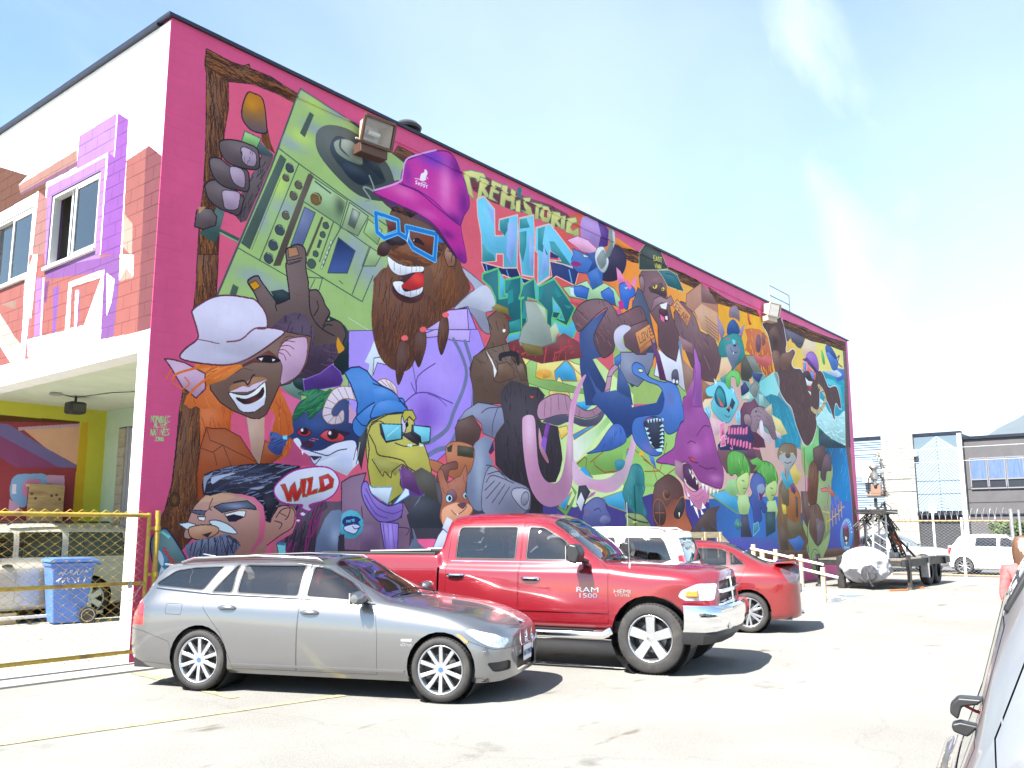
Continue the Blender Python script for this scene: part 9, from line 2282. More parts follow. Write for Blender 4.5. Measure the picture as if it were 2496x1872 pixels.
# chain with padlock hung on the gate
ck = thing('padlock_chain', 'steel chain looped over the middle rail of the yellow gate', 'chain', (-.12, -.10, 1.02)); q = MB(); C_ = []
for k in range(26): t_ = k/25; C_.append(Vector((-.16+.34*t_, -.035, -.02-.17*math.sin(math.pi*t_)+.03*math.sin(9*t_))))
for k in range(25):
    a, b_ = C_[k], C_[k+1]; d = (b_-a); c_ = (a+b_)/2; d.normalize(); u = Vector((0,1,0)) if k % 2 else d.cross(Vector((0,1,0))); q.tube([c_+d*(.013*math.cos(j*.785))+u*(.008*math.sin(j*.785)) for j in range(8)], .003, 5, closed=True)
q.build('links', GALV, ck)
q = MB(); q.box((-.03,-.05,-.06), (.02,-.02,0)); q.tube([(-.02,-.035,0),(-.02,-.035,.03),(.01,-.035,.03),(.01,-.035,0)], .005, 6); q.build('padlock', GALV, ck)
# ------------------------------------------------------------------ blue wheeled bin
BLUE = mat('blue_bin_plastic', (.075,.17,.50), .45, noise=.1, nscale=6)
bn = thing('wheeled_bin', 'blue wheeled recycling bin with scribbled tag behind the yellow gate', 'bin', (1.80, 5.75, .008), rad(-12))
def taper(a, b_, z0, z1): 
    (x0, y0), (x1, y1) = a, b_; return [(-x0,-y0,z0),(x0,-y0,z0),(x0,y0,z0),(-x0,y0,z0),(-x1,-y1,z1),(x1,-y1,z1),(x1,y1,z1),(-x1,y1,z1)], [(0,3,2,1),(4,5,6,7),(0,1,5,4),(1,2,6,5),(2,3,7,6),(3,0,4,7)]
q = MB(); q.add(*taper((.27,.25), (.37,.33), .02, 1.08)); q.build('body', BLUE, bn, bevel=.03); q = MB(); q.add(*taper((.39,.35), (.40,.36), 1.04, 1.10)); q.build('rim', BLUE, bn, bevel=.012)
q = MB(); q.prism([(-.42,1.11),(.42,1.11),(.47,1.13),(.30,1.19),(-.34,1.19),(-.42,1.15)], -.37, .37); q.build('lid', BLUE, bn, bevel=.02); MB().tube([(.43,-.26,1.06),(.48,-.26,1.07),(.48,.26,1.07),(.43,.26,1.06)], .018, 8).build('handle', BLUE, bn)
for sg in (-1, 1): q = MB(); q.lathe([(0,-.03),(.11,-.03),(.15,-.028),(.15,.028),(.11,.03),(0,.03)], 24, 'y', (.30, sg*.31, .15)); q.build('wheel', RUBBER, bn, smooth=True); q = MB(); q.lathe([(.105,-.036),(.118,-.036)], 24, 'y', (.30, sg*.31, .15)); q.build('wheel_ring', GALV, bn)
q = MB()
for r_, (zc, xs0) in enumerate(((.93, -.24), (.80, -.26), (.68, -.2))):
    for k in range(6 if r_ < 2 else 5):
        x = xs0+k*.085; pts = [(x+RNG.uniform(-.03,.07), -.30-.075*(zc+RNG.uniform(-.05,.05)-.5)*.6-.012, zc+RNG.uniform(-.055,.055)) for _ in range(5)]; q.tube([tuple(a) for a in catmull(pts, False, 4)], .005, 4)
q.build('scribbled_tag', mat('pale_marker', (.6,.62,.64), .6), bn)
# ------------------------------------------------------------------ small things in the carport
PLY = mat('plywood', (.46,.31,.15), .8, noise=.22, nscale=3, stretch=(1,1,7), dirt=(.25,.15,.07)); LUMB = mat('raw_lumber', (.60,.46,.27), .8, noise=.2, nscale=4, stretch=(6,6,1)); LUMBX = mat('raw_lumber_long', (.60,.46,.27), .8, noise=.2, nscale=4, stretch=(1,6,6))
pw = thing('plywood_box', 'upright plywood crate standing against the painted carport wall', 'crate', (2.26, 8.03, 0)); MB().box((-.36,-.02,1.2), (.36,.0,2.64)).build('front_panel', PLY, pw, bevel=.003); MB().box((.30,0.002,1.2), (.358,.15,2.6)).build('side_panel', PLY, pw); MB().box((-.36,0.002,2.6), (.29,.15,2.655)).build('top_panel', LUMBX, pw); MB().box((-.36,0.002,0), (.29,.15,1.19)).build('lower_panel', PLY, pw)
q = MB()
for x, z in ((-.3,2.45),(-.22,2.36),(.1,2.42),(.2,2.44),(.27,2.35)): q.lathe([(0,-.023),(.022,-.0225),(.03,-.0205)], 10, 'y', (x, 0, z))
q.build('knots', mat('wood_knot', (.13,.07,.03), .8), pw)
tag(MB().box((-1.9,5.95,.12), (2.6,6.03,.17)).build('plank', mat('white_board', (.7,.69,.66), .6, noise=.1)), 'long white plank lying low along the sand coloured SUV', 'plank')
for x, y_, z, lb in ((-.35, 6.25, .01, 'short beige timber block under the sand coloured SUV near its door'), (.75, 6.3, .01, 'timber block under the sand coloured SUV nearer its rear wheel')): tag(MB().box((x,y_,z), (x+.42,y_+.25,z+.2)).build('timber_block', LUMBX, bevel=.01), lb, 'timber block', 'timber blocks under the SUV')
cl = thing('ceiling_projector', 'black projector lamp hanging from the carport ceiling', 'lamp', (1.98, 6.42, 4.34)); MB().box((-.16,-.14,-.36), (.18,.16,-.12)).build('housing', BLACK, cl, bevel=.05, seg=2); MB().cyl((0,0,-.14), (0,0,0), .025).build('stem', BLACK, cl); MB().box((-.12,-.155,-.32), (.14,-.14,-.17)).build('lens', BLACKGLOSS, cl)
wr = thing('ceiling_cable', 'thin cable strung across the pale carport ceiling', 'cable', (0,0,0)); MB().tube([(1.55,6.3,4.33),(1.98,6.42,4.31),(2.2,5.4,4.33),(2.6,4.2,4.30),(3.0,3.2,4.33)], .008, 5).build('cable_run', BLACK, wr); MB().box((1.42,6.2,4.28), (1.62,6.32,4.335)).build('junction_box', GALV, wr, bevel=.01)
# ------------------------------------------------------------------ flood lights, vent, guard rail
TAN = mat('lamp_tan', (.50,.40,.32), .5, noise=.1); BRONZE = mat('lamp_bronze', (.10,.05,.035), .45, .3); FLG = glass('flood_glass', (.8,.82,.84))
def flood(loc, rz, sc, label, m2):
    f = thing('flood_light', label, 'flood light', loc, rz, 'flood lights on the mural wall'); f.scale = (sc, sc, sc)
    b = MB(); b.add([(-.30,-.50,.22),(.30,-.50,.22),(.30,-.38,-.20),(-.30,-.38,-.20),(-.20,-.16,.26),(.20,-.16,.26),(.20,-.14,-.06),(-.20,-.14,-.06)], [(0,1,5,4),(1,2,6,5),(2,3,7,6),(3,0,4,7),(4,5,6,7)]); b.build('housing', TAN, f)
    fr = MB(); c = [(-.31,-.505,.23),(.31,-.505,.23),(.31,-.38,-.21),(-.31,-.38,-.21)]
    for i in range(4): fr.bar(c[i], c[(i+1) % 4], .05, .05)
    fr.build('door_frame', m2, f, bevel=.008); g = MB(); g.add([(-.27,-.49,.2),(.27,-.49,.2),(.27,-.385,-.18),(-.27,-.385,-.18)], [(0,1,2,3)]); g.build('lens', FLG, f)
    bl = MB(); bl.box((-.30,-.36,-.38), (.26,-.12,-.2)); bl.build('ballast_box', m2, f, bevel=.015); MB().cyl((-.12,-.28,.05), (.12,-.28,.05), .045, n=10).build('bulb', mat('bulb_white', (.8,.8,.76), .3), f)
    rf = MB(); rf.add([(-.24,-.46,.19),(.24,-.46,.19),(.17,-.2,.2),(-.17,-.2,.2),(-.24,-.37,-.17),(.24,-.37,-.17),(.17,-.18,-.04),(-.17,-.18,-.04)], [(0,1,2,3),(4,5,6,7),(3,2,6,7)]); rf.build('reflector', mat('reflector', (.6,.58,.56), .3, .7), f)
    ar = MB(); ar.bar((0,0,-.05), (0,-.16,-.02), .06); ar.box((-.07,-.03,-.14), (.07,-.002,.06)); ar.bar((-.26,-.12,-.05), (.26,-.12,-.05), .035); ar.build('bracket', TAN, f, bevel=.008); return f
flood((3.72, 0, 8.46), rad(-8), 1.0, 'tan and brown flood light above the painted boombox', BRONZE); flood((20.9, 0, 8.66), rad(-12), .92, 'tan flood light near the far top end of the mural', TAN)
vt = thing('roof_vent', 'small dark mushroom vent peeping over the roof edge', 'vent', (5.0, .25, HB)); q = MB(); q.lathe([(.12,-.05),(.12,.12),(.26,.14),(.28,.19),(.2,.27),(0,.3)], 20); q.build('cowl', DARKMETAL, vt, smooth=True)
gr_ = thing('roof_guard_rail', 'thin steel guard rail at the roof hatch above the mural', 'railing', (21.65, .1, HB)); 
for x in (0, 1.75): MB().tube([(x,0,-.02),(x,0,.72)], .022, 8).build('post', GALV, gr_)
for z in (.70, .36): MB().tube([(0,0,z),(1.75,0,z)], .02, 8).build('rail', GALV, gr_)
# ------------------------------------------------------------------ timber ramp and landing at the painted door
rp = thing('timber_ramp', 'raw timber access ramp with white handrail at the mural door', 'ramp', (0,0,0)); DK_ = mat('ramp_board', (.72,.68,.6), .8, noise=.12, nscale=5)
X0, X1 = 15.1, 16.15
for k in range(14): a = -1.32-k*.17; z0 = .56-(k*.17)*.225; MB().add([(X0,a,z0),(X1,a,z0),(X1,a-.165,z0-.037),(X0,a-.165,z0-.037),(X0,a,z0-.04),(X1,a,z0-.04),(X1,a-.165,z0-.077),(X0,a-.165,z0-.077)], [(0,3,2,1),(4,5,6,7),(0,1,5,4),(1,2,6,5),(2,3,7,6),(3,0,4,7)]).build('deck_board', DK_, rp)
for k in range(9): MB().box((12.4, -1.30+k*.145, .56), (X1, -1.30+k*.145+.138, .6)).build('deck_board', DK_, rp)
for x in (X0, X1): MB().prism([(-1.3,.52),(-3.66,.0),(-3.66,-.01),(-1.3,-.01)], x-.02, x+.02, 'x').build('side_panel', WHITEP, rp)
MB().box((X0,-3.70,-.01), (X1-.3,-3.66,.09)).build('end_board', WHITEP, rp); MB().box((12.4,-1.33,-.01), (12.44,-.02,.555)).build('side_panel', LUMB, rp)
def post(x, y_, z0, z1): MB().box((x-.045,y_-.045,z0), (x+.045,y_+.045,z1)).build('post', LUMB, rp, bevel=.005)
for y_, h_ in ((-1.35,1.30),(-2.1,1.16),(-2.85,1.08),(-3.58,.80)): post(X0-.065, y_, -.01, h_)
for y_, h_ in ((-1.35,1.30),(-1.95,1.18),(-2.6,1.06)): post(X1+.065, y_, -.01, h_)
for x in (12.45, 13.4, 14.2): post(x, -1.38, -.01, 1.62)
MB().tube([(X0-.13,-1.0,1.20),(X0-.13,-3.95,.58)], .032, 10).build('handrail', WHITEPIPE, rp, smooth=True); MB().tube([(X1+.0,-1.3,1.20),(X1+.0,-3.2,.82)], .03, 10).build('handrail', WHITEPIPE, rp, smooth=True)
MB().bar((12.4,-1.38,1.56), (14.3,-1.38,1.56), .05, .14).build('top_rail', LUMBX, rp); MB().bar((12.4,-1.44,.95), (14.3,-1.44,.95), .04, .12).build('mid_rail', LUMBX, rp); MB().bar((12.45,-1.3,1.5), (12.45,-.1,1.5), .05, .14).build('top_rail', LUMB, rp); MB().bar((14.3,-1.38,1.5), (X0-.06,-1.38,1.12), .04, .12).build('mid_rail', LUMBX, rp)
# ------------------------------------------------------------------ beyond the lot: fence, street, buildings, hill
sheet('street', 29.9, -60, 41.2, 60, -.008, ROADM); pv2 = MB().box((41.2,-60,-.02), (42.0,60,.11)).build('pavement', CONC); pv2['kind'] = 'structure'
bf = thing('chain_link_fence', 'galvanised chain link fence with rusty top rail and razor coils at the lot end', 'fence', (29.2, 0, 0)); 
MB().tube([(0,1.5,2.02),(0,-5.15,1.96)], .03, 8).build('top_rail', RUSTY, bf); MB().tube([(0,1.5,.08),(0,-5.15,.06)], .02, 8).build('bottom_wire', RUSTY, bf)
for y_, h_ in ((-1.0,2.3),(-2.6,2.56),(-3.55,2.1),(-5.15,2.38)): MB().tube([(0,y_,0),(0,y_,h_)], .04 if y_ > -5 else .06, 10).build('post', WHITEPIPE if y_ > -5 else GALV, bf, smooth=True)
MB().tube([(.2,-5.36,0),(.2,-5.36,2.35)], .04, 10).build('post', GALV, bf)
mo = chain(-5.1, 1.4, .05, 2.0, .075, .0055, lambda x, y, z: (y, x, z)).build('wire_mesh', GALV, bf); mo['kind'] = 'stuff'
q = MB(); q.tube([(.14*math.cos(a*.42), -5.0+a*.0135, 2.2+.22*math.sin(a*.42)) for a in range(300)], .008, 5); q.build('razor_coil', GALV, bf)
MB().box((-.03,-2.75,2.28), (.03,-2.5,2.62)).build('sign_board', WHITEP, bf)
SIDING = mat('blue_siding', (.24,.32,.40), .6, noise=.06, nscale=2); LTB = mat('pale_block_wall', (.30,.29,.265), .85, noise=.14, nscale=2.5); CHEV = mat('pale_blue_boards', (.25,.33,.40), .6, noise=.06, nscale=2); GAP = mat('board_gap', (.10,.15,.19), .8); DGREY = mat('dark_stucco', (.085,.083,.09), .85, noise=.1, nscale=2, bump=.2); BLUEG = mat('curtained_pane', (.10,.15,.26), .25, coat=.6, noise=.35, nscale=5, stretch=(1,9,.4)); DARKP = mat('dark_pane', (.03,.035,.045), .15, coat=.5)  # blue is the siding's own colour
X = 42.
wb_ = thing('warehouse', 'pale warehouse with blue siding and chevron boarded bay across the street', 'building', (0,0,0))
MB().box((X+.1,-1.05,0), (X+12,14,6.4)).build('wall', LTB, wb_)
for k in range(30): z = 2.7+k*.125; MB().prism([(X+.09,z),(X+.02,z+.015),(X+.02,z+.09),(X+.09,z+.12)], 2.78, 9, 'y').build('siding_board', SIDING, wb_)
pr = MB().box((X-.12,1.2,0), (X+.1,2.76,6.5)).build('block_pier', LTB, wb_)
for r_ in range(24):
    for j in range(3): MB().box((X-.135, 1.21+j*.39+(.19 if r_ % 2 else 0), 1.6+r_*.2), (X-.12, 1.21+j*.39+(.19 if r_ % 2 else 0)+.375, 1.6+r_*.2+.188)).build('block', LTB, pr)
MB().box((X+.03,-1.0,2.55), (X+.09,1.18,6.35)).build('boarded_bay', GAP, wb_); bay = wb_.children[-1]
for k in range(27):
    for sg, (ya, yb) in ((1, (.1, 1.16)), (-1, (.08, -.96))):
        z = 2.1+k*.165; p = [(ya, z), (yb, z-abs(yb-ya)*.95), (yb, z-abs(yb-ya)*.95+.135), (ya, z+.135)]
        p = [(a, min(max(b, 2.57), 6.33)) for a, b in p]
        if max(b for a, b in p)-min(b for a, b in p) > .03: MB().prism(p, X-.01, X+.03, 'x').build('board', CHEV, bay)
MB().box((X+.0,-1.05,6.36), (X+.3,14,6.52)).build('parapet_cap', NAVY, wb_); MB().box((X-.06,-1.06,0), (X+.1,-.86,6.4)).build('corner_pier', WHITEP, wb_)
MB().box((X+.02,-.85,.11), (X+.1,1.18,2.5)).build('garage_opening', mat('opening_shade', (.025,.027,.032), .7), wb_); MB().box((X-.3,-.85,2.36), (X+.02,1.18,2.52)).build('canopy', NAVY, wb_)  # flat dark panel paints the shade inside the open garage
wn_ = MB().box((X-.01,3.3,4.45), (X+.06,4.3,5.3)).build('window', ALU, wb_); MB().box((X-.02,3.36,4.5), (X-.01,3.8,5.24)).build('pane', mat('blind_pane', (.5,.47,.36), .4), wn_); MB().box((X-.02,3.84,4.5), (X-.01,4.25,5.24)).build('pane', MATS['blind_pane'], wn_); ac = MB().box((X-.35,3.36,4.1), (X+.05,3.75,4.45)).build('air_conditioner', WHITEP, wb_, bevel=.02)
MB().box((X-.3,1.0,5.35), (X+.03,1.2,5.62)).build('wall_lamp', WHITEP, wb_, bevel=.01)
db = thing('grey_building', 'dark grey two storey building with a band of blue curtained windows', 'building', (0,0,0))
MB().box((X+.35,-16,0), (X+14,-1.08,6.15)).build('wall', DGREY, db); MB().box((X+.25,-16,6.1), (X+14,-1.06,6.24)).build('parapet_cap', NAVY, db); MB().box((X+.29,-16,2.35), (X+.36,-1.1,2.42)).build('string_course', NAVY, db)
for k in range(8):
    y1 = -1.26-k*.80; f = MB(); f.box((X+.27,y1-.78,3.62), (X+.36,y1-.735,5.16)); f.box((X+.27,y1-.045,3.62), (X+.36,y1,5.16)); f.box((X+.27,y1-.735,5.10), (X+.36,y1-.045,5.16)); f.box((X+.27,y1-.735,4.06), (X+.36,y1-.045,4.12)); f.box((X+.27,y1-.735,3.62), (X+.36,y1-.045,3.68)); fo = f.build('window', mat('grey_frame', (.22,.22,.24), .5, .3), db)
    MB().box((X+.31,y1-.735,4.12), (X+.33,y1-.045,5.10)).build('pane', BLUEG, fo); MB().box((X+.31,y1-.735,3.68), (X+.33,y1-.045,4.06)).build('pane', DARKP, fo)
# street cables
for z, nm in ((4.95,'upper'), (5.6,'top')): tag(MB().tube([(40.8, 6-k*1.5, z-.0016*(k*1.5-9)**2*.2) for k in range(16)], .012, 5).build('overhead_cable', GALV), 'thin overhead cable crossing the street, %s of the two' % ('lower' if nm == 'upper' else 'upper'), 'cable', 'overhead street cables')
# clipped hedge under the grey building: many small leaves on short stems
def foliage(loc, sx, sy, sz, n, name, label, cat, seed):
    r = random.Random(seed); t = thing(name, label, cat, loc); q = MB()
    for _ in range(n):
        u, v, w_ = r.uniform(-1,1), r.uniform(-1,1), r.uniform(0,1); e = 1-.25*r.random()*abs(u)
        c = Vector((u*sx, v*sy, w_*sz*e)); a = Vector((r.uniform(-1,1), r.uniform(-1,1), r.uniform(-.3,1))).normalized(); b_ = a.orthogonal().normalized(); s_ = r.uniform(.05,.12); d = a.cross(b_)
        q.add([c+b_*s_, c+d*s_*.5, c-b_*s_, c-d*s_*.5+a*s_*.3], [(0,1,2,3)])
    q.build('leaves', mat('hedge_leaf', (.075,.11,.035), .6, noise=.5, nscale=1.5), t); st = MB()
    for _ in range(14): x, y_ = r.uniform(-sx,sx)*.8, r.uniform(-sy,sy)*.9; st.tube([(x,y_,0),(x+r.uniform(-.1,.1),y_+r.uniform(-.2,.2),sz*.7)], [.03,.01], 5)
    st.build('stems', mat('hedge_stem', (.06,.04,.03), .9), t); return t
foliage((41.75,-4.6,.1), .35, 2.6, 2.0, 7000, 'hedge', 'green hedge in front of the dark grey building', 'hedge', 3)
# distant hill
q = MB(); nx, ny = 60, 14; hm = lambda x: 300*math.exp(-((x+2300)/900)**2)+240*math.exp(-((x+600)/420)**2)
for j in range(ny+1):
    for i in range(nx+1):
        y_ = -3000+i*92; d = j/ny; z = (740*math.exp(-((y_-300)/900)**2)+420*math.exp(-((y_+2600)/900)**2))*math.sin(math.pi*min(1,d*1.0)*.5+0)*(1+.03*math.sin(y_*.009+j*.5)+.012*math.sin(y_*.031+j)); q.v.append((3600+j*110, y_, z-6))
q.f = [(j*(nx+1)+i, j*(nx+1)+i+1, (j+1)*(nx+1)+i+1, (j+1)*(nx+1)+i) for j in range(ny) for i in range(nx)]; q.mi = [0]*len(q.f); hl_ = q.build('hill', mat('forest_hill', (.035,.05,.055), .95, noise=.4, nscale=.02), smooth=True); hl_['kind'] = 'structure'
# cars parked on the street
hb, sh = make_car('hatchback_car', 'small white hatchback parked beyond the chain link fence', dict(wb=2.5, fo=.75, ro=.6, w=1.70, h=1.50, belt=.98, hood=.95, clear=.18, r=.31, cowl=.95, roof0=.2, roof1=-1.35, tail=-1.72, tailz=1.05, rw=.68, wins=[[(.8,1.02),(.0,1.03),(.0,1.36),(.25,1.36)], [(-.1,1.03),(-.85,1.05),(-.8,1.37),(-.1,1.38)]], doors=[[(.9,.28),(.9,.9),(.2,1.4),(-.05,1.4),(-.05,.28)]], tl=[(-1.9,.7),(-1.72,.75),(-1.62,1.0),(-1.9,1.0)], handles=[(.1,.88)]), WHITEC, ('thin', 9), glassm=DARKGLASS)
hb.location = (31.9, -4.35, 0); hb.rotation_euler = (0, 0, rad(-90)); sh.bm.free()
sd, sh = make_car('sedan_car', 'silver sedan parked on the street behind the trailer', SED, mat('street_silver', (.45,.46,.48), .3, .5, coat=1.), ('thin', 8)); sd.location = (33.2, .0, 0); sd.rotation_euler = (0, 0, rad(-90)); sh.bm.free()
# ------------------------------------------------------------------ person at the right edge (back turned)
def person():
    t = thing('person', 'person with brown hair and red shirt at the right edge, back turned', 'person', (4.31, -9.55, 0), rad(205))
    J = {'pelvis':(0,0,.86),'chest':(0,0,1.17),'neck':(0,.0,1.33),'head':(.01,0,1.42),'ls':(0,.16,1.27),'le':(.02,.22,1.03),'lw':(.12,.2,.83),'rs':(0,-.16,1.27),'re':(.02,-.22,1.03),'rw':(.12,-.2,.83),'lh':(0,.09,.82),'lk':(.02,.1,.45),'la':(-.02,.1,.07),'lt':(.12,.11,.03),'rh':(0,-.09,.82),'rk':(.03,-.1,.45),'ra':(-.02,-.1,.07),'rt':(.12,-.11,.03)}
    Rr = dict(pelvis=.135,chest=.14,neck=.055,head=.06,ls=.068,le=.046,lw=.034,rs=.068,re=.046,rw=.034,lh=.10,lk=.062,la=.045,lt=.035,rh=.10,rk=.062,ra=.045,rt=.035); ks = list(J); E_ = [('pelvis','chest'),('chest','neck'),('neck','head'),('chest','ls'),('ls','le'),('le','lw'),('chest','rs'),('rs','re'),('re','rw'),('pelvis','lh'),('lh','lk'),('lk','la'),('la','lt'),('pelvis','rh'),('rh','rk'),('rk','ra'),('ra','rt')]
    me = bpy.data.meshes.new('body'); me.from_pydata([J[k] for k in ks], [(ks.index(a), ks.index(b)) for a, b in E_], []); o = put('body', me, t); sk = o.modifiers.new('s', 'SKIN'); 
    for i, k in enumerate(ks): me.skin_vertices[0].data[i].radius = (Rr[k], Rr[k]*(1.15 if k in ('chest','pelvis') else 1)); me.skin_vertices[0].data[i].use_root = k == 'pelvis'
    o.modifiers.new('u', 'SUBSURF').levels = 2; o.modifiers['u'].render_levels = 2; dg = bpy.context.evaluated_depsgraph_get(); nm = bpy.data.meshes.new_from_object(o.evaluated_get(dg)); o.modifiers.clear(); o.data = nm; nm.name = 'body'
    for m in (mat('check_shirt', (.42,.10,.10), .8, noise=.35, nscale=30), mat('blue_jeans', (.05,.07,.13), .85, noise=.15), mat('skin', (.50,.30,.22), .5)): nm.materials.append(m)
    for p in nm.polygons: c = p.center; p.use_smooth = True; p.material_index = 2 if (c.z > 1.34 or (abs(c.y) > .15 and c.z < .98 and c.z > .7)) else (1 if c.z < .88 else 0)
    hd = MB(); hd.lathe([(.0,-.12),(.05,-.105),(.072,-.05),(.08,.02),(.07,.08),(.04,.115),(0,.125)], 18, 'z', (.015,0,1.475)); hd.lathe([(0,.02),(.012,0),(.01,-.03)], 8, 'z', (.095,0,1.47)); hd.build('head', MATS['skin'], t, smooth=True)
    hr = MB(); hr.lathe([(.085,-.15),(.098,-.08),(.1,0),(.09,.07),(.06,.12),(0,.14)], 18, 'z', (-.012,0,1.48)); hr.build('hair', mat('brown_hair', (.11,.055,.03), .6, noise=.4, nscale=40, stretch=(1,1,.1)), t, smooth=True)
    for sg in (-1, 1):
        q = MB(); q.bar((.12,sg*.2,.83), (.15,sg*.2,.74), .06, .03); 
        for k in range(4): q.tube([(.15+.006*k,sg*.2,.745),(.17+.008*k,sg*.2-.012*sg+(k-1.5)*.0,.70-.004*abs(k-1)),(.16+.008*k,sg*.19,.66)], .009, 6)
        q.tube([(.15,sg*.2,.80),(.19,sg*.19,.76),(.195,sg*.185,.73)], .01, 6); q.build('hand', MATS['skin'], t, bevel=.008)
person()
# ------------------------------------------------------------------ flatbed trailer with the sculpture rig and covered machine
STEELB = mat('black_frame_steel', (.03,.03,.033), .5, .4, noise=.3, nscale=6, dirt=(.07,.06,.05)); DECK = mat('trailer_deck', (.14,.125,.10), .85, noise=.25, nscale=3)
tl_ = thing('flatbed_trailer', 'black flatbed trailer with twin wheels parked at the far end of the lot', 'trailer', (20.6, -2.55, 0))
for k in range(16): MB().box((.2, -1.2+k*.15, .78), (5.1, -1.2+k*.15+.142, .82)).build('deck_plank', DECK, tl_)
for y_ in (-1.26, 1.26): MB().box((.1,y_-.05,.62), (5.2,y_+.05,.83)).build('side_beam', STEELB, tl_, bevel=.01)
for x in (.15, 1.8, 3.4, 5.15): MB().box((x-.05,-1.2,.64), (x+.05,1.2,.76)).build('cross_beam', STEELB, tl_)
for x in (3.0, 3.95):
    for y_ in (-1.12, 1.12): q = MB(); q.lathe([(.2,-.12),(.36,-.12),(.40,-.08),(.40,.08),(.36,.12),(.2,.12),(.16,.05),(0,.05)], 26, 'y', (x, y_, .40)); q.build('wheel', RUBBER, tl_, smooth=True)
for y_ in (-1.24, 1.24): MB().prism([(2.5,.60),(2.55,.86),(4.4,.86),(4.46,.60),(4.40,.60),(4.34,.82),(2.62,.82),(2.56,.60)], y_-.13, y_+.13).build('mudguard', STEELB, tl_); MB().box((2.42,y_-.12,.25), (2.45,y_+.12,.68)).build('mud_flap', GALV, tl_)
for x, y_ in ((.5,-1.3),(.5,1.3),(4.9,1.3)): q = MB(); q.box((x-.05,y_-.05,.05), (x+.05,y_+.05,.95)); q.lathe([(0,0),(.13,0),(.11,.06),(0,.06)], 12, 'z', (x,y_,-.004)); q.build('outrigger_leg', STEELB, tl_); MB().bar((x-.28,y_,.75), (x,y_,.15), .03).build('brace', STEELB, tl_); MB().bar((x+.28,y_,.75), (x,y_,.15), .03).build('brace', STEELB, tl_)
MB().bar((5.1,0,.7), (6.4,0,.45), .12).build('drawbar', STEELB, tl_)
tb = thing('tool_box', 'open tool tray on the trailer deck beside the rig', 'tool box', (22.9, -2.9, .82)); MB().box((-.3,-.18,0), (.3,.18,.16)).build('tray', GALV, tb, bevel=.02); MB().tube([(-.2,0,.14),(-.2,0,.26),(.2,0,.26),(.2,0,.14)], .015, 6).build('handle', STEELB, tb)
rg = thing('sculpture_rig', 'tall welded metal sculpture rig with seat and lattice tower on the trailer', 'sculpture', (22.15, -2.75, .82)); rg.scale = (1, 1, .88); q = MB()
def lattice(p, q_, w_, n, m, name, r=.018):
    p = Vector(p); q_ = Vector(q_); d = (q_-p).normalized(); a = d.orthogonal().normalized(); b_ = d.cross(a); b = MB(); cs = [a*w_+b_*w_, a*w_-b_*w_, -a*w_-b_*w_, -a*w_+b_*w_]
    for c in cs: b.tube([p+c, q_+c*.8], r, 6)
    for i in range(n):
        for k in range(4): t0, t1 = i/n, (i+1)/n; b.tube([p.lerp(q_, t0)+cs[k]*(1-.2*t0), p.lerp(q_, t1)+cs[(k+1) % 4]*(1-.2*t1)], r*.6, 5)
    return b.build(name, m, rg)
WSTEEL = mat('white_steel', (.62,.63,.66), .5, .2, noise=.1)
lattice((.0,.1,.0), (-.1,.0,1.5), .24, 5, WSTEEL, 'lattice_tower', .03); lattice((1.0,-.35,.0), (.35,-.1,1.45), .10, 8, STEELB, 'boom_arm', .03); lattice((-.5,.5,1.0), (-.15,.1,1.55), .08, 4, STEELB, 'lattice_brace'); lattice((.45,-.4,.9), (.15,-.1,1.55), .08, 4, STEELB, 'lattice_brace')
MB().tube([(1.9,-.5,.0),(.5,-.15,1.05)], .035, 8).build('stay_tube', STEELB, rg); MB().tube([(.9,-.42,.25),(.6,-.22,.85)], .05, 8).build('hydraulic_ram', mat('ram_orange', (.5,.10,.03), .4), rg); MB().tube([(-.6,.2,-.82),(-.62,.2,1.3)], .03, 8).build('stay_tube', STEELB, rg)
pf = MB(); pf.box((-.62,-.45,1.50), (.55,.45,1.55)); pf.build('platform', STEELB, rg)
q = MB()
for k in range(9): q.box((-.58+k*.13,-.44,1.56), (-.50+k*.13,.44,1.60))
q.build('grating', GALV, rg)
for x in (-.6,.53): MB().bar((x,-.45,1.62), (x,.45,1.62), .06, .08).build('platform_edge', STEELB, rg)
r_ = random.Random(5); q = MB()
for _ in range(26): a = Vector((r_.uniform(-.6,.6), r_.uniform(-.4,.4), r_.uniform(1.25,1.75))); q.tube([a, a+Vector((r_.uniform(-.25,.25), r_.uniform(-.2,.2), r_.uniform(-.2,.2)))], r_.uniform(.012,.035), 5)
q.build('scrap_parts', STEELB, rg)['kind'] = 'stuff'; q = MB()
for _ in range(10): a = Vector((r_.uniform(-.5,.5), r_.uniform(-.4,.4), r_.uniform(1.6,1.75))); q.box(a-Vector((.06,.05,.04)), a+Vector((.06,.05,.04)))
q.build('motor_parts', WSTEEL, rg)['kind'] = 'stuff'
MB().tube([(-.05,0,1.6),(-.03,0,2.05)], .05, 8).build('seat_pillar', STEELB, rg); MB().box((-.22,-.22,2.1), (.2,.2,2.2)).build('seat', mat('brown_seat', (.17,.10,.07), .6), rg, bevel=.03); MB().prism([(.02,2.2),(.12,2.2),(.16,2.55),(.06,2.55)], -.16, .16).build('backrest', MATS['brown_seat'], rg, bevel=.03)
for y_ in (-.24,.24): MB().tube([(-.2,y_,2.3),(.1,y_,2.3),(.12,y_,2.1)], .03, 8).build('armrest', MATS['brown_seat'], rg); MB().tube([(.1,y_,2.3),(.1,y_*.9,2.72),(.0,y_*.5,2.85)], .022, 6).build('hoop', STEELB, rg)
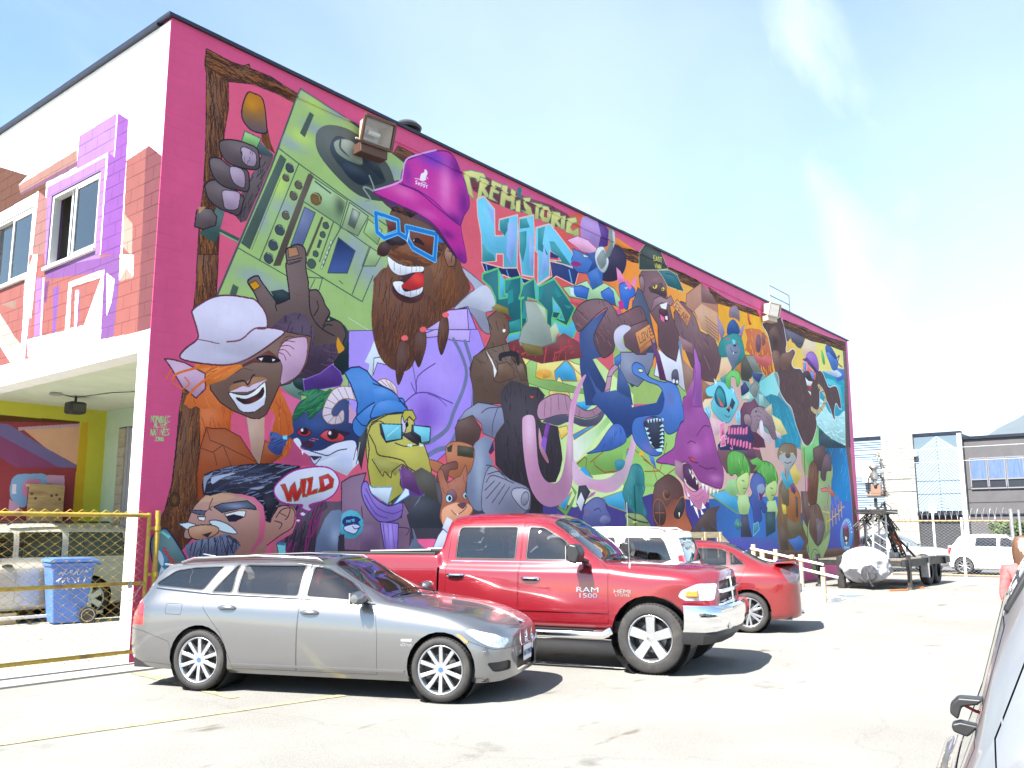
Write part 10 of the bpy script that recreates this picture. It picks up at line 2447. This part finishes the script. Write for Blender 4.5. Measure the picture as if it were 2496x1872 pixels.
q = MB(); q.lathe([(0,3.22),(.12,3.2),(.15,3.12),(.1,3.06),(.06,2.98),(.12,2.92),(.12,2.72),(.05,2.66),(.05,2.5)], 14); q.build('mast_head', mat('mast_metal', (.35,.34,.33), .35, .8, noise=.3, nscale=10), rg, smooth=True)
q = MB(); p = Vector((.12,-.1,3.55))
for k in range(70): t = k/69; c = Vector((.05+.42*t+.1*math.sin(5*t), -.12-.1*t, 3.62-1.5*t)); d = Vector((r_.uniform(-1,1), r_.uniform(-1,1), r_.uniform(-1,1)))*.13; q.tube([c, c+d*.6+Vector((0,0,.03)), c+d], [.03,.024,.008], 5)
q.tube([(.05+.42*t/9+.1*math.sin(5*t/9), -.12-.1*t/9, 3.62-1.5*t/9) for t in range(10)], .035, 6); q.build('spiky_tail', mat('silver_scrap', (.5,.47,.44), .4, .8, noise=.4, nscale=12), rg)
# covered machine
cv = thing('covered_machine', 'machine wrapped in a pale grey tarpaulin at the front of the trailer', 'machine', (20.75, -2.75, .0)); from mathutils import noise; me = bpy.data.meshes.new('tarpaulin'); bm = bmesh.new(); bmesh.ops.create_icosphere(bm, subdivisions=5, radius=1.0)
for v in bm.verts:
    c = v.co; a = math.atan2(c.y, c.x); nb = noise.noise(c*2.3)*.12+noise.noise(c*5.5)*.035+abs(noise.noise(c*2.6+Vector((7,3,1))))*.12-.05; fold = .07*math.sin(a*9+2*c.z)+.06*math.sin(a*15-3*c.z+1)+.05*math.sin(5*c.x+4*c.z); k = max(0, -c.z+.1); s_ = 1+fold*(.25+1.3*k)+nb
    v.co = Vector((c.x*.60*s_, c.y*.72*s_, .64+c.z*(.55 if c.z > 0 else .46)+(.05*math.sin(a*7) if c.z < -.2 else 0)))
bm.to_mesh(me); bm.free(); me.materials.append(mat('pale_tarp', (.33,.335,.37), .5, noise=.08, nscale=4, bump=.6, bscale=9)); me.polygons.foreach_set('use_smooth', [True]*len(me.polygons)); put('tarpaulin', me, cv)
q = MB(); q.lathe([(0,-.02),(.2,0),(.24,.08),(.1,.12)], 18, 'x', (-.6,-.25,.46)); q.tube([(-.7,-.25,.5),(-.75,-.3,.3),(-.6,-.35,.1)], .03, 6); q.build('exposed_engine', mat('engine_metal', (.15,.15,.16), .35, .8, noise=.5, nscale=14), cv); MB().box((-.25,.55,.0), (-.1,.75,.9)).build('jack_leg', STEELB, cv)
tag(MB().tube([(20.0,-3.6,.01),(20.6,-3.9,.012),(21.4,-3.7,.012),(21.9,-4.0,.012)], .025, 6).build('air_hose', mat('orange_hose', (.5,.13,.02), .5)), 'orange hose lying on the ground under the trailer front', 'hose')
# ------------------------------------------------------------------ the air between here and the hill
hz = MB().box((-400,-5400,-8), (5400,2600,960)).build('haze', []); hz['kind'] = 'stuff'
hm_ = bpy.data.materials.new('haze_air'); hm_.use_nodes = True; t_ = hm_.node_tree; t_.nodes.clear(); vo = N(t_, 'ShaderNodeOutputMaterial'); pv_ = N(t_, 'ShaderNodeVolumePrincipled'); pv_.inputs['Color'].default_value = (.74,.86,1,1); pv_.inputs['Density'].default_value = .00007; t_.links.new(pv_.outputs[0], vo.inputs['Volume']); hz.data.materials.append(hm_)
